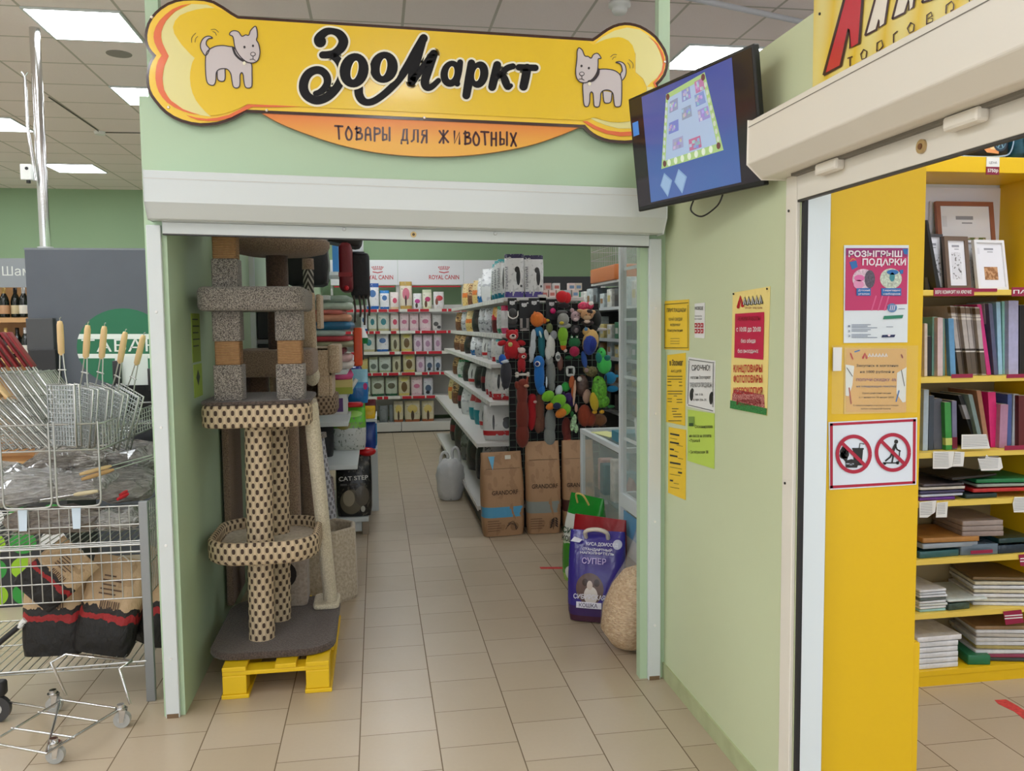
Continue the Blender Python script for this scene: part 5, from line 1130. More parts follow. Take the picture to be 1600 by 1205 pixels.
# ---------------------------------------------------------------- shelving along the right side
t = thing('wall_shelving', 'white shelving with small packets behind the hanging toys on the right', 'shelving', (2.0, 6.1, 0))
m = MB(SHELF)
for y in (.0, 1.3, 2.6): m.box(.36, .4, y, y+.04, 0, 2.1)
m.build('upright', t); MB(mat((44, 44, 46), .8)).box(.34, .36, .0, 2.64, .1, 1.95).build('back_panel', t)
RS = [.84, 1.08, 1.30, 1.46, 1.735]
for z in [.3]+RS: MB(WHITE).box(0, .34, .0, 2.64, z-.025, z).build('shelf_board', t)
pal2 = [(190, 200, 200), (60, 62, 64), (214, 214, 206), (150, 110, 60), (30, 30, 32), (206, 190, 120), (110, 120, 124), (40, 120, 80)]
pn2 = ['pale grey', 'charcoal', 'white', 'brown', 'black', 'straw', 'slate', 'green']
for lv, z in enumerate(RS):
    for i in range(10):
        q_ = (i*3+lv*2) % 8; h_ = min(.1+.1*rr.random(), .13 if lv in (2,) else .2)
        if lv == 4: h_ = .12+.12*rr.random(); q_ = [0, 2, 0, 1, 2, 0, 6, 0, 2, 7][i]
        m = MB(mat(pal2[q_], .4, noise=.3, scale=30)); m.rprism(-.06, .06, -.07, .07, 0, h_, .012, .006); m.m(mat(pal2[(q_+3) % 8], .4)).box(-.061, -.0602, -.04, .04, h_*.3, h_*.65)
        tag(m.build('packet', loc=(2.1, 6.1+.2+.245*i, z+.001)), '%s packet, %s from the near end on the %s right-hand shelf' % (pn2[q_], ORD[i], ['lowest', 'second', 'third', 'fourth', 'top'][lv]), 'packet', 'packets on the right-hand shelving')
t = thing('wire_cage', 'small wire pet cage with an orange tray on top of the right shelving', 'cage', (2.1, 7.3, 2.0))
m = MB(mat((196, 110, 50), .4)); m.rprism(-.12, .14, -.42, .42, -.04, .09, .03, .01); m.build('tray', t)
m = MB(WIRE)
for i in range(15): y = -.4+i*.8/14; m.tube([(-.11, y, .09), (-.11, y, .32), (.13, y, .32), (.13, y, .09)], .003, 4)
for z in (.17, .25, .32): m.tube([(-.11, -.4, z), (.13, -.4, z), (.13, .4, z), (-.11, .4, z)], .003, 4, True)
m.build('wire_cover', t)
MB(SHELF).box(2.0, 2.38, 6.85, 7.75, 1.94, 1.959).build('top_board', bpy.data.objects['wall_shelving.001'], loc=(-2.0, -6.1, 0))
m = MB(mat((30, 30, 31), .7)).box(1.80, 2.6, 9.5, 9.54, 1.5, 2.13).box(1.82, 1.86, 9.5, 9.54, 0, 1.5).box(2.54, 2.58, 9.5, 9.54, 0, 1.5)
tag(m.build('display_board'), 'black board standing behind the small boxes at the far right', 'board')
# ---------------------------------------------------------------- plush and rubber toys hanging on the end grid of the island
TQ = crop(760, 370, 3.65); TU = .00133; TYY = GY0-.02
_PL = {}
def plush(c):
    if c not in _PL:
        k = NT('plush_%d_%d_%d' % c, .9); xyz, vec = k.xyz(); n = k.noise(vec, 140, 2)
        k.col(k.mix(k.math('MULTIPLY', n, .5), lin(c), lin(tuple(int(v*.72) for v in c)))); k.bump(n, .6, .004); k.b.inputs['Sheen Weight'].default_value = .2
        _PL[c] = k.m
    return _PL[c]
TBLK = mat((14, 14, 15), .25)
def toy(name, label, at_, parts, depth=1.0, group='toys hanging on the end of the island shelving', cat='pet toy', back=0):
    """parts: (part name, colour, [(x, y, rx, ry, rotation in degrees, height above the grid)]) in drawing units about at_"""
    o3 = PY(TYY-.04-back, *TQ(at_)); t = thing(name, label, cat, o3, 0, group)
    for pn, c, es in parts:
        m = MB(c if not isinstance(c, tuple) else plush(c))
        for e in es:
            x, y, rx, ry = e[0]-at_[0], e[1]-at_[1], e[2]*TU*1.1, e[3]*TU*1.08
            rot = radians(-e[4]) if len(e) > 4 else 0; f = e[5] if len(e) > 5 else 0
            m.ball((x*TU, -f*TU, -y*TU), (rx, max(.006, min(rx, ry)*.72*depth), ry), 14, Matrix.Rotation(rot, 3, 'Y'))
        m.build(pn, t)
    return t
def loop(t, h=.05):
    m = MB(mat((200, 196, 186), .5)); m.tube([(0, .02, 0), (0, -.0, h), (0, .045, h+.02)], .0018, 4); m.build('hang_loop', t)
WT = (226, 222, 214)
# pet mitts on black cards
for i, (x, y, h_, g_, lab) in enumerate(((147, 350, 170, (74, 74, 72), 'black toy card with a grey mitten, leftmost on the island end'), (215, 362, 170, (166, 160, 156), 'black toy card with a pale folded strap, second on the island end'), (272, 350, 110, (40, 40, 42), 'black toy card above the orange ball, third on the island end'), (372, 356, 120, (40, 40, 42), 'black toy card with a magenta ball near the red cap toy'))):
    c = PY(TYY-.006, *TQ((x, y))); t = thing('toy_card', lab, 'toy card', c, 0, 'black toy cards on the island end'); W = (26, 28, 32, 34)[i]*TU
    m = MB(mat((18, 18, 20), .4)).box(-W, W, 0, .004, -h_*TU, 0); m.build('card', t)
    m = MB(mat((206, 206, 206), .5))
    for q in range(3): m.ball(((-10+10*q)*TU, 0, -24*TU), (6*TU, .001, 8*TU), 8)
    for q in (-1, 0, 1): m.ball(((q*9)*TU, 0, -(36-3*abs(q))*TU), (6*TU, .001, 4*TU), 8)
    m.box(W*.55, W*.9, -.001, 0, -20*TU, -12*TU); m.build('printed_dog', t)
    if i == 0:
        m = MB(plush(g_)); m.ball((0, -.012, -84*TU), (24*TU, .02, 26*TU), 14).ball((0, -.012, -128*TU), (28*TU, .02, 24*TU), 14); m.build('mitten', t)
        MB(mat(WT, .5)).tube(crom([(-28*TU, -.03, -76*TU), (-25*TU, -.035, -104*TU), (0, -.036, -118*TU), (25*TU, -.035, -104*TU), (28*TU, -.03, -76*TU)], 5), .005).build('white_cord', t)
    if i == 1: MB(plush(g_)).box(-26*TU, -12*TU, -.014, 0, -166*TU, -104*TU).box(12*TU, 26*TU, -.014, 0, -166*TU, -104*TU).box(-26*TU, 26*TU, -.014, 0, -176*TU, -160*TU).build('strap', t)
    if i == 3: MB(mat((214, 34, 110), .4)).ball((4*TU, -.02, -68*TU), 17*TU, 14).build('ball', t)
toy('fish_toy', 'round orange plush fish with a yellow tail, below the black toy cards', (292, 472), [('body', (226, 120, 40), [(290, 472, 38, 40), (276, 440, 8, 14)]), ('tail', (214, 186, 60), [(343, 478, 18, 9)]), ('fin', (206, 96, 30), [(330, 480, 12, 16, 0, 8), (290, 446, 18, 10, 0, 14)])], back=.03)
toy('bear_toy', 'big red plush bear with a pale muzzle, left on the island end', (145, 620), [('body', (190, 22, 34), [(146, 640, 44, 52), (88, 606, 24, 15, 15), (200, 606, 24, 15, -15), (122, 676, 18, 22), (170, 676, 18, 22)]), ('head', (186, 20, 32), [(147, 562, 34, 30), (122, 540, 10, 12), (172, 540, 10, 12)]), ('muzzle', (230, 206, 196), [(148, 570, 18, 14, 0, 22)]), ('nose', TBLK, [(148, 564, 9, 6, 0, 34)]), ('badge', (206, 196, 120), [(132, 614, 12, 13, 0, 28)])], back=.03)
toy('dog_toy', 'small red plush dog with white brow below the red bear', (205, 700), [('body', (170, 26, 32), [(200, 726, 22, 36), (188, 752, 10, 20), (212, 752, 10, 20)]), ('head', (176, 30, 36), [(206, 680, 24, 24)]), ('brow', (224, 204, 194), [(200, 648, 20, 16, 0, 12), (184, 640, 10, 8)]), ('muzzle', (232, 210, 200), [(208, 684, 11, 9, 0, 22)]), ('nose', TBLK, [(208, 682, 5, 4, 0, 31)])], back=.06)
toy('long_toy', 'long flat pale grey plush tail toy beside the teal one', (264, 620), [('body', (196, 204, 208), [(268, 570, 14, 40, -4), (266, 620, 15, 50), (256, 670, 13, 42, 8)]), ('tip', (214, 220, 222), [(252, 704, 9, 14)])], back=.05)
toy('long_toy', 'shimmering teal and blue long plush toy right of the pale tail toy', (312, 590), [('body', (30, 110, 120), [(314, 606, 20, 70), (318, 660, 16, 34)]), ('head', (34, 120, 170), [(300, 540, 26, 28)]), ('flash', (206, 230, 230), [(304, 556, 6, 20, 15, 20)])], back=.02)
toy('bird_toy', 'white plush bird with a grey head in the middle of the toys', (372, 600), [('body', (222, 222, 214), [(366, 620, 24, 58), (352, 660, 18, 40), (378, 650, 12, 34)]), ('head', (150, 152, 156), [(384, 560, 20, 24)]), ('neck', (120, 130, 80), [(360, 520, 18, 26)]), ('wing', (206, 208, 204), [(342, 560, 12, 30, 10)])], back=.05)
toy('duck_toy', 'plush duck with grey head, yellow beak and lime neck under the red cap toy', (437, 500), [('head', (150, 150, 142), [(438, 472, 32, 36), (446, 508, 36, 16)]), ('hat', (90, 88, 86), [(432, 430, 30, 10)]), ('beak', (200, 180, 50), [(424, 492, 12, 9, 0, 24)]), ('body', (130, 184, 40), [(436, 560, 28, 46), (438, 600, 20, 30)]), ('foot', (210, 96, 30), [(438, 628, 16, 20)]), ('pompom', (226, 206, 196), [(450, 650, 10, 10)])], back=.06)
toy('cap_toy', 'bright red plush cap toy at the top of the island end', (438, 348), [('body', (214, 24, 34), [(432, 342, 34, 32), (462, 348, 22, 30)]), ('band', (40, 30, 34), [(440, 392, 34, 14)])], back=.03)
toy('monkey_toy', 'plush monkey with wide tan ears and dark face at the upper right', (575, 440), [('ear', (206, 160, 110), [(600, 434, 24, 14, 15), (540, 424, 24, 10, -10)]), ('head', (200, 150, 104), [(574, 444, 36, 30)]), ('muzzle', (206, 170, 130), [(570, 462, 20, 14, 0, 16)]), ('cap', (44, 30, 28), [(584, 430, 20, 14, 0, 12)]), ('eye', TBLK, [(560, 446, 3, 3, 0, 34), (584, 446, 3, 3, 0, 34)]), ('collar', (50, 36, 34), [(576, 492, 34, 16)]), ('medallion', (214, 190, 170), [(570, 484, 17, 10, 0, 16)])], back=.06)
toy('mouse_toy', 'pinkish grey plush mouse left of the monkey', (508, 446), [('head', (190, 160, 162), [(508, 454, 26, 28), (488, 420, 12, 12), (534, 424, 12, 12)]), ('muzzle', (214, 190, 190), [(508, 472, 14, 10, 0, 16)]), ('eye', TBLK, [(500, 448, 3, 3, 0, 27), (518, 448, 3, 3, 0, 27)])], back=.04)
toy('gift_toy', 'pink and white wrapped toy pack above the monkey', (570, 396), [('pack', mat((206, 60, 96), .3, noise=.5, scale=40), [(556, 396, 34, 24), (590, 392, 22, 22)]), ('tag', mat(WT, .5), [(594, 380, 14, 12, 0, 14)])])
toy('toucan_toy', 'large blue plush bird with a tan edge, right of the green frog', (590, 620), [('edge', (206, 166, 96), [(594, 600, 44, 68, -12), (570, 540, 22, 22)]), ('body', (38, 64, 150), [(588, 614, 38, 58, -8, 12)]), ('breast', (24, 44, 130), [(598, 616, 24, 40, -8, 28)]), ('tail', (44, 84, 160), [(556, 700, 16, 46, 10)]), ('beak', (90, 130, 160), [(566, 530, 12, 14, 0, 8)])], back=.07)
toy('frog_toy', 'dark green plush frog holding a crimson ball in the middle right', (502, 610), [('body', (30, 110, 60), [(502, 604, 34, 26), (486, 574, 10, 11), (516, 574, 10, 11)]), ('eye', mat(WT, .4), [(486, 572, 5, 5, 0, 8), (516, 572, 5, 5, 0, 8)]), ('ball', (170, 22, 70), [(498, 654, 28, 28, 0, 16)]), ('leg', (24, 90, 50), [(470, 690, 22, 12), (520, 686, 20, 10)])], back=.06)
toy('parrot_toy', 'bright green round plush parrot with teal wings at the far right', (668, 708), [('body', (70, 200, 90), [(672, 730, 40, 50), (655, 670, 26, 36)]), ('wing', (24, 120, 110), [(636, 690, 18, 30, 10, 14), (684, 690, 18, 16, 0, 24)]), ('eye', TBLK, [(650, 656, 3.5, 3.5, 0, 22)])], back=.08)
toy('ball_toy', 'bright blue plush ball behind the green parrot and dinosaur', (700, 805), [('body', (30, 140, 190), [(706, 806, 34, 34), (720, 870, 34, 18)]), ('fin', (40, 160, 200), [(740, 796, 18, 9)])], back=-.03)
toy('shark_toy', 'long blue plush shark with a round white rimmed eye, centre left of the toys', (302, 790), [('body', (24, 110, 190), [(302, 790, 28, 92), (300, 720, 30, 40), (312, 870, 22, 30)]), ('eye_rim', mat(WT, .5), [(288, 724, 15, 15, 0, 20)]), ('eye', (20, 40, 110), [(286, 724, 11, 11, 0, 25)]), ('lettering', mat((206, 216, 224), .5), [(342, 830, 5, 30, 0, 8)])], back=.08)
toy('long_toy', 'long pale grey plush toy hanging right of the blue shark', (368, 790), [('body', (140, 144, 140), [(366, 780, 28, 70), (372, 850, 18, 34)]), ('head', (156, 158, 154), [(358, 706, 22, 30)])], back=.03)
toy('dinosaur_toy', 'yellow and green scaled plush dinosaur with yellow feet, lower right', (640, 890), [('body', mat((90, 160, 40), .6, noise=.55, scale=55), [(644, 880, 42, 80), (636, 830, 28, 36), (662, 940, 40, 36)]), ('belly', (204, 176, 40), [(610, 940, 24, 52, 8, 14)]), ('tail', (40, 110, 60), [(712, 972, 22, 9)]), ('outline', (18, 30, 26), [(684, 870, 6, 80), (650, 985, 56, 6)]), ('foot', (224, 170, 40), [(614, 1000, 14, 11, 0, 10), (656, 1000, 14, 11, 0, 10)]), ('eye', TBLK, [(630, 812, 4, 4, 0, 26)])], back=.09)
toy('pheasant_toy', 'lime green and orange plush bird with a navy wing patch, stretched diagonally', (400, 950), [('body', (120, 190, 36), [(350, 908, 36, 28, 30), (410, 940, 46, 36, 36), (450, 988, 34, 30, 50)]), ('belly', (224, 130, 36), [(362, 966, 26, 18, 20, 10), (424, 1006, 34, 24, 30, 12)]), ('wing', (20, 34, 70), [(396, 962, 22, 18, 0, 30)])], back=.10)
toy('hedgehog_toy', 'bright green plush ball toy above the purple one', (452, 856), [('body', (50, 170, 70), [(452, 856, 24, 26)]), ('bag', mat((206, 216, 224), .25), [(412, 876, 20, 30, -20)])], back=.03)
toy('spider_toy', 'deep purple plush toy below the green ball toy', (474, 925), [('body', (60, 30, 96), [(470, 920, 28, 30), (488, 950, 18, 20)]), ('leg', (50, 24, 80), [(440, 900, 10, 16), (500, 916, 10, 16)])], back=.04)
toy('snake_toy', 'slim orange and tan plush snake hanging beside the purple toy', (490, 850), [('body', (190, 96, 50), [(486, 828, 15, 34, -8), (498, 876, 13, 44, -6)]), ('belly', (222, 186, 160), [(500, 890, 7, 70, -4, 8)]), ('tail', (220, 170, 150), [(512, 980, 9, 24)])], back=.06)
toy('giraffe_toy', 'very long rust red plush dachshund reaching down to the paper sacks', (205, 1010), [('body', (120, 44, 28), [(205, 900, 30, 70), (205, 1020, 34, 110), (204, 1130, 36, 70)]), ('head', (130, 50, 32), [(212, 838, 30, 26), (180, 850, 16, 26, 20)]), ('muzzle', (206, 150, 120), [(226, 850, 14, 9, 0, 24)]), ('ear', (160, 70, 46), [(232, 818, 6, 22, -10, 14)])], back=.09)
toy('long_toy', 'bright red plush toy between the rust dachshund and the brown legs', (258, 1010), [('body', (186, 20, 30), [(256, 1010, 26, 90), (262, 940, 24, 34)]), ('head', (180, 24, 36), [(262, 915, 22, 20)]), ('muzzle', (220, 180, 170), [(276, 940, 10, 8, 0, 18)])], back=.04)
toy('long_toy', 'dusty brown fringed toy hanging below the blue shark', (304, 1010), [('body', (120, 76, 58), [(304, 980, 26, 80), (296, 1070, 24, 50), (316, 1060, 18, 50)])], back=.03)
toy('long_toy', 'long grey plush leg toy hanging under the lime bird', (364, 1080), [('body', (132, 138, 134), [(364, 1060, 30, 80), (360, 1140, 32, 60)]), ('cuff', (196, 160, 130), [(362, 1176, 30, 14)])], back=.05)
toy('feather_toy', 'reddish brown feather toy above the middle paper sack', (455, 1120), [('body', (110, 40, 30), [(456, 1090, 26, 60), (460, 1150, 22, 40)]), ('tip', (190, 90, 50), [(466, 1168, 18, 16, 0, 8)])], back=.03)
toy('squirrel_toy', 'rust orange plush squirrel at the lower right', (565, 1010), [('body', (150, 60, 30), [(560, 1020, 40, 60), (590, 1040, 34, 40)]), ('head', (186, 150, 130), [(572, 912, 22, 36)])], back=.05)
toy('bear_toy', 'brown plush bear lying behind the dinosaur feet, above the glass counter', (640, 1050), [('body', (124, 80, 44), [(640, 1046, 46, 36), (600, 1060, 20, 22)]), ('paw', (50, 36, 30), [(622, 1078, 9, 6, 0, 26), (668, 1078, 9, 6, 0, 26)])], back=.02)
toy('net_toy', 'green and white net toy hanging at lower centre', (500, 1060), [('body', mat((170, 206, 160), .4, noise=.6, scale=60), [(496, 1060, 16, 46, -12), (512, 1096, 12, 24)]), ('knot', (40, 110, 50), [(488, 1010, 10, 16)])], back=.07)
toy('bone_toy', 'white bone toy hanging below the small red dog', (206, 784), [('shaft', mat((214, 208, 196), .5), [(206, 786, 34, 7)]), ('knob', mat((214, 208, 196), .5), [(174, 780, 11, 9), (174, 794, 11, 9), (238, 780, 9, 8), (238, 793, 9, 8)])], back=.05)
toy('sock_toy', 'dark grey long toy with a blue and white top, leftmost low on the island end', (112, 790), [('body', (52, 52, 58), [(112, 780, 30, 74), (110, 840, 22, 26)]), ('top', (30, 90, 180), [(92, 700, 20, 28)]), ('cuff', (206, 214, 222), [(104, 712, 22, 10, 0, 10)])], back=.08)
toy('ring_toy', 'small clear ring toy pack under the green frog', (474, 770), [('ring', mat((190, 194, 190), .2), [(460, 766, 8, 22), (500, 766, 8, 22), (480, 744, 22, 7), (480, 790, 22, 8)]), ('pack', mat((110, 70, 60), .4), [(420, 720, 16, 40)])], back=.04)
toy('toy_pack', 'brown printed toy pack beside the dinosaur', (560, 830), [('card', mat((96, 74, 66), .4, noise=.4, scale=50), [(545, 850, 36, 60)]), ('emblem', mat((214, 206, 200), .4), [(524, 810, 14, 14, 0, 22)]), ('plush', (190, 150, 130), [(570, 905, 22, 34, 0, 20)])], back=.0)
toy('toy_pack', 'black photo card pack left of the blue bird', (504, 530), [('card', mat((40, 40, 42), .4), [(508, 530, 30, 30)]), ('photo', mat((120, 110, 110), .4, noise=.4, scale=60), [(508, 534, 14, 14, 0, 20)])], depth=.3)
toy('bottle_toy', 'small white sprayer bottle between the white bird and the frog', (408, 680), [('body', mat((206, 208, 204), .3), [(408, 684, 14, 26)]), ('label', mat((90, 96, 94), .4), [(408, 686, 11, 12, 0, 6)])], back=.05)
toy('owl_toy', 'mottled grey and olive plush owl at the right edge of the grid', (600, 770), [('body', mat((120, 110, 70), .8, noise=.5, scale=60), [(600, 770, 34, 30), (570, 756, 20, 22)]), ('face', (170, 140, 130), [(566, 760, 12, 12, 0, 14)])], back=.01)
toy('rope_toy', 'dark olive rope toy behind the parrot and the blue bird', (620, 480), [('body', (40, 42, 40), [(630, 470, 26, 46), (618, 520, 18, 20)]), ('knot', (206, 200, 196), [(650, 530, 40, 9)])], back=.0)
# ---------------------------------------------------------------- notices on the corridor wall and the yellow panel
class Sheet:
    """a printed sheet hung on a plane; measured points of the photo give its corners"""
    def __init__(s, to3, nrm, xdir, paper, corners, name, label, cat='notice', group=None, th=.001):
        s.to3 = to3; s.n = Vector(nrm); s.x = Vector(xdir); s.b = Board(to3, nrm); s.b.mb.m(paper)
        s.b.mb.prism([to3(*c)+s.n*.0012 for c in corners], -s.n*th)
        s.t = tag(s.b.mb.build(name), label, cat, group); s.ink = Board(lambda a, b: to3(a, b)+Vector(nrm)*.0014, nrm)
    def text(s, body, a0, a1, b, h, m_, bold=.0, lay=1.5):
        p0 = s.to3(a0, b); p1 = s.to3(a1, b); o = p0+s.n*(.0009*lay+.0020)
        size = (s.to3(a0, b-h)-p0).length
        s.ink.mb.m(m_).text(body, frame(o, p1-p0, (0, 0, 1)), size, bold, 'l', (p1-p0).length)
    def rect(s, a0, b0, a1, b1, m_, lay=2, b2=None, b3=None):
        s.ink.shape([(a0, b0), (a1, b2 if b2 is not None else b0), (a1, b3 if b3 is not None else b1), (a0, b1)], m_, lay, .0003)
    def done(s): return s.ink.mb.build('print', s.t)
cw = lambda a, b: PX(1.2492, a, b)
def wall_sheet(paper, corners, name, label, **k): return Sheet(cw, (-1, 0, 0), (0, -1, 0), paper, corners, name, label, **k)
PY1 = mat((246, 206, 46), .5); PY2 = mat((240, 200, 40), .5); PLM = mat((190, 216, 90), .5); PPW = mat((232, 232, 230), .5); PCR = mat((244, 222, 140), .4); INKB = mat((34, 34, 34), .5); INKG = mat((96, 84, 30), .5)
CRI = mat((196, 32, 74), .4); RDI = mat((190, 24, 36), .4); BRN_ = mat((130, 20, 30), .4)
Z1 = crop(1000, 360, 3.542); Zb = crop(1000, 640, 6.154)
s = wall_sheet(PY1, [Z1(p) for p in ((135, 392), (272, 382), (272, 665), (135, 658))], 'poster', 'golden yellow notice with dotted border, top left of the wall notices')
for i in range(22): x = 138+i*6.1; s.rect(*Z1((x, 408-.08*i*6)), *Z1((x+3, 413-.08*i*6)), INKB); s.rect(*Z1((x, 648)), *Z1((x+3, 653)), INKB)
for i in range(38): y = 414+i*6.2; s.rect(*Z1((137, y)), *Z1((141, y+3)), INKB); s.rect(*Z1((266, y)), *Z1((270, y+3)), INKB)
for body, x0, x1, y, h in (('ПРИГЛАШАЕМ', 152, 258, 452, 20), ('УЗНАЙ СКИДКИ', 162, 238, 500, 16), ('НОВИНКИ', 172, 226, 530, 14), ('Консультация', 156, 240, 560, 14)): a, b = Z1((x0, y)); c, _ = Z1((x1, y)); s.text(body, a, c, b, h/3.542, INKB, .01)
for y in (598, 612, 626): s.rect(*Z1((172, y)), *Z1((222, y+2)), INKG)
s.done()
s = wall_sheet(PPW, [Z1(p) for p in ((304, 406), (360, 400), (358, 598), (304, 594))], 'poster', 'small narrow white notice with six red squares, right of the dotted yellow one')
a, b = Z1((308, 440)); s.text('НОВОЕ', a, Z1((354, 0))[0], b, 5, INKB, .02)
for body, y in (('правила', 478), ('входа', 494)): a, b = Z1((308, y)); s.text(body, a, Z1((346, 0))[0], b, 2.6, INKB)
for i in range(3):
    for j in range(2): x = 307+i*17; y = 513+j*32; s.rect(*Z1((x, y)), *Z1((x+13, y+25)), RDI); s.rect(*Z1((x+4, y+8)), *Z1((x+9, y+17)), PPW, 3)
s.done()
s = wall_sheet(PY2, [Z1(p) for p in ((152, 690), (254, 678), (250, 1082), (146, 1060))], 'poster', 'long yellow leaflet with curled right edge under the dotted yellow notice')
a, b = Z1((168, 748)); s.text('в Зоомаг', a, Z1((242, 0))[0], b, 9, INKB, .02)
a, b = Z1((174, 786)); s.text('АКЦИЯ', a, Z1((232, 0))[0], b, 4, INKG)
for i, (x0, x1, y) in enumerate(((156, 238, 806), (156, 236, 822), (156, 175, 836), (218, 236, 838), (156, 178, 856), (220, 238, 858), (156, 240, 888), (158, 236, 903), (190, 208, 915), (156, 180, 930), (206, 236, 934), (156, 180, 946), (206, 238, 950), (180, 216, 985), (180, 206, 1000), (184, 232, 1015), (188, 236, 1030), (160, 232, 1052))): s.rect(*Z1((x0, y)), *Z1((x1, y+4)), INKG)
s.done()
s = wall_sheet(PPW, [Z1(p) for p in ((268, 700), (418, 722), (414, 1012), (258, 972))], 'poster', 'white notice with dark dotted border and black print, right of the long yellow leaflet')
for i in range(20): x = 276+i*7; s.rect(*Z1((x, 712+i*1.0)), *Z1((x+4, 717+i*1.0)), INKB); s.rect(*Z1((x-6, 964+i*1.7)), *Z1((x-2, 969+i*1.7)), INKB)
for i in range(28): y = 722+i*8.6; s.rect(*Z1((272-i*.25, y)), *Z1((277-i*.25, y+5)), INKB); s.rect(*Z1((407-i*.1, y+18)), *Z1((412-i*.1, y+23)), INKB)
for body, x0, x1, y, h in (('СРОЧНО!', 290, 392, 776, 30), ('магазин Зоомаркет', 284, 396, 822, 18), ('ТРЕБУЮТСЯ ПРОДАВЦЫ', 280, 402, 868, 24), ('тел. 3-56', 308, 352, 914, 12), ('8 989 336-35', 300, 372, 944, 12)): a, b = Z1((x0, y)); s.text(body, a, Z1((x1, 0))[0], b, h/3.542, INKB, .01)
for x, y in ((288, 912), (396, 932)): s.ink.ell(Z1((x, y)), (2.6, 9), INKB, 2); s.ink.ell(Z1((x+5, y-24)), (2, 4), INKB, 2.4)
s.done()
s = wall_sheet(PLM, [Zb(p) for p in ((462, 0), (718, 40), (716, 572), (458, 492))], 'poster', 'lime green sheet with handwritten style lines under the white dotted notice')
s.rect(*Zb((472, 68)), *Zb((530, 160)), mat((130, 160, 70), .5)); s.rect(*Zb((480, 130)), *Zb((520, 160)), mat((40, 70, 30), .5), 3)
for body, x0, x1, y, h in (('Отсканировав', 536, 706, 196, 30), ('на кассе и оплата', 482, 692, 284, 30), ('• Пушка 8', 480, 584, 330, 28), ('• Октябрьская 38', 478, 664, 440, 28)): a, b = Zb((x0, y-18)); s.text(body, a, Zb((x1, 0))[0], b, h/6.154, INKB, .01)
s.done()
s = wall_sheet(PY2, [Zb(p) for p in ((278, 168), (444, 196), (440, 872), (272, 800))], 'poster', 'lowest yellow sheet with rows of short black lines on the green wall')
for i, (x0, x1, y) in enumerate(((296, 384, 225), (296, 364, 272), (294, 380, 305), (360, 418, 342), (294, 332, 372), (340, 378, 400), (294, 366, 432), (372, 420, 466), (294, 396, 500), (294, 410, 550), (372, 410, 596), (294, 394, 618), (294, 322, 672), (330, 380, 706), (296, 384, 742))):
    h = 16 if i % 2 == 0 and i < 14 else 4
    a, b = Zb((x0, y)); c, d = Zb((x1, y+18*(x1-x0)/100)); s.ink.shape([(a, b), (c, d), (c, d+h/6.154), (a, b+h/6.154)], INKB if h > 5 else INKG, 2, .0003)
s.done()
# opening-hours poster
k = NT('garden_photo_print', .5); xyz, vec = k.xyz(); k.col(k.mix(k.math('GREATER_THAN', k.noise(vec, 260, 2), .55), lin((30, 110, 50)), lin((90, 160, 90))))
k2 = NT('toy_photo_print', .5); xyz, vec = k2.xyz(); k2.col(k2.mix(k2.math('GREATER_THAN', k2.noise(vec, 220, 2), .52), lin((150, 50, 56)), lin((206, 150, 140))))
s = wall_sheet(PCR, [Z1(p) for p in ((515, 345), (722, 310), (704, 1026), (502, 985))], 'poster', 'tall cream and red opening hours poster, largest on the green wall')
s.ink.shape([Z1(p) for p in ((504, 940), (706, 986), (704, 1024), (502, 984))], k.m, 2, .0003)
s.ink.shape([Z1(p) for p in ((516, 905), (530, 880), (690, 910), (694, 985), (512, 945))], k2.m, 1.6, .0003)
s.ink.shape([Z1(p) for p in ((531, 462), (692, 452), (686, 716), (526, 704))], CRI, 2, .0003)
s.ink.stroke([Z1(p) for p in ((548, 425), (562, 366), (572, 418))], RDI, 2.4, w=4.6, sm=False)
for i, x in enumerate((584, 606, 628, 650, 672)): s.ink.stroke([Z1(p) for p in ((x-6, 412-i*1.6), (x+2, 372-i*3), (x+8, 408-i*1.6))], INKB, 2.4, w=3.2, sm=False); s.ink.stroke([Z1(p) for p in ((x-5, 411-i*1.6), (x+2, 375-i*3), (x+7, 407-i*1.6))], PPW, 3.2, w=1.3, sm=False)
for body, x0, x1, y, h, m_ in (('МАГАЗИН · КАНЦТОВАРЫ', 588, 684, 434, 10, BRN_), ('РЕЖИМ РАБОТЫ', 548, 672, 500, 22, BRN_), ('с 10:00 до 20:00', 540, 676, 560, 26, PPW), ('без обеда', 566, 646, 622, 22, PPW), ('без выходных', 548, 662, 678, 22, PPW), ('КАНЦТОВАРЫ', 524, 684, 784, 38, RDI), ('ФОТОТОВАРЫ', 524, 684, 842, 38, RDI), ('КСЕРОКОПИЯ', 524, 684, 905, 34, RDI), ('ФОТОПЕЧАТЬ', 540, 680, 968, 30, BRN_)):
    a, b = Z1((x0, y)); s.text(body, a, Z1((x1, 0))[0], b, h/3.542, m_, .03 if h > 30 else .012, 3)
for p in ((522, 352), (708, 324)): s.ink.ell(Z1(p), (1.1, 1.6), INKB, 3)
s.done()
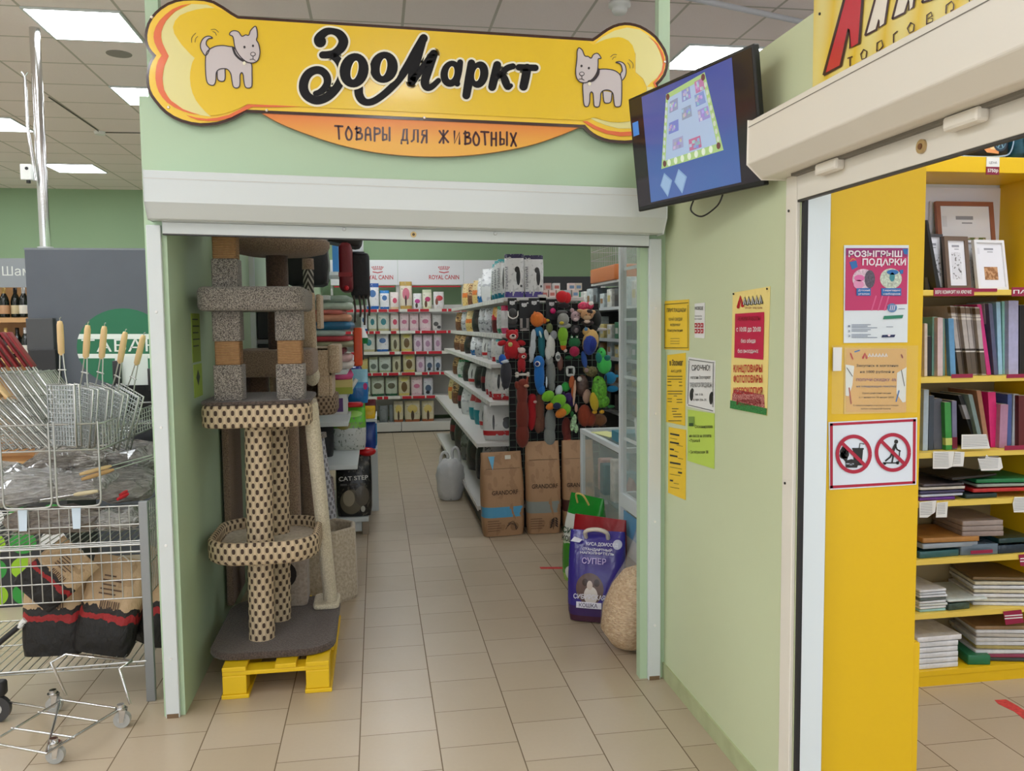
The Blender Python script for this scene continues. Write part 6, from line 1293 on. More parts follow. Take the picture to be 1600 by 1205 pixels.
# yellow panel and its three notices
YP = 2.4095
t = thing('shelf_unit', 'tall yellow shelving unit whose flat end carries three notices', 'shelving')
MB(YEL).box(1.372, 1.688, 2.41, 2.432, 0, 2.1).build('end_panel', t, bev=.002)
MB(YEL).box(1.372, 1.40, 2.432, 3.2, 0, 2.1).box(1.372, 1.688, 3.18, 3.2, 0, 2.1).build('carcass', t)
MB(YEL).box(1.689, 1.711, 2.415, 3.2, 0, .56).build('lower_front', t, bev=.002)
for z in (.56, .95, 1.35, 1.72): MB(YEL).box(1.40, 1.686, 2.432, 3.18, z-.02, z).build('shelf_board', t)
pp = lambda a, b: PY(YP-.0006, a, b)
def panel_sheet(paper, corners, name, label, **k): return Sheet(pp, (0, -1, 0), (1, 0, 0), paper, corners, name, label, **k)
V1 = crop(1280, 360, 6.024)
s = panel_sheet(mat((226, 234, 240), .4), [V1(p) for p in ((232, 140), (842, 140), (828, 1055), (228, 1060))], 'poster', 'raffle poster with crimson top and white foot on the yellow panel')
MG = mat((196, 44, 104), .35); SKY = mat((40, 110, 180), .4); PKW = mat((240, 226, 236), .4); PUR = mat((110, 44, 120), .4)
s.ink.shape([V1(p) for p in ((248, 168), (832, 168), (822, 694), (640, 700), (630, 752), (240, 755))], MG, 1, .0003)
s.ink.shape([V1(p) for p in ((248, 168), (832, 168), (830, 250), (248, 236))], mat((150, 40, 110), .35), 1.5, .0003)
for body, x0, x1, y, h in (('РОЗЫГРЫШ', 268, 772, 250, 56), ('ПОДАРКИ', 398, 808, 328, 60)): a, b = V1((x0, y)); s.text(body, a, V1((x1, 0))[0], b, h/6.024, PKW, .045, 3)
s.ink.shape([V1(p) for p in ((280, 300), (345, 285), (358, 345), (305, 372))], SKY, 2); s.ink.stroke([V1(p) for p in ((285, 290), (310, 268), (335, 280))], mat((226, 160, 60), .4), 2.4, w=1.2)
s.ink.shape([V1(p) for p in ((780, 175), (830, 175), (826, 228), (795, 225))], SKY, 2)
s.ink.ell(V1((410, 460)), (17, 16), mat((220, 190, 206), .4, noise=.3, scale=160), 2); s.ink.ell(V1((470, 460)), (8, 14), mat((90, 80, 96), .4, noise=.4, scale=180), 3)
s.ink.ell(V1((372, 450)), (8, 5), mat((220, 110, 170), .4), 3); s.ink.ell(V1((365, 510)), (8, 7), mat((226, 150, 190), .4), 3)
s.ink.ell(V1((670, 455)), (17, 16), mat((196, 206, 190), .4, noise=.35, scale=150), 2); s.ink.ell(V1((685, 395)), (9, 4), SKY, 3); s.ink.ell(V1((680, 440)), (4, 7), mat((60, 140, 150), .4), 3); s.ink.shape([V1(p) for p in ((750, 375), (785, 370), (780, 410), (755, 410))], SKY, 3)
for x0, x1, w1, w2 in ((345, 478, 'Детский', 'уголок'), (578, 765, '5 мармеладных', 'наборов')):
    s.ink.shape([V1(p) for p in ((x0, 545), (x1, 545), (x1, 615), (x0, 615))], SKY, 3.4)
    for w_, y in ((w1, 573), (w2, 606)): a, b = V1((x0+12, y)); s.text(w_, a, V1((x1-12, 0))[0], b, 2.8, PKW, .02, 4.4)
for i in range(3): s.ink.stroke([V1(p) for p in ((490+i*60, 750), (530+i*60, 620))], mat((214, 90, 140), .35), 1.5, w=2.2, sm=False)
s.ink.ell(V1((680, 730)), (7.5, 7), mat((90, 130, 180), .4), 3); 
for i in range(3): s.ink.stroke([V1(p) for p in ((658+i*18, 752), (668+i*18, 705))], PKW, 4, w=1, sm=False)
s.ink.shape([V1(p) for p in ((606, 806), (785, 796), (775, 828), (596, 838))], mat((40, 130, 100), .4), 3)
s.ink.shape([V1(p) for p in ((588, 985), (710, 982), (700, 1006), (582, 1008))], mat((24, 34, 80), .4), 3); s.ink.ell(V1((650, 988)), (2, 1.6), PKW, 4)
LG = mat((120, 130, 150), .5)
for n_, y, rows in (('1', 912, 3), ('2', 958, 2), ('3', 1004, 3)):
    a, b = V1((266, y)); s.text(n_, a, a+3, b, 3.2, LG, .02, 2)
    for r_ in range(rows): s.rect(*V1((300, y-26+r_*14)), *V1((300+(180, 150, 240, 100)[r_ % 3], y-20+r_*14)), LG)
s.rect(*V1((740, 736)), *V1((800, 742)), LG); s.rect(*V1((626, 906)), *V1((690, 911)), LG)
s.done()
V2 = crop(1280, 520, 4.635)
s = panel_sheet(mat((226, 190, 96), .3), [V2(p) for p in ((182, 108), (634, 112), (626, 578), (178, 590))], 'poster', 'orange discount leaflet in a clear sleeve, middle notice on the yellow panel')
OR1 = mat((222, 176, 104), .4)
s.rect(*V2((192, 116)), *V2((626, 574)), OR1, 1)
for P in ([(188, 230), (250, 240), (236, 380), (210, 460), (188, 455)], [(560, 290), (628, 250), (622, 500), (600, 505), (556, 440)]): s.ink.shape([V2(p) for p in P], mat((226, 230, 226), .4), 2)
s.ink.stroke([V2(p) for p in ((312, 182), (326, 150), (338, 182))], RDI, 3, w=3.2, sm=False)
for i in range(6): x = 352+i*24; s.ink.stroke([V2(p) for p in ((x, 172), (x+8, 150), (x+14, 170))], PPW, 3, w=1.8, sm=False)
for body, x0, x1, y, h, m_ in (('Закупись в магазине', 262, 566, 246, 22, INKB), ('на 1000 рублей и', 290, 536, 290, 22, INKB), ('ПОЛУЧИ СКИДКУ -5%', 262, 552, 350, 24, PUR), ('на следующую покупку', 264, 552, 394, 18, mat((60, 90, 130), .4)), ('Срок действия акции', 306, 512, 442, 14, INKB), ('с 1 июня по 30 июня 2023', 282, 534, 472, 14, INKB), ('С предложением участвуют все товары', 240, 568, 530, 13, INKB), ('кроме сувенирной бумаги', 296, 510, 554, 13, INKB)):
    a, b = V2((x0, y)); s.text(body, a, V2((x1, 0))[0], b, h/4.635*.8, m_, .012, 3)
for a_, c_, m_ in (((222, 150), (238, 190), RDI), ((196, 255), (236, 315), INKB), ((212, 400), (226, 512), mat((170, 70, 50), .4)), ((590, 270), (612, 384), INKB), ((572, 420), (552, 496), SKY), ((254, 138), (286, 128), SKY), ((590, 160), (598, 180), BRN_)): s.ink.stroke([V2(a_), V2(c_)], m_, 3, w=2 if m_ is not INKB else 1, sm=False)
s.done()
m = MB(mat((240, 236, 220), .15, alpha=.05)); P = [PY(YP-.008, *V2(p)) for p in ((94, 92), (718, 92), (708, 578), (90, 590))]; m.prism(P, (0, .0008, 0)); m.build('clear_sleeve', s.t)
m = MB(PPW); m.prism([PY(YP-.0095, *V2(p)) for p in ((102, 106), (166, 106), (160, 276), (100, 278))], (0, .0008, 0)); tag(m.build('blank_card'), 'small blank white card stuck left of the orange discount leaflet', 'card')
s = panel_sheet(mat((226, 234, 244), .4), [V2(p) for p in ((66, 648), (708, 614), (702, 1100), (72, 1138))], 'prohibition_sign', 'red bordered no food and no scooters sign, lowest on the yellow panel', cat='sign')
CR2 = mat((176, 24, 56), .4); S_ = lambda p: V2(p)
for P in ([(76, 656), (698, 624), (697, 642), (76, 674)], [(76, 1108), (692, 1074), (691, 1092), (76, 1128)], [(76, 656), (96, 656), (96, 1126), (78, 1126)], [(678, 626), (698, 626), (693, 1092), (674, 1092)]): s.ink.shape([V2(p) for p in P], CR2, 1)
for cx, cy in ((245, 878), (528, 866)):
    s.ink.stroke([V2((cx+118*cos(i*pi/12), cy+128*sin(i*pi/12))) for i in range(24)], CR2, 3, w=5.6, closed=True, n=3)
b = s.ink
# drink, burger and ice cream
b.shape([S_(p) for p in ((240, 842), (314, 842), (304, 960), (250, 960))], INKB, 2); b.shape([S_(p) for p in ((236, 834), (318, 834), (318, 846), (236, 846))], INKB, 2.5)
b.stroke([S_(p) for p in ((286, 838), (292, 800), (320, 806))], INKB, 2, w=1.4, sm=False)
b.shape([S_(p) for p in ((185, 944), (190, 925), (230, 915), (268, 925), (275, 944))], INKB, 2.5); b.shape([S_(p) for p in ((186, 958), (276, 958), (270, 976), (192, 976))], INKB, 2.5)
b.stroke([S_(p) for p in ((186, 950), (205, 956), (225, 948), (245, 956), (275, 950))], INKB, 2.6, w=1.2)
b.shape([S_(p) for p in ((150, 890), (205, 900), (192, 940))], INKB, 2)
for p, r_ in (((168, 888), 5), ((182, 880), 6.5), ((174, 862), 6), ((186, 852), 5), ((176, 840), 4)): b.ell(S_(p), (r_, r_), INKB, 2)
b.stroke([S_(p) for p in ((160, 798), (332, 966))], CR2, 4, w=5.4, sm=False)
# scooter rider
b.ell(S_((554, 788)), (3, 3.2), INKB, 2); b.stroke([S_(p)+(w_,) for p, w_ in (((548, 812), 4.2), ((536, 838), 4.6), ((528, 868), 4.4))], INKB, 2)
b.stroke([S_(p) for p in ((550, 820), (560, 846), (582, 856))], INKB, 2, w=2.2, sm=False); b.stroke([S_(p) for p in ((526, 868), (510, 900), (478, 926))], INKB, 2, w=2.6, sm=False); b.stroke([S_(p) for p in ((530, 868), (530, 900), (524, 934))], INKB, 2, w=2.6, sm=False)
b.stroke([S_(p) for p in ((580, 852), (572, 935))], INKB, 2, w=1.5, sm=False); b.stroke([S_(p) for p in ((462, 942), (566, 942))], INKB, 2, w=2, sm=False)
b.ell(S_((472, 948)), (1.8, 1.8), INKB, 2); b.ell(S_((564, 942)), (2.4, 2.6), INKB, 2)
b.stroke([S_(p) for p in ((442, 782), (616, 954))], CR2, 4, w=5.4, sm=False)
s.done()
# ---------------------------------------------------------------- stationery shop: back shelf with frames, books and papers
SY = 3.25
U1 = crop(1420, 180, 4.017); U2 = crop(1420, 440, 4.306); U3 = crop(1420, 680, 5.478); U4 = crop(1420, 860, 3.494)
SZ = [.069, .326, .566, .818, 1.031, 1.354, 1.724]
t = thing('shelf_unit', 'yellow stationery shelving facing the doorway, filled with frames, books and papers', 'shelving')
CUB = painted('pale_yellow_laminate', (236, 206, 96), (230, 198, 84), .4)
MB(YEL).box(1.95, 3.6, SY+.002, SY+.022, 0, .044).build('plinth', t)
for z in SZ:
    MB(CUB if z > .1 else YEL).box(1.95, 3.6, SY, SY+.30, z-.024, z-.0005).build('shelf_board', t, bev=.001)
MB(YEL).box(1.75, 3.6, SY, SY+.30, 2.214, 2.28).build('top_board', t, bev=.002)
MB(YEL).box(1.93, 1.95, SY, SY+.30, 0, 2.214).build('side_panel', t)
MB(YEL).box(2.86, 2.885, SY+.01, SY+.30, .07, 2.214).build('divider', t)
MB(mat((150, 130, 90), .6)).box(1.95, 3.6, SY+.295, SY+.30, 0, 1.7).m(mat((224, 224, 240), .5)).box(1.95, 3.6, SY+.295, SY+.30, 1.7, 2.2).build('back_board', t)
SB_ = lambda y, a, b: PY(y, a, b)
def strip(a0, a1, y, h, m_, body=None):
    p0 = PY(SY-.003, a0, y); p1 = PY(SY-.003, a1, y); q_ = PY(SY-.003, a0, y-h)
    hh = (q_-p0).length; mb = MB(m_); mb.box(p0.x, p1.x, SY-.003, SY-.0005, p0.z, p0.z+hh)
    o = mb.build('shelf_label', t)
    if body: letters_on(o, body, frame((p0.x+.006, SY-.0036, p0.z+hh*.3), (1, 0, 0), (0, 0, 1)), hh*.4, PPW, bold=.03, align='l', width=(p1.x-p0.x)*.9)
SLB = mat((150, 24, 66), .4)
strip(1459, 1522, 463, 13, SLB, 'ВЕРХ КОМФОРТ НА КРЮЧКЕ'); strip(1522, 1558, 456, 5, SLB); strip(1581, 1640, 463, 14, SLB, 'ПАПКИ')
strip(1487, 1520, 591, 6, SLB); strip(1573, 1610, 591, 6, SLB); strip(1570, 1612, 704, 7, SLB); strip(1517, 1551, 866, 5, SLB)
# picture frames on the upper shelf
def pic_frame(lab, x0, x1, zt, y, lean, fw, fc, art_m, art_r, m_mat=None, rz=0, zb=None):
    w_ = x1-x0; z0 = SZ[6]+.001; h_ = zt-z0
    g = thing('photo_frame', lab, 'photo frame', ((x0+x1)/2, y, z0), rz, 'photo frames on the upper shelf'); R_ = Matrix.Rotation(-lean, 4, 'X')
    m = MB(fc); m.T = R_
    m.box(-w_/2, w_/2, 0, .016, 0, fw).box(-w_/2, w_/2, 0, .016, h_-fw, h_).box(-w_/2, -w_/2+fw, 0, .016, fw, h_-fw).box(w_/2-fw, w_/2, 0, .016, fw, h_-fw).m(BLACK).box(-w_/2+.003, w_/2-.003, .012, .018, .003, h_-.003); m.build('frame', g)
    m = MB(m_mat or mat((228, 228, 236), .35)); m.T = R_; m.box(-w_/2+fw, w_/2-fw, .006, .01, fw, h_-fw)
    if art_m: m.m(art_m).box(-w_/2+w_*art_r[0], -w_/2+w_*art_r[1], .0052, .006, h_*art_r[2], h_*art_r[3])
    m.m(mat((150, 150, 160), .5)).box(-w_*.16, w_*.14, .0052, .006, h_*.8, h_*.84).box(-w_*.06, w_*.12, .0052, .006, h_*.755, h_*.77)
    m.m(mat((214, 214, 222), .4)).box(-w_*.40, -w_*.32, .005, .006, h_*.72, h_*.84); m.build('print', g)
    return g
k = NT('foliage_print', .4); xyz, vec = k.xyz(); c_ = k.mix(k.math('GREATER_THAN', k.noise(vec, 34, 2), .5), lin((176, 160, 136)), lin((96, 110, 50))); k.col(k.mix(k.math('GREATER_THAN', k.noise(vec, 60, 2), .6), c_, lin((216, 206, 196)))); FOL = k.m
k = NT('wheat_print', .4); xyz, vec = k.xyz(); k.col(k.mix(k.math('GREATER_THAN', k.noise(vec, 70, 3), .52), lin((150, 100, 60)), lin((196, 150, 110)))); WHT = k.m
k = NT('sketch_print', .4); xyz, vec = k.xyz(); k.col(k.mix(k.math('GREATER_THAN', k.noise(vec, 90, 3), .6), lin((214, 214, 222)), lin((110, 108, 112)))); SKT = k.m
P = lambda p, y=SY+.04: PY(y, *U1(p))
pic_frame('large brown photo frame with a foliage print, standing at the back of the upper shelf', P((238, 0), SY+.2).x, P((604, 0), SY+.2).x, P((0, 528), SY+.24).z, SY+.20, .14, .02, mat((150, 92, 70), .4), FOL, (.2, .84, .12, .60))
pic_frame('white photo frame with a brown wheat print, rightmost on the upper shelf', P((425, 0)).x+.02, P((665, 0)).x, P((0, 790)).z+.012, SY+.03, .16, .012, mat((226, 226, 230), .3), WHT, (.28, .72, .20, .46), rz=.12)
pic_frame('plain white photo frame just behind the wheat one', P((400, 0)).x+.015, P((610, 0)).x, P((0, 785)).z+.012, SY+.07, .16, .012, mat((216, 216, 222), .3), SKT, (.2, .8, .2, .6), rz=.1)
pic_frame('taupe photo frame with a pale sketch, second from the white frames', P((258, 0)).x, P((425, 0)).x, P((0, 770)).z+.012, SY+.03, .13, .018, mat((106, 86, 74), .4), SKT, (.3, .68, .2, .7), rz=.12)
pic_frame('dark grey photo frame left of the taupe one', P((165, 0)).x, P((290, 0)).x, P((0, 752)).z+.012, SY+.06, .12, .012, mat((70, 68, 72), .4), SKT, (.5, .9, .25, .65), rz=.1)
g = thing('photo_frame', 'black photo frame seen nearly edge on, leftmost of the upper shelf', 'photo frame', (P((150, 0)).x-.004, SY+.02, SZ[6]+.001), 0, 'photo frames on the upper shelf')
m = MB(BLACK); m.T = Matrix.Rotation(.0, 4, 'X'); a_ = P((185, 1070)); c_ = P((122, 635)); h_ = c_.z-a_.z
m.add([(.03, 0, 0), (.05, 0, 0), (.008-.028, .0, h_), (-.03, .0, h_), (.03-.02, .2, 0), (.05-.02, .2, 0), (-.02, .2, h_), (-.03, .2, h_)], [(0, 1, 2, 3), (1, 5, 6, 2), (5, 4, 7, 6), (4, 0, 3, 7), (3, 2, 6, 7), (0, 4, 5, 1)]); m.build('frame', g)
MB(mat((40, 38, 40), .5)).add([(.0505, .02, .02), (.033, .18, .02), (-.0185, .18, h_-.02), (-.0185, .02, h_-.02)], [(0, 1, 2, 3)]).build('backing', g)
m = MB(mat((222, 222, 236), .5)); 
p0, p1 = PY(SY+.285, *U1((128, 750))), PY(SY+.285, *U1((235, 540)))
m.box(p0.x, p1.x, SY+.283, SY+.29, SZ[6]+.002, p1.z); m.m(mat((196, 198, 214), .5))
for i in range(3): m.box(p0.x+.05, p0.x+.10, SY+.281, SY+.283, SZ[6]+.09+.1*i, SZ[6]+.15+.1*i)
tag(m.build('backing_card'), 'pale lavender card standing behind the dark frames on the upper shelf', 'card')
# things lying or standing on the top board
t2 = thing('school_bag', 'black school bag with an orange flaming wheel on top of the stationery shelving', 'school bag', (2.52, SY+.12, 2.281))
k = mat((24, 26, 34), .5, bump=.2); m = MB(k); m.rprism(-.25, .18, -.1, .14, 0, .34, .06, .03); m.build('body', t2)
wc = PY(SY+.018, *U1((572, 168))); wc = wc-Vector((2.52, SY+.12, 2.281))
b = Board(lambda a, c: Vector((a, -.102, c)), (0, -1, 0)); x, z = wc.x, wc.z
FL = [(x-.005, z-.05), (x-.06, z-.045), (x-.09, z-.015), (x-.065, z-.02), (x-.1, z+.02), (x-.06, z+.01), (x-.07, z+.05), (x-.035, z+.02), (x-.03, z+.06), (x, z+.03)]
b.shape(FL, mat((226, 150, 90), .5), 1); b.shape([(x+(p[0]-x)*.7, z+(p[1]-z)*.7) for p in FL], mat((240, 206, 150), .5), 2)
b.ell((x, z), (.034, .04), mat((40, 54, 70), .5), 3); b.ell((x, z), (.026, .031), mat((90, 130, 150), .5), 4); b.ell((x, z), (.022, .027), mat((40, 60, 76), .5), 5)
for i in range(6): b.stroke([(x, z), (x+.022*cos(i*pi/3), z+.027*sin(i*pi/3))], mat((120, 160, 180), .5), 6, w=.005, sm=False)
b.stroke([(-.24, .05), (-.2, .015), (-.1, .005), (.1, .005), (.165, .04), (.175, .2)], mat((150, 170, 190), .5), 1, w=.006)
b.mb.build('flaming_wheel', t2)
t2 = thing('school_bag', 'teal and pink patterned school bag right of the black one', 'school bag', (2.86, SY+.13, 2.281))
m = MB(mat((30, 80, 100), .5, noise=.7, scale=16, bump=.3)); m.rprism(-.14, .2, -.1, .14, 0, .36, .06, .03); m.build('body', t2)
m = MB(mat((110, 40, 80), .5, noise=.5, scale=20))
for i in range(4): m.tube([(-.09+.07*i, -.105, .01), (-.11+.07*i, -.108, .18), (-.08+.07*i, -.105, .34)], .012, 6)
m.build('piping', t2)
p0 = PY(SY-.004, 1541, 271); p1 = PY(SY-.004, 1562, 246)
m = MB(PPW); m.box(p0.x, p1.x, SY-.004, SY-.001, p0.z+.028, p1.z); m.m(mat((130, 30, 60), .4)).box(p0.x, p1.x, SY-.004, SY-.001, p0.z-.005, p0.z+.028); o = m.build('price_card'); tag(o, 'small white and crimson price card on the yellow top board', 'price card')
letters_on(o, 'ЦЕНА', frame(((p0.x+p1.x)/2, SY-.0045, p0.z+.04), (1, 0, 0), (0, 0, 1)), .01, INKB); letters_on(o, '5750р', frame(((p0.x+p1.x)/2, SY-.0045, p0.z+.006), (1, 0, 0), (0, 0, 1)), .014, PPW, bold=.03)
# upright books and folders: (left, right, top, bottom in drawing units of crop U2, lean in units, colour)
def upright(lst, zi, q, what, grp, pre, names):
    for i, (x0, x1, y0, y1, ln, c, nm) in enumerate(lst):
        yy = SY+.05+.012*(i % 3)
        a = PY(yy, *q((x0, y1))); c1 = PY(yy, *q((x1, y1))); top = PY(yy, *q((x0, y0)))
        w_ = max(.006, c1.x-a.x); h_ = top.z-SZ[zi]; sh = PY(yy, *q((x0+ln, y0))).x-a.x
        z0 = SZ[zi]+.0008; d_ = .19
        m = MB(mat(c, .4, noise=.08, scale=40) if isinstance(c, tuple) else c)
        def bx8(ins, y0_, y1_, zz0, zz1):
            s0 = sh*zz0/h_; s1 = sh*zz1/h_
            return [(ins+s0, y0_, zz0), (w_-ins+s0, y0_, zz0), (w_-ins+s0, y1_, zz0), (ins+s0, y1_, zz0), (ins+s1, y0_, zz1), (w_-ins+s1, y0_, zz1), (w_-ins+s1, y1_, zz1), (ins+s1, y1_, zz1)]
        FB_ = [(0, 3, 2, 1), (4, 5, 6, 7), (0, 1, 5, 4), (1, 2, 6, 5), (2, 3, 7, 6), (3, 0, 4, 7)]
        m.add(bx8(0, 0, d_, 0, h_), FB_)
        g = thing(what, nm, 'book' if what == 'book' else 'folder', (a.x, yy, z0), 0, grp)
        m.build('cover', g, bev=.0012)
        m = MB(mat((214, 210, 202), .6)); m.add(bx8(w_*.14, .006, d_-.004, .004, h_+.0012), FB_); m.build('pages', g)
        if pre and i in pre:
            for (f0, f1, cc) in pre[i]: m = MB(mat(cc, .5)); m.add(bx8(-.0004, -.0008, .02, h_*f0, h_*f1), FB_); m.build('spine_band', g)
STR = [(.02, .34, (92, 80, 70)), (.34, .36, (210, 206, 200)), (.36, .39, (60, 52, 48)), (.81, .84, (220, 214, 208)), (.86, .88, (220, 214, 208)), (.9, .985, (110, 90, 72))]
up1 = [(106, 126, 285, 618, 0, (206, 190, 176), 'beige folder at the left end of the book shelf'), (127, 154, 370, 618, 0, (26, 26, 28), 'short black folder beside the beige one on the book shelf'), (156, 190, 240, 618, 4, (120, 170, 160), 'mint folder on the book shelf left of the pale pink one'), (194, 230, 245, 618, 0, (206, 186, 190), 'pale pink folder on the book shelf right of the mint one'), (232, 244, 250, 618, -2, (110, 150, 140), 'thin sage folder on the book shelf'), (246, 270, 262, 618, -6, (176, 140, 60), 'mustard folder on the book shelf'), (282, 318, 250, 618, -16, (96, 150, 196), 'sky blue folder left of the striped volumes')]
x = 340
for i in range(6): up1.append((x+i*30.5, x+29+i*30.5, 165+i*2, 615, -62+i*3, (178, 170, 168), 'grey and brown striped volume, %s from the left in the leaning row' % ORD[i]))
up1 += [(528, 556, 155, 615, -68, (206, 50, 130), 'magenta folder leaning right of the striped volumes'), (558, 574, 150, 612, -52, (186, 176, 190), 'thin pale lilac folder leaning on the magenta one'), (576, 602, 150, 612, -40, (84, 88, 120), 'slate violet folder leaning beside the light blue one'), (604, 632, 140, 612, -16, (150, 190, 216), 'light blue folder right of the leaning books'), (636, 664, 135, 612, -8, (150, 206, 196), 'pale turquoise folder between the light blue and lavender ones'), (672, 738, 130, 612, 0, (170, 170, 206), 'wide lavender folder near the right end of the book shelf'), (746, 800, 160, 612, 0, (28, 28, 34), 'black folder at the right end of the book shelf')]
upright(up1, 5, U2, 'book', 'books and folders on the book shelf', {i: STR for i in range(7, 13)}, None)
up2 = [(94, 128, 730, 1130, 8, (170, 186, 200), 'pale blue wrapped pad at the left end of the folder shelf'), (132, 166, 770, 1128, 6, (60, 70, 84), 'dark slate folder second on the folder shelf'), (170, 244, 790, 1128, -20, (90, 92, 104), 'grey film folder with a bent edge on the folder shelf'), (250, 292, 815, 1128, -10, (60, 150, 70), 'green folder on the folder shelf'), (294, 326, 805, 1128, -4, (120, 120, 150), 'dull violet folder right of the green one'), (452, 480, 765, 1100, -120, (28, 30, 32), 'black folder leaning far left with a white label'), (484, 512, 760, 1100, -84, (120, 140, 140), 'grey green folder leaning on the black one'), (516, 546, 735, 1105, -60, (170, 120, 90), 'light brown folder leaning left of the hot pink one'), (552, 604, 745, 1112, -20, (222, 40, 120), 'hot pink folder on the folder shelf'), (608, 660, 830, 1112, 10, (176, 130, 160), 'see-through pinkish folder right of the hot pink one'), (662, 690, 760, 1112, 4, (70, 90, 150), 'blue folder behind the see-through one'), (694, 730, 760, 1112, 12, (190, 196, 206), 'white film folder near the right end of the folder shelf'), (740, 800, 770, 1112, 0, (96, 30, 36), 'dark red folder at the right end of the folder shelf')]
upright(up2, 4, U2, 'folder', 'folders on the folder shelf', {5: [(.55, .82, (150, 150, 156))], 3: [(.1, .25, (200, 210, 120))], 4: [(.02, .25, (130, 40, 70))]}, None)
# flat stacks
def flat(lst, zi, q, grp):
    for i, (x0, x1, yt, yb, dz, rz, c, nm, kind) in enumerate(lst):
        yy = SY+.02
        a = PY(yy, *q((x0, yb))); c1 = PY(yy, *q((x1, yb))); tz = PY(yy, *q((x0, yt))).z; bz = PY(yy, *q((x0, yb))).z
        w_ = c1.x-a.x; z0 = SZ[zi]+.001+dz; h_ = max(.003, tz-bz)
        m = MB(c if not isinstance(c, tuple) else mat(c, .45, noise=.12, scale=30, bump=.15)); m.rprism(-w_/2, w_/2, 0, .24, 0, h_, .006, min(.002, h_*.3), 2)
        o = m.build(kind, loc=((a.x+c1.x)/2, yy, z0)); o.rotation_euler[2] = rz; tag(o, nm, {'book': 'book', 'folder': 'folder'}.get(kind, 'paper'), grp)
WP = (216, 218, 222)
flat([(90, 400, 520, 545, 0, 0, (96, 40, 140), 'violet pad at the bottom of the left flat stack, flat shelf', 'book'), (100, 470, 500, 520, .016, .03, (190, 196, 214), 'pale blue pad second in the left flat stack, flat shelf', 'book'), (95, 480, 476, 498, .030, 0, (60, 56, 90), 'dark violet book third in the left flat stack, flat shelf', 'book'), (100, 480, 452, 474, .046, -.03, (206, 200, 190), 'cream edged book fourth in the left flat stack, flat shelf', 'book'), (120, 480, 432, 450, .062, .02, (90, 84, 90), 'grey book on top of the left flat stack, flat shelf', 'book'),
      (490, 760, 484, 520, 0, .0, (28, 50, 52), 'dark teal folder at the bottom of the middle flat pile', 'folder'), (560, 1180, 480, 510, .024, -.05, (190, 40, 40), 'red edged folder in the right flat pile', 'folder'), (600, 1180, 455, 478, .046, -.08, (150, 160, 150), 'grey green ribbed folder in the right flat pile', 'folder'), (600, 1200, 420, 452, .063, -.12, (20, 120, 70), 'emerald green folder on top of the right flat pile', 'folder'), (330, 800, 400, 420, .09, .22, (34, 30, 30), 'black folder slanting across the flat piles', 'folder')], 3, U3, 'flat pads and folders in the piles')
flat([(85, 440, 930, 985, 0, .05, mat((46, 92, 96), .15, bump=.5), 'teal film folder lying at the left of the shelf below the flat piles', 'folder'), (120, 600, 850, 890, .040, .02, mat((150, 160, 170), .15, bump=.5), 'silver film packet under the amber folder', 'folder'), (130, 600, 800, 840, .064, -.05, (170, 120, 60), 'amber folder lying on the film packets', 'folder'), (450, 760, 890, 980, 0, -.06, mat((100, 116, 130), .15, bump=.5), 'slate film folder right of the teal one', 'folder'),
      (760, 1200, 900, 970, 0, .04, mat((34, 50, 64), .15, bump=.5), 'navy film folder at the right of that shelf', 'folder'), (770, 1200, 850, 890, .046, .02, mat((30, 60, 62), .15, bump=.4), 'dark green film folder on the navy one', 'folder'),
      (470, 800, 820, 862, .082, -.12, (146, 130, 124), 'grey archive book, lowest of the three printed 7-9', 'book'), (470, 800, 770, 812, .106, -.1, (150, 136, 130), 'grey archive book, middle of the three printed 7-9', 'book'), (470, 800, 720, 762, .130, -.08, (156, 142, 136), 'grey archive book, topmost of the three printed 7-9', 'book')], 2, U3, 'folders and archive books below the flat piles')
for i in range(8):
    flat([(60, 205+4*(i % 3), 320-14*i-12, 320-14*i, .0125*i, .04*sin(i*2), [(150, 190, 186), WP, (206, 210, 206), WP, (90, 100, 96), WP, (200, 206, 214), WP][i], '%s sheaf from the bottom of the left paper stack on the lower shelf' % ORD[i], 'paper_sheaf')], 1, U4, 'paper sheaves on the left of the lower shelf')
flat([(215, 340, 255, 290, 0, .1, mat((60, 80, 70), .4, noise=.6, scale=30), 'patterned green pad between the two paper stacks of the lower shelf', 'book'), (215, 430, 288, 300, .036, .0, (206, 214, 210), 'pale sheet lying over the patterned pad', 'paper_sheaf')], 1, U4, None)
for i in range(7):
    flat([(380+6*(i % 2), 760, 285-20*i-17, 285-20*i, .019*i, -.25+.03*(i % 3), [WP, (206, 206, 196), (220, 220, 222), (214, 206, 180), WP, (206, 200, 176), (120, 96, 60)][i], '%s paper pad from the bottom of the right stack on the lower shelf' % ORD[i], 'paper_pad')], 1, U4, 'paper pads on the right of the lower shelf')
for i in range(6):
    flat([(40+5*(i % 2), 270+22*(i == 5), 665-30*i-26, 665-30*i, .0245*i, .03*sin(i*3), WP if i < 5 else (226, 226, 228), '%s from the bottom in the white envelope pile on the floor shelf' % ORD[i], 'paper_sheaf')], 0, U4, 'white envelopes on the floor shelf')
flat([(330, 440, 560, 610, 0, -.2, mat((30, 110, 70), .4), 'green and blue book under the big paper stack on the floor shelf', 'book')], 0, U4, None)
for i in range(9):
    flat([(400-6*(i % 3), 790, 600-22*i-19, 600-22*i, .0185*i, -.25+.04*(i % 3), [(60, 70, 66), (150, 60, 90), WP, (176, 160, 96), WP, (206, 206, 204), (196, 190, 180), WP, (150, 120, 84)][i], '%s from the bottom in the big paper stack on the floor shelf' % ORD[i], 'paper_pad')], 0, U4, 'paper pads in the big stack on the floor shelf')
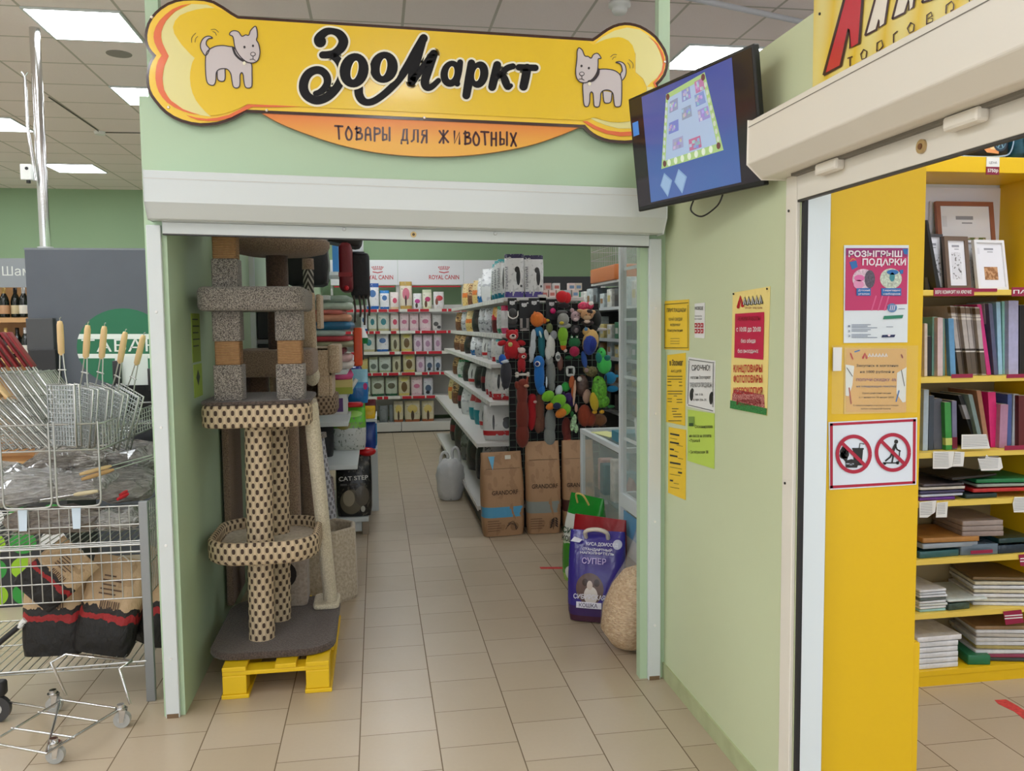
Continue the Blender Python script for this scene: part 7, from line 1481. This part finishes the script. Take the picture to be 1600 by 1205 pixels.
# hanging price notes
def note(q, pts, lab, body=None, m_=None, red=False):
    m = MB(m_ or PPW); P_ = [PY(SY-.006, *q(p)) for p in pts]; m.prism(P_, (0, .0012, 0))
    if not red:
        m.m(mat((150, 152, 156), .5)); x0 = min(p.x for p in P_)+.006; x1 = max(p.x for p in P_)-.012; z0 = min(p.z for p in P_)+.012; z1 = max(p.z for p in P_)-.008; z = z1
        while z > z0: m.box(x0, x0+(x1-x0)*(.6+.4*abs(sin(z*900))), SY-.0066, SY-.006, z-.002, z); z -= .007
    else:
        m.m(PPW); x0 = min(p.x for p in P_)+.008; x1 = max(p.x for p in P_)-.008; zc = sum(p.z for p in P_)/len(P_)
        for dz in (.006, -.006): m.box(x0, x1, SY-.0066, SY-.006, zc+dz, zc+dz+.005)
    tag(m.build('price_note'), lab, 'price note')
note(U3, [(208, 140), (392, 140), (372, 270), (330, 288), (206, 288)], 'larger white price note hung under the folder shelf on the left'); note(U3, [(396, 140), (478, 145), (466, 268), (374, 270)], 'narrow price note beside the larger one under the folder shelf')
note(U3, [(590, 200), (655, 200), (665, 168), (690, 190), (788, 192), (805, 280), (775, 302), (620, 305)], 'white tag with crimson print hung under the folder shelf')
note(U3, [(92, 575), (238, 560), (225, 660), (160, 706), (92, 706)], 'curled price note hung under the flat pile shelf on the left'); note(U3, [(240, 580), (336, 570), (326, 704), (232, 706)], 'square price note right of the curled one')
note(U3, [(905, 530), (1010, 530), (1010, 660), (900, 662), (890, 590)], 'round cornered price note at the right edge of the flat pile shelf')
note(U2, [(356, 1030), (522, 1028), (548, 1124), (354, 1128)], 'white price card standing on the folder shelf')
note(U4, [(515, 335), (615, 325), (629, 395), (530, 408)], 'crimson tag hung under the lower shelf', m_=SLB, red=True); note(U4, [(600, 25), (660, 20), (660, 90), (610, 85)], 'crimson tag at the right edge above the lower shelf', m_=SLB, red=True)
# red marks on the floor
for nm, P_, lab in (('floor_marking', [(1554, 1094), (1572, 1093), (1590, 1103), (1612, 1118), (1640, 1140), (1636, 1146), (1600, 1124), (1585, 1112), (1560, 1100)], 'worn red floor marking in front of the stationery shelving'), ('floor_marking', [(843, 886), (880, 886), (884, 889), (845, 889)], 'short red floor marking by the green bag in the pet shop')):
    m = MB(mat((206, 62, 62), .6, noise=.25, scale=60)); m.prism([PZ(.0012, *p) for p in P_], (0, 0, -.001)); tag(m.build(nm), lab, 'floor marking')
# ---------------------------------------------------------------- left of the doorway: the big store
t = thing('tobacco_cabinet', 'tall dark grey cabinet with a green oval tobacco sign left of the doorway', 'cabinet', (-2.335, 6.2, 0))
m = MB(mat((86, 90, 98), .55, noise=.04, scale=6)); m.box(0, 1.2, 0, .5, 0, 2.14); m.build('body', t, bev=.004)
m = MB(mat((120, 124, 130), .5)); m.box(-.002, 1.2, -.002, .005, 2.13, 2.143); m.build('top_edge', t)
GQ = crop(0, 360, 3.542)
b = Board(lambda a, c: PY(6.198, a, c)-Vector((-2.335, 6.2, 0)), (0, -1, 0)); GR_ = mat((20, 106, 70), .4); PWH = mat((226, 230, 224), .4)
oc = (192, 542); ox, oy = 72, 60
b.ell(oc, (ox, oy), GR_, 1, 0, 40)
def band(y0, y1):
    f = lambda y: ox*math.sqrt(max(0, 1-((y-oc[1])/oy)**2)); n = 6; P_ = []
    for i in range(n+1): y = y0+(y1-y0)*i/n; P_.append((oc[0]-f(y), y))
    for i in range(n+1): y = y1+(y0-y1)*i/n; P_.append((oc[0]+f(y), y))
    return P_
b.shape(band(522, 530), PWH, 2); b.shape(band(553, 560), PWH, 2)
b.mb.build('oval_sign', t)
o3 = PY(6.193, 128, 550)-Vector((-2.335, 6.2, 0)); e3 = PY(6.193, 248, 549)-Vector((-2.335, 6.2, 0))
MB(PWH).text('ТАБАК', frame(o3, e3-o3, (0, 0, 1)), .085, .0, 'l', (e3-o3).length).build('sign_lettering', t)
m = MB(mat((70, 70, 72), .5)); p0 = PY(6.16, 44, 548)-Vector((-2.335, 6.2, 0)); p1 = PY(6.16, 84, 497)-Vector((-2.335, 6.2, 0)); m.box(p0.x, p1.x, -.06, 0, p0.z, p1.z); m.build('flyer_holder', t, bev=.006)
m = MB(DARK); p0 = PY(6.12, 50, 640)-Vector((-2.335, 6.2, 0)); p1 = PY(6.12, 88, 546)-Vector((-2.335, 6.2, 0)); m.box(p0.x, p1.x, -.1, 0, p0.z, p1.z); m.build('lower_box', t, bev=.005)
# chrome pole with the white camera
t = thing('pole', 'shiny chrome pole running from the dark cabinet up to the ceiling', 'pole', (-2.243, 6.32, 0))
m = MB(CHROME); m.cyl((0, 0, 2.141), (0, 0, CZ), .034, .034, 24); m.build('tube', t)
m = MB(CHROME); m.tube([(-.02, -.06, 2.6), (-.065, -.02, 2.95), (-.07, -.02, 3.3)], .011, 8); m.tube([(-.07, -.02, 3.3), (-.09, -.02, 3.33)], .006, 6).tube([(-.07, -.02, 3.3), (-.05, -.02, 3.33)], .006, 6); m.build('conduit', t)
m = MB(ALU); m.cyl((0, 0, 2.141), (0, 0, 2.16), .05, .05, 20); m.build('foot_flange', t)
t = thing('security_camera', 'small white camera box fixed on the chrome pole', 'security camera', (-2.31, 6.26, 2.60))
MB(PWHITE).box(-.035, .035, -.04, .03, .0, .105).build('housing', t, bev=.006)
m = MB(BLACK); m.cyl((.01, -.041, .075), (.01, -.045, .075), .011, .011, 12).cyl((.01, -.02, -.02), (.01, -.02, 0), .014, .014, 10); m.build('lens', t)
# wine shelf and its grey header
t = thing('wine_shelving', 'wooden wine shelving at the far left, behind the dark cabinet', 'shelving', (-3.9, 7.5, 0))
WOOD = mat((206, 160, 106), .5, noise=.1, scale=12)
for z in (.5, .85, 1.36, 1.69): MB(WOOD).box(0, 1.3, 0, .35, z-.04, z).build('shelf_board', t)
MB(WOOD).box(0, 1.3, .33, .36, 0, 2.15).build('back_board', t)
for x in (0, 1.27): MB(WOOD).box(x, x+.03, .02, .35, 0, 2.15).build('side_board', t)
hb = MB(mat((150, 156, 160), .5)).box(.1, 1.31, -.03, 0, 1.935, 2.17).build('header_board', t)
letters_on(hb, 'Шампанское', frame((PY(7.46, 3, 430).x+3.9, -.032, 2.03), (1, 0, 0), (0, 0, 1)), .075, PWH, align='l')
def bottle(i, x, z, lab, c, lc, cap):
    o = thing('wine_bottle', lab, 'bottle', (x, 7.56+.03*(i % 2), z+.001), 0, 'bottles on the wine shelving')
    m = MB(mat(c, .12)); m.lathe([(.001, 0), (.036, 0), (.038, .01), (.038, .13), (.03, .165), (.014, .2), (.013, .24), (.001, .24)], n=14); m.build('glass', o)
    MB(mat(lc, .5)).lathe([(.0382, .03), (.0386, .031), (.0386, .10), (.0382, .101)], n=14).build('label', o)
    MB(mat(cap, .35, .3)).lathe([(.0145, .19), (.015, .2), (.015, .245), (.001, .246)], n=12).build('foil', o)
for lv, z in ((0, 1.69), (1, 1.36)):
    for i in range(8):
        bottle(i, -2.72-.075*i, z, '%s %s bottle from the cabinet on the %s wine shelf' % (ORD[i], ['dark', 'gold-capped'][i % 2], ['upper', 'lower'][lv]), (20, 26, 20), [(206, 190, 150), (196, 150, 110), (226, 220, 206)][i % 3], [(30, 30, 30), (196, 160, 90), (206, 206, 206)][i % 3])
# wire display unit with baskets
t = thing('wire_display', 'wire basket display unit with grey end post left of the doorway', 'display rack', (0, 0, 0))
RYF, RYB, RX0, RX1 = 3.72, 4.42, -1.95, -.985
m = MB(mat((150, 152, 154), .4, .5)); m.box(-1.005, -.968, 3.71, 3.735, 0, .868); m.build('end_post', t, bev=.003)
m = MB(mat((150, 152, 154), .4, .5)); m.box(-1.0, -.972, 4.40, 4.42, 0, 1.2); m.build('rear_post', t)
def grid(mb, A, U, V, nu, nv, r_=.0025, r2=.0032):
    A, U, V = Vector(A), Vector(U), Vector(V)
    for i in range(nu+1): mb.cyl(A+U*(i/nu), A+U*(i/nu)+V, r_, n=5, caps=False)
    for j in range(nv+1): mb.cyl(A+V*(j/nv), A+V*(j/nv)+U, r2, n=5, caps=False)
m = MB(WIRE); grid(m, (RX0, RYF, .455), (RX1-RX0-.02, 0, 0), (0, 0, .395), 24, 5); m.build('front_grid', t)
m = MB(WIRE); grid(m, (-.985, RYF+.01, .455), (0, .68, 0), (0, 0, .395), 24, 3); m.build('side_grid', t)
m = MB(WIRE); grid(m, (RX0, RYF, .70), (RX1-RX0-.02, 0, 0), (0, .68, 0), 30, 3); m.build('basket_floor', t)
m = MB(WIRE); grid(m, (RX0, RYF-.02, .165), (RX1-RX0-.02, 0, 0), (0, .70, 0), 26, 2); m.build('lower_shelf', t)
m = MB(WIRE)
for a in (0, .03): m.cyl((RX0, RYF-.004, .685-a), (RX1-.01, RYF-.004, .685-a), .005, n=6)
m.cyl((RX0, RYF-.022, .168), (RX1-.01, RYF-.022, .185), .0045, n=6); m.build('front_rail', t)
# upper basket and its two front hangers
m = MB(WIRE); ux1 = -1.135
rim = [(RX0, RYF-.02, 1.203), (ux1, RYF-.02, 1.205), (ux1, RYF+.0, 1.205), (-1.02, 4.25, 1.24), (RX0, 4.25, 1.24)]
lowr = [(RX0, RYF-.02, 1.095), (ux1, RYF-.02, 1.097), (ux1, RYF+.0, 1.097), (-1.02, 4.25, 1.14), (RX0, 4.25, 1.14)]
m.tube(rim, .0042, 6); m.tube(lowr, .0042, 6); m.build('upper_rim', t)
m = MB(WIRE); n_ = 24
for i in range(n_+1): f = i/n_; a_ = Vector(rim[2]).lerp(Vector(rim[3]), f); c_ = Vector(lowr[2]).lerp(Vector(lowr[3]), f); m.cyl(a_, c_, .0022, n=4, caps=False)
for k_ in range(1, 5): m.cyl(Vector(lowr[2]).lerp(Vector(rim[2]), k_/5), Vector(lowr[3]).lerp(Vector(rim[3]), k_/5), .002, n=4, caps=False)
m.build('upper_side', t)
m = MB(WIRE); grid(m, (RX0, RYF-.02, 1.097), (ux1-RX0, 0, 0), (0, .5, .03), 22, 6); m.build('upper_floor', t)
for xa, xb in ((-1.52, -1.335), (-1.315, -1.145), (-1.72, -1.54)):
    m = MB(WIRE); m.tube([(xa, RYF-.026, 1.215)]+crom([(xa, RYF-.026, .92), (xa+.003, RYF-.026, .875), (xa+.03, RYF-.026, .862), (xb-.03, RYF-.026, .862), (xb-.003, RYF-.026, .875), (xb, RYF-.026, .92)], 3)+[(xb, RYF-.026, 1.215)], .0042, 6); m.build('front_hanger', t)
m = MB(WIRE)
for x in (-1.05, -1.03): m.cyl((x, 4.22, .86), (x, 4.22, 1.16), .005, n=6)
m.build('support_wire', t)
for x in (-1.455, -1.248):
    m = MB(mat((206, 222, 236), .4)); m.prism([(x-.018, RYF-.012, .858), (x+.018, RYF-.012, .858), (x+.013, RYF-.012, .765), (x-.016, RYF-.012, .765)], (0, .002, 0)); o = m.build('price_tag_holder', loc=(0, 0, 0)); tag(o, 'pale blue price tag on the basket rim, %s' % ('left one of the two' if x < -1.4 else 'right one of the two'), 'price tag', 'price tags on the wire display')
# grill grates: a leaning row with red handles in the upper basket
def grate(name, label, hc, hl, w_=.24, h_=.27):
    g = thing(name, label, 'grill grate', (0, 0, 0))
    m = MB(WIRE); m.tube([(0, 0, 0), (0, w_, 0), (0, w_, h_), (0, 0, h_)], .004, 5, True); m.build('frame', g)
    m = MB(WIRE)
    for i in range(1, 9): m.cyl((0, w_*i/9, 0), (0, w_*i/9, h_), .0022, n=4, caps=False)
    for j in (1, 2): m.cyl((.003, 0, h_*j/3), (.003, w_, h_*j/3), .002, n=4, caps=False)
    m.build('bars', g)
    m = MB(WIRE); m.cyl((0, .0, h_), (0, .0, h_+.04), .004, n=5).cyl((0, .03, h_), (0, .03, h_+.1), .003, n=5); m.build('stem', g)
    m = MB(hc); m.rprism(-.006, .006, -.006, .045, h_+.03, h_+.03+hl, .005, .003, 2); m.build('handle', g)
    return g
HRED = mat((126, 26, 32), .5); HWD = mat((214, 182, 132), .6)
g0 = None
for i in range(7):
    loc = (-1.40+.03*i, 3.80+.012*(i % 2), 1.115); lab = 'leaning grill grate with a dark red handle, %s from the left in the row' % ORD[i]
    if g0 is None: g0 = grate('grill_grate', lab, HRED, .17, .24, .35); g0['group'] = 'red-handled grill grates in the upper basket'; g0.location = loc
    else: g0_ = dup(g0, loc, label=lab)
for o in [o for o in bpy.data.objects if o.name.startswith('grill_grate') and not o.parent]: o.rotation_euler = (0, -.55, .05)
g1 = None
for i in range(8):
    loc = (-1.56+.034*i, 3.74, 1.102); lab = 'slanted grill grate with pale wooden handle, %s from the left in the front row' % ORD[i]
    if g1 is None: g1 = grate('slanted_grill_grate', lab, HWD, .09, .2, .25); g1['group'] = 'slanted grates at the front of the upper basket'; g1.location = loc
    else: dup(g1, loc, label=lab)
for o in [o for o in bpy.data.objects if o.name.startswith('slanted_grill_grate') and not o.parent]: o.rotation_euler = (0, -.70, 0)
# mesh grill baskets with long wooden handles
def mesh_basket(label):
    g = thing('grill_basket', label, 'grill basket', (0, 0, 0), 0, 'mesh grill baskets with wooden handles'); w_, h_ = .145, .255
    m = MB(WIRE)
    for y in (-.012, .012): m.tube(crom([(0, y, .0), (w_, y, 0), (w_, y, h_), (0, y, h_)], 1), .0042, 5, True)
    m.build('frame', g)
    m = MB(mat((196, 200, 202), .3, .7))
    for y in (-.016, .016): grid(m, (.004, y, .004), (w_-.008, 0, 0), (0, 0, h_-.008), 9, 13, .0017, .0017)
    m.build('mesh', g)
    m = MB(WIRE)
    for x in (-.014, .014): m.tube([(w_/2+x*1.6, 0, h_), (w_/2+x, 0, h_+.05), (w_/2+x*.5, 0, h_+.14)], .003, 5)
    m.tube([(w_/2-.02, 0, h_+.06), (w_/2+.02, 0, h_+.06)], .0035, 5); m.build('stem', g)
    m = MB(HWD); m.lathe([(.006, h_+.12), (.0125, h_+.13), (.0135, h_+.18), (.0125, h_+.245), (.009, h_+.26), (.001, h_+.262)], (w_/2, 0, 0), 12); m.build('handle', g)
    m = MB(WIRE); m.tube([(w_/2, 0, h_+.26), (w_/2, 0, h_+.272), (w_/2+.006, 0, h_+.276)], .002, 5); m.build('hook', g)
    return g
k0 = None
for i, (x, y, ry, rz) in enumerate(((-1.345, 3.76, .0, -.5), (-1.31, 3.84, .16, -.6), (-1.27, 3.89, .19, -.6), (-1.24, 3.96, .32, -.65), (-1.21, 4.02, .38, -.6))):
    lab = 'upright silver mesh grill basket with wooden handle, %s from the left of the five' % ORD[i]
    o = k0 = mesh_basket(lab) if k0 is None else k0
    if i: o = dup(k0, (x, y, 1.113), label=lab)
    o.location = (x, y, 1.113); o.rotation_euler = (0, ry, rz)
# dark pan standing at the back right
t = thing('grill_pan', 'black grill pan lying at the right end of the upper basket', 'grill pan', (-1.07, 4.45, 1.16))
m = MB(mat((24, 24, 26), .35, bump=.2)); m.loft([[(x*s_, y*s_, z) for x, y in ((-.16, -.12), (.16, -.12), (.16, .12), (-.16, .12))] for s_, z in ((.85, 0), (1, .16), (.96, .16), (.82, .012))], smooth=False); m.build('pan', t, bev=.01)
m = MB(CHROME); m.tube([(.0, -.125, .02), (.1, -.13, .03), (.16, -.12, .05)], .004, 6).tube([(-.04, -.13, .05), (.12, -.135, .06)], .003, 6); m.build('skewer_rest', t)
m = MB(mat((40, 40, 44), .4)); m.rprism(-.15, .12, -.12, .1, -.28, -.01, .03, .02); m.build('lower_case', t)
t = thing('blister_pack', 'white and black tool pack between the wooden grill handles and the oval sign', 'tool pack', (-1.165, 4.35, 1.26))
m = MB(mat((222, 226, 222), .4)); m.box(-.09, .06, 0, .006, .02, .2); m.build('card', t)
m = MB(DARK); m.rprism(-.1, -.06, -.02, 0, .06, .18, .008, .004, 2).rprism(.06, .085, -.02, 0, .03, .14, .008, .004, 2); m.build('tool', t)
# film-wrapped packs heaped in the middle basket
def film_mat(nm, c0, c1, al):
    k = NT(nm, .2); xyz, vec = k.xyz(); mp = k.n('Mapping'); mp.inputs['Scale'].default_value = (1, 2.6, 3.2); mp.inputs['Rotation'].default_value = (.2, .3, .5); k.t.links.new(vec, mp.inputs[0])
    n1 = k.noise(mp.outputs[0], 22, 6); k.col(k.mix(n1, lin(c0), lin(c1))); k.b.inputs['Metallic'].default_value = .35; k.b.inputs['Coat Weight'].default_value = .7
    k.bump(n1, 1, .06); return k.m
FM = [film_mat('silver_film', (90, 84, 78), (236, 232, 228), 1), film_mat('dark_film', (44, 38, 34), (196, 190, 184), 1), film_mat('bright_film', (120, 116, 110), (250, 248, 246), 1), film_mat('brown_film', (70, 54, 42), (206, 196, 186), 1)]
for i, (x, y, z, w_, d_, h_, rx, rz, mi, lab) in enumerate(((-1.50, 3.90, .86, .34, .28, .12, .15, .3, 2, 'brightest film-wrapped pack heaped at the left of the middle basket'), (-1.28, 3.92, .87, .3, .26, .10, .1, -.2, 0, 'silver film-wrapped pack behind the right front hanger'), (-1.12, 3.95, .86, .26, .3, .09, .2, .2, 1, 'dark film-wrapped pack at the right of the middle basket'), (-1.40, 4.12, .93, .36, .26, .12, .25, .1, 3, 'brown tinged film pack at the back of the heap'), (-1.15, 4.18, .92, .3, .26, .13, .2, -.3, 1, 'dark shiny film pack at the back right of the heap'), (-1.66, 3.95, .86, .3, .3, .14, .1, 0, 0, 'silver film pack at the left picture edge'), (-1.36, 3.80, .74, .4, .14, .1, .0, .1, 3, 'brown film pack low inside the middle basket'), (-1.12, 3.85, .735, .2, .2, .08, 0, .1, 2, 'pale cardboard coloured pack low at the right of the basket'))):
    rr_ = random.Random(i+40); rings = []
    for q in range(7):
        f = q/6; s_ = sin(pi*(.08+.84*f))**.35
        rings.append([Vector(((w_/2)*s_*math.copysign(abs(cos(a_))**.6, cos(a_))*(1+.12*(rr_.random()-.5)), (d_/2)*s_*math.copysign(abs(sin(a_))**.6, sin(a_))*(1+.12*(rr_.random()-.5)), f*h_+.02*(rr_.random()-.5))) for a_ in [2*pi*j/20 for j in range(20)]])
    m = MB(FM[mi]); m.loft(rings, smooth=False); o = m.build('film_wrapped_pack', loc=(x, y, z)); o.rotation_euler = (rx, 0, rz); tag(o, lab, 'wrapped pack', 'film-wrapped packs in the middle basket')
def skewer(p0, p1, hc, lab):
    p0, p1 = Vector(p0), Vector(p1); g = thing('skewer', lab, 'skewer', p0); d = p1-p0
    MB(hc).tube([(0, 0, 0), d*.1, d*.35, d*.42], [.006, .009, .009, .005], 8).build('handle', g); MB(CHROME).tube([d*.4, d], .003, 5).build('rod', g)
for a_, c_, hc, lab in (((-1.245, 3.76, .985), (-1.0, 3.95, 1.03), HWD, 'upper wooden-handled skewer lying on the film packs'), ((-1.235, 3.75, .965), (-.99, 3.96, 1.02), mat((190, 150, 100), .6), 'lower wooden-handled skewer just under the upper one'), ((-1.17, 3.74, .915), (-1.4, 3.75, .885), mat((200, 186, 150), .6), 'pale skewer pointing left behind the right hanger'), ((-1.10, 3.76, .872), (-.97, 4.0, .93), mat((186, 24, 40), .4), 'front red-handled skewer on the basket rim'), ((-1.095, 3.78, .886), (-.96, 4.02, .95), mat((176, 22, 36), .4), 'rear red-handled skewer on the basket rim')): skewer(a_, c_, hc, lab)
for i in range(3):
    m = MB(WIRE); m.tube([(0, 0, 0), (.10, .12, .0), (.14, .1, .12), (.17, .12, .2)], .004, 5); tag(m.build('loose_grate_wire', loc=(-1.02+.014*i, 3.98+.03*i, 1.0)), 'bent grate wire rising by the door jamb, %s of three' % ['front', 'middle', 'rear'][i], 'wire', 'bent wires by the door jamb')
# charcoal sacks on the lower shelf
KR = (196, 166, 128)
k = NT('charcoal_sack_print', .6); xyz, vec = k.xyz('Generated')
e_ = k.math('MULTIPLY', k.math('SUBTRACT', k.noise(vec, 6, 3), .5), .16); zz = k.math('ADD', xyz[2], e_)
c_ = k.mix(k.math('GREATER_THAN', zz, .36), lin((30, 28, 27)), lin((160, 34, 36))); c_ = k.mix(k.math('GREATER_THAN', zz, .44), c_, lin((34, 30, 28))); c_ = k.mix(k.math('GREATER_THAN', zz, .50), c_, lin(KR))
c_ = k.mix(k.math('MULTIPLY', k.math('GREATER_THAN', k.noise(vec, 3, 2), .58), k.math('GREATER_THAN', zz, .5)), c_, lin((176, 146, 108)))
k.col(c_); k.bump(k.noise(vec, 6, 4), .8, .02); CSK = k.m
INKS = mat((90, 66, 48), .6)
def coal(lab, x, y, z, rz, tilt, seed, rx=-.12):
    g = thing('charcoal_sack', lab, 'charcoal sack', (x, y, z), rz, 'charcoal sacks on the wire display'); g.rotation_euler = (rx, tilt, rz)
    m = MB(CSK); pillow(m, .25, .15, .42, .12, seed, n=20, rows=10); m.build('bag', g)
    m = MB(INKS)
    for i in range(9): m.box(-.035+.0095*i, -.035+.0095*i+(.004 if i % 3 else .006), -.0795, -.0785, .205, .24)
    for i, w_ in enumerate((.07, .09, .06, .08, .05)): m.box(-.05, -.05+w_, -.0755+.007*i, -.0735+.007*i, .265+.018*i, .271+.018*i)
    m.build('printed_barcode', g)
    m = MB(mat((226, 220, 206), .6)); m.tube([(-.02, -.01, .41), (0, -.02, .43), (.03, -.01, .41)], .003, 5); m.build('string', g)
    return g
coal('charcoal sack with torn red band, leftmost on the lower wire shelf', -1.43, 3.90, .172, .1, .05, 3)
coal('charcoal sack leaning right, middle one on the lower wire shelf', -1.225, 3.88, .172, -.05, .22, 4)
coal('charcoal sack behind the grey end post', -1.045, 3.98, .172, -.75, .06, 5)
coal('charcoal sack almost hidden behind the post by the door jamb', -.955, 4.2, .172, -.1, .0, 6)
g = coal('smaller charcoal sack slumped askew across the standing ones', -1.46, 3.765, .47, .15, .85, 7, -.1); g.scale = (.85, .5, .62)
# green and white dotted board further back
k = NT('dotted_board_print', .5); xyz, vec = k.xyz()
u = k.math('DIVIDE', xyz[0], .165); v = k.math('DIVIDE', xyz[2], .15); row = k.math('FLOOR', v); fu = k.math('SUBTRACT', k.math('FRACT', u), .5); fv = k.math('SUBTRACT', k.math('FRACT', v), .5)
d2 = k.math('ADD', k.math('MULTIPLY', fu, fu), k.math('MULTIPLY', fv, fv)); ins = k.math('LESS_THAN', d2, .19)
cb = k.n('CombineXYZ'); k.put(cb.inputs[0], k.math('FLOOR', u)); k.put(cb.inputs[1], row); wn = k.n('TexWhiteNoise'); k.t.links.new(cb.outputs[0], wn.inputs[0])
c1 = k.mix(k.math('GREATER_THAN', wn.outputs['Value'], .45), lin((50, 150, 60)), lin((150, 196, 40))); c1 = k.mix(k.math('GREATER_THAN', wn.outputs['Value'], .72), c1, lin((226, 226, 226)))
k.col(k.mix(ins, lin((44, 46, 48)), c1))
m = MB(k.m); m.box(-.62, .0, 0, .5, 0, .62); tag(m.build('display_bin', loc=(-1.78, 5.15, 0)), 'dark bin printed with green and white dots behind the charcoal sacks', 'bin')
# trolley base in front of the display
t = thing('trolley', 'chrome wire trolley base on castors at the lower left corner', 'trolley', (0, 0, 0))
Z0 = .075
def G(a, b_, z=Z0): return PZ(z, a, b_)
cs = [(88, 1180), (190, 1118), (84, 1098)]
A_, B_, C_ = G(88, 1160), G(195, 1106), G(84, 1090); 
D_ = A_+(C_-B_)*1.0+Vector((-.1, .0, 0))
m = MB(CHROME)
m.tube([G(72, 1178), G(194, 1104)], .006, 6).tube([G(72, 1178), G(94, 1096)], .006, 6).tube([G(0, 1152), G(94, 1096)], .005, 6).tube([G(-30, 1090), G(70, 1107)], .005, 6).tube([G(60, 1113), G(157, 1128)], .005, 6).tube([G(95, 1094), G(190, 1108)], .005, 6).tube([G(-20, 1160), G(74, 1178)], .005, 6).tube([G(18, 1138), G(117, 1153)], .005, 6)
m.build('base_frame', t)
m = MB(CHROME); q0 = G(103, 1087); q1 = G(203, 1100)
def up(a, b_, y): return PY(y, a, b_)
y0, y1 = q0.y-.05, q1.y
m.tube([q0, up(80, 1035, q0.y-.03), up(103, 1022, q0.y+.02), up(206, 1033, q1.y+.04), up(186, 1045, q1.y-.02), q1], .006, 6); m.build('handle_frame', t)
def castor(c, r_=.032, dark=False, lab=None):
    m = MB(CHROME); m.cyl((c.x, c.y, r_*2+.004), (c.x, c.y, r_*2+.03), .016, .014, 12).cyl((c.x, c.y, r_*2+.012), (c.x, c.y, r_*2+.016), .022, .022, 14)
    for s_ in (-1, 1): m.prism([(c.x-.012+.01, c.y+s_*.016, r_*2+.01), (c.x+.022, c.y+s_*.016, r_*2+.01), (c.x+.012, c.y+s_*.016, r_-.008), (c.x-.004, c.y+s_*.016, r_-.008)], (0, s_*.002, 0))
    f = m.build('castor_fork', t)
    m = MB(mat((60, 60, 62) if dark else (176, 176, 172), .35)); m.cyl((c.x+.004, c.y-.012, r_), (c.x+.004, c.y+.012, r_), r_, r_, 22); m.build('castor_wheel', f, bev=.004)
    m = MB(ALU); m.cyl((c.x+.004, c.y-.0135, r_), (c.x+.004, c.y+.0135, r_), r_*.45, r_*.45, 14); m.build('wheel_hub', f)
for a, b_ in ((86, 1192), (190, 1136), (84, 1112)): castor(PZ(0, a, b_))
castor(PZ(0, -6, 1128), .055, True)
m = MB(DARK); c = PZ(0, -6, 1128); m.rprism(c.x-.06, c.x+.045, c.y-.03, c.y+.03, .11, .17, .02, .01); m.build('castor_cover', t)
# black broom-like bar on the lower shelf, far left
m = MB(DARK); m.tube([PY(3.85, -10, 1012), PY(3.85, 38, 972)], .012, 8); m.m(PWHITE).tube([PY(3.85, 30, 980), PY(3.85, 40, 968)], .013, 8); tag(m.build('black_bar'), 'black bar with a white end lying left of the charcoal sacks', 'bar')
# odds and ends on the ceiling
t = thing('smoke_detector', 'white round detector on the ceiling above the right end of the bone sign', 'smoke detector', PZ(CZ, 968, 4)-Vector((0, 0, .0)))
m = MB(PWHITE); m.lathe([(.001, -.07), (.04, -.07), (.05, -.05), (.05, -.03), (.07, -.025), (.07, 0), (.001, 0)], n=20); m.build('housing', t)
p0 = PZ(CZ-.02, 1140, -22); m = MB(mat((200, 200, 206), .4)); m.cyl((p0.x-.6, p0.y+.0, CZ-.05), (p0.x+.9, p0.y+.5, CZ-.05), .018, .018, 10); tag(m.build('ceiling_pipe'), 'grey pipe running under the ceiling above the corridor wall', 'pipe')
m = MB(mat((150, 144, 138), .7)); c = PZ(CZ, 186, 84); m.cyl((c.x, c.y, CZ-.004), (c.x, c.y, CZ), .09, .09, 24); tag(m.build('ceiling_vent'), 'round grey ceiling disc right of the nearest ceiling light', 'vent')
m = MB(PWHITE); c = PZ(CZ, 156, 206); m.cyl((c.x, c.y, CZ-.03), (c.x, c.y, CZ), .05, .06, 16); tag(m.build('smoke_detector'), 'small ceiling detector with a thin wire, above the left end of the shutter box', 'smoke detector')
m = MB(mat((120, 114, 108), .6)); c2 = PZ(CZ-.006, 228, 208); c1 = PZ(CZ-.006, 76, 152); m.tube([c1, PZ(CZ-.006, 150, 202), (c.x, c.y, CZ-.008), c2], .006, 5); tag(m.build('ceiling_wire'), 'thin dark wire across the ceiling tiles to the small detector', 'wire')
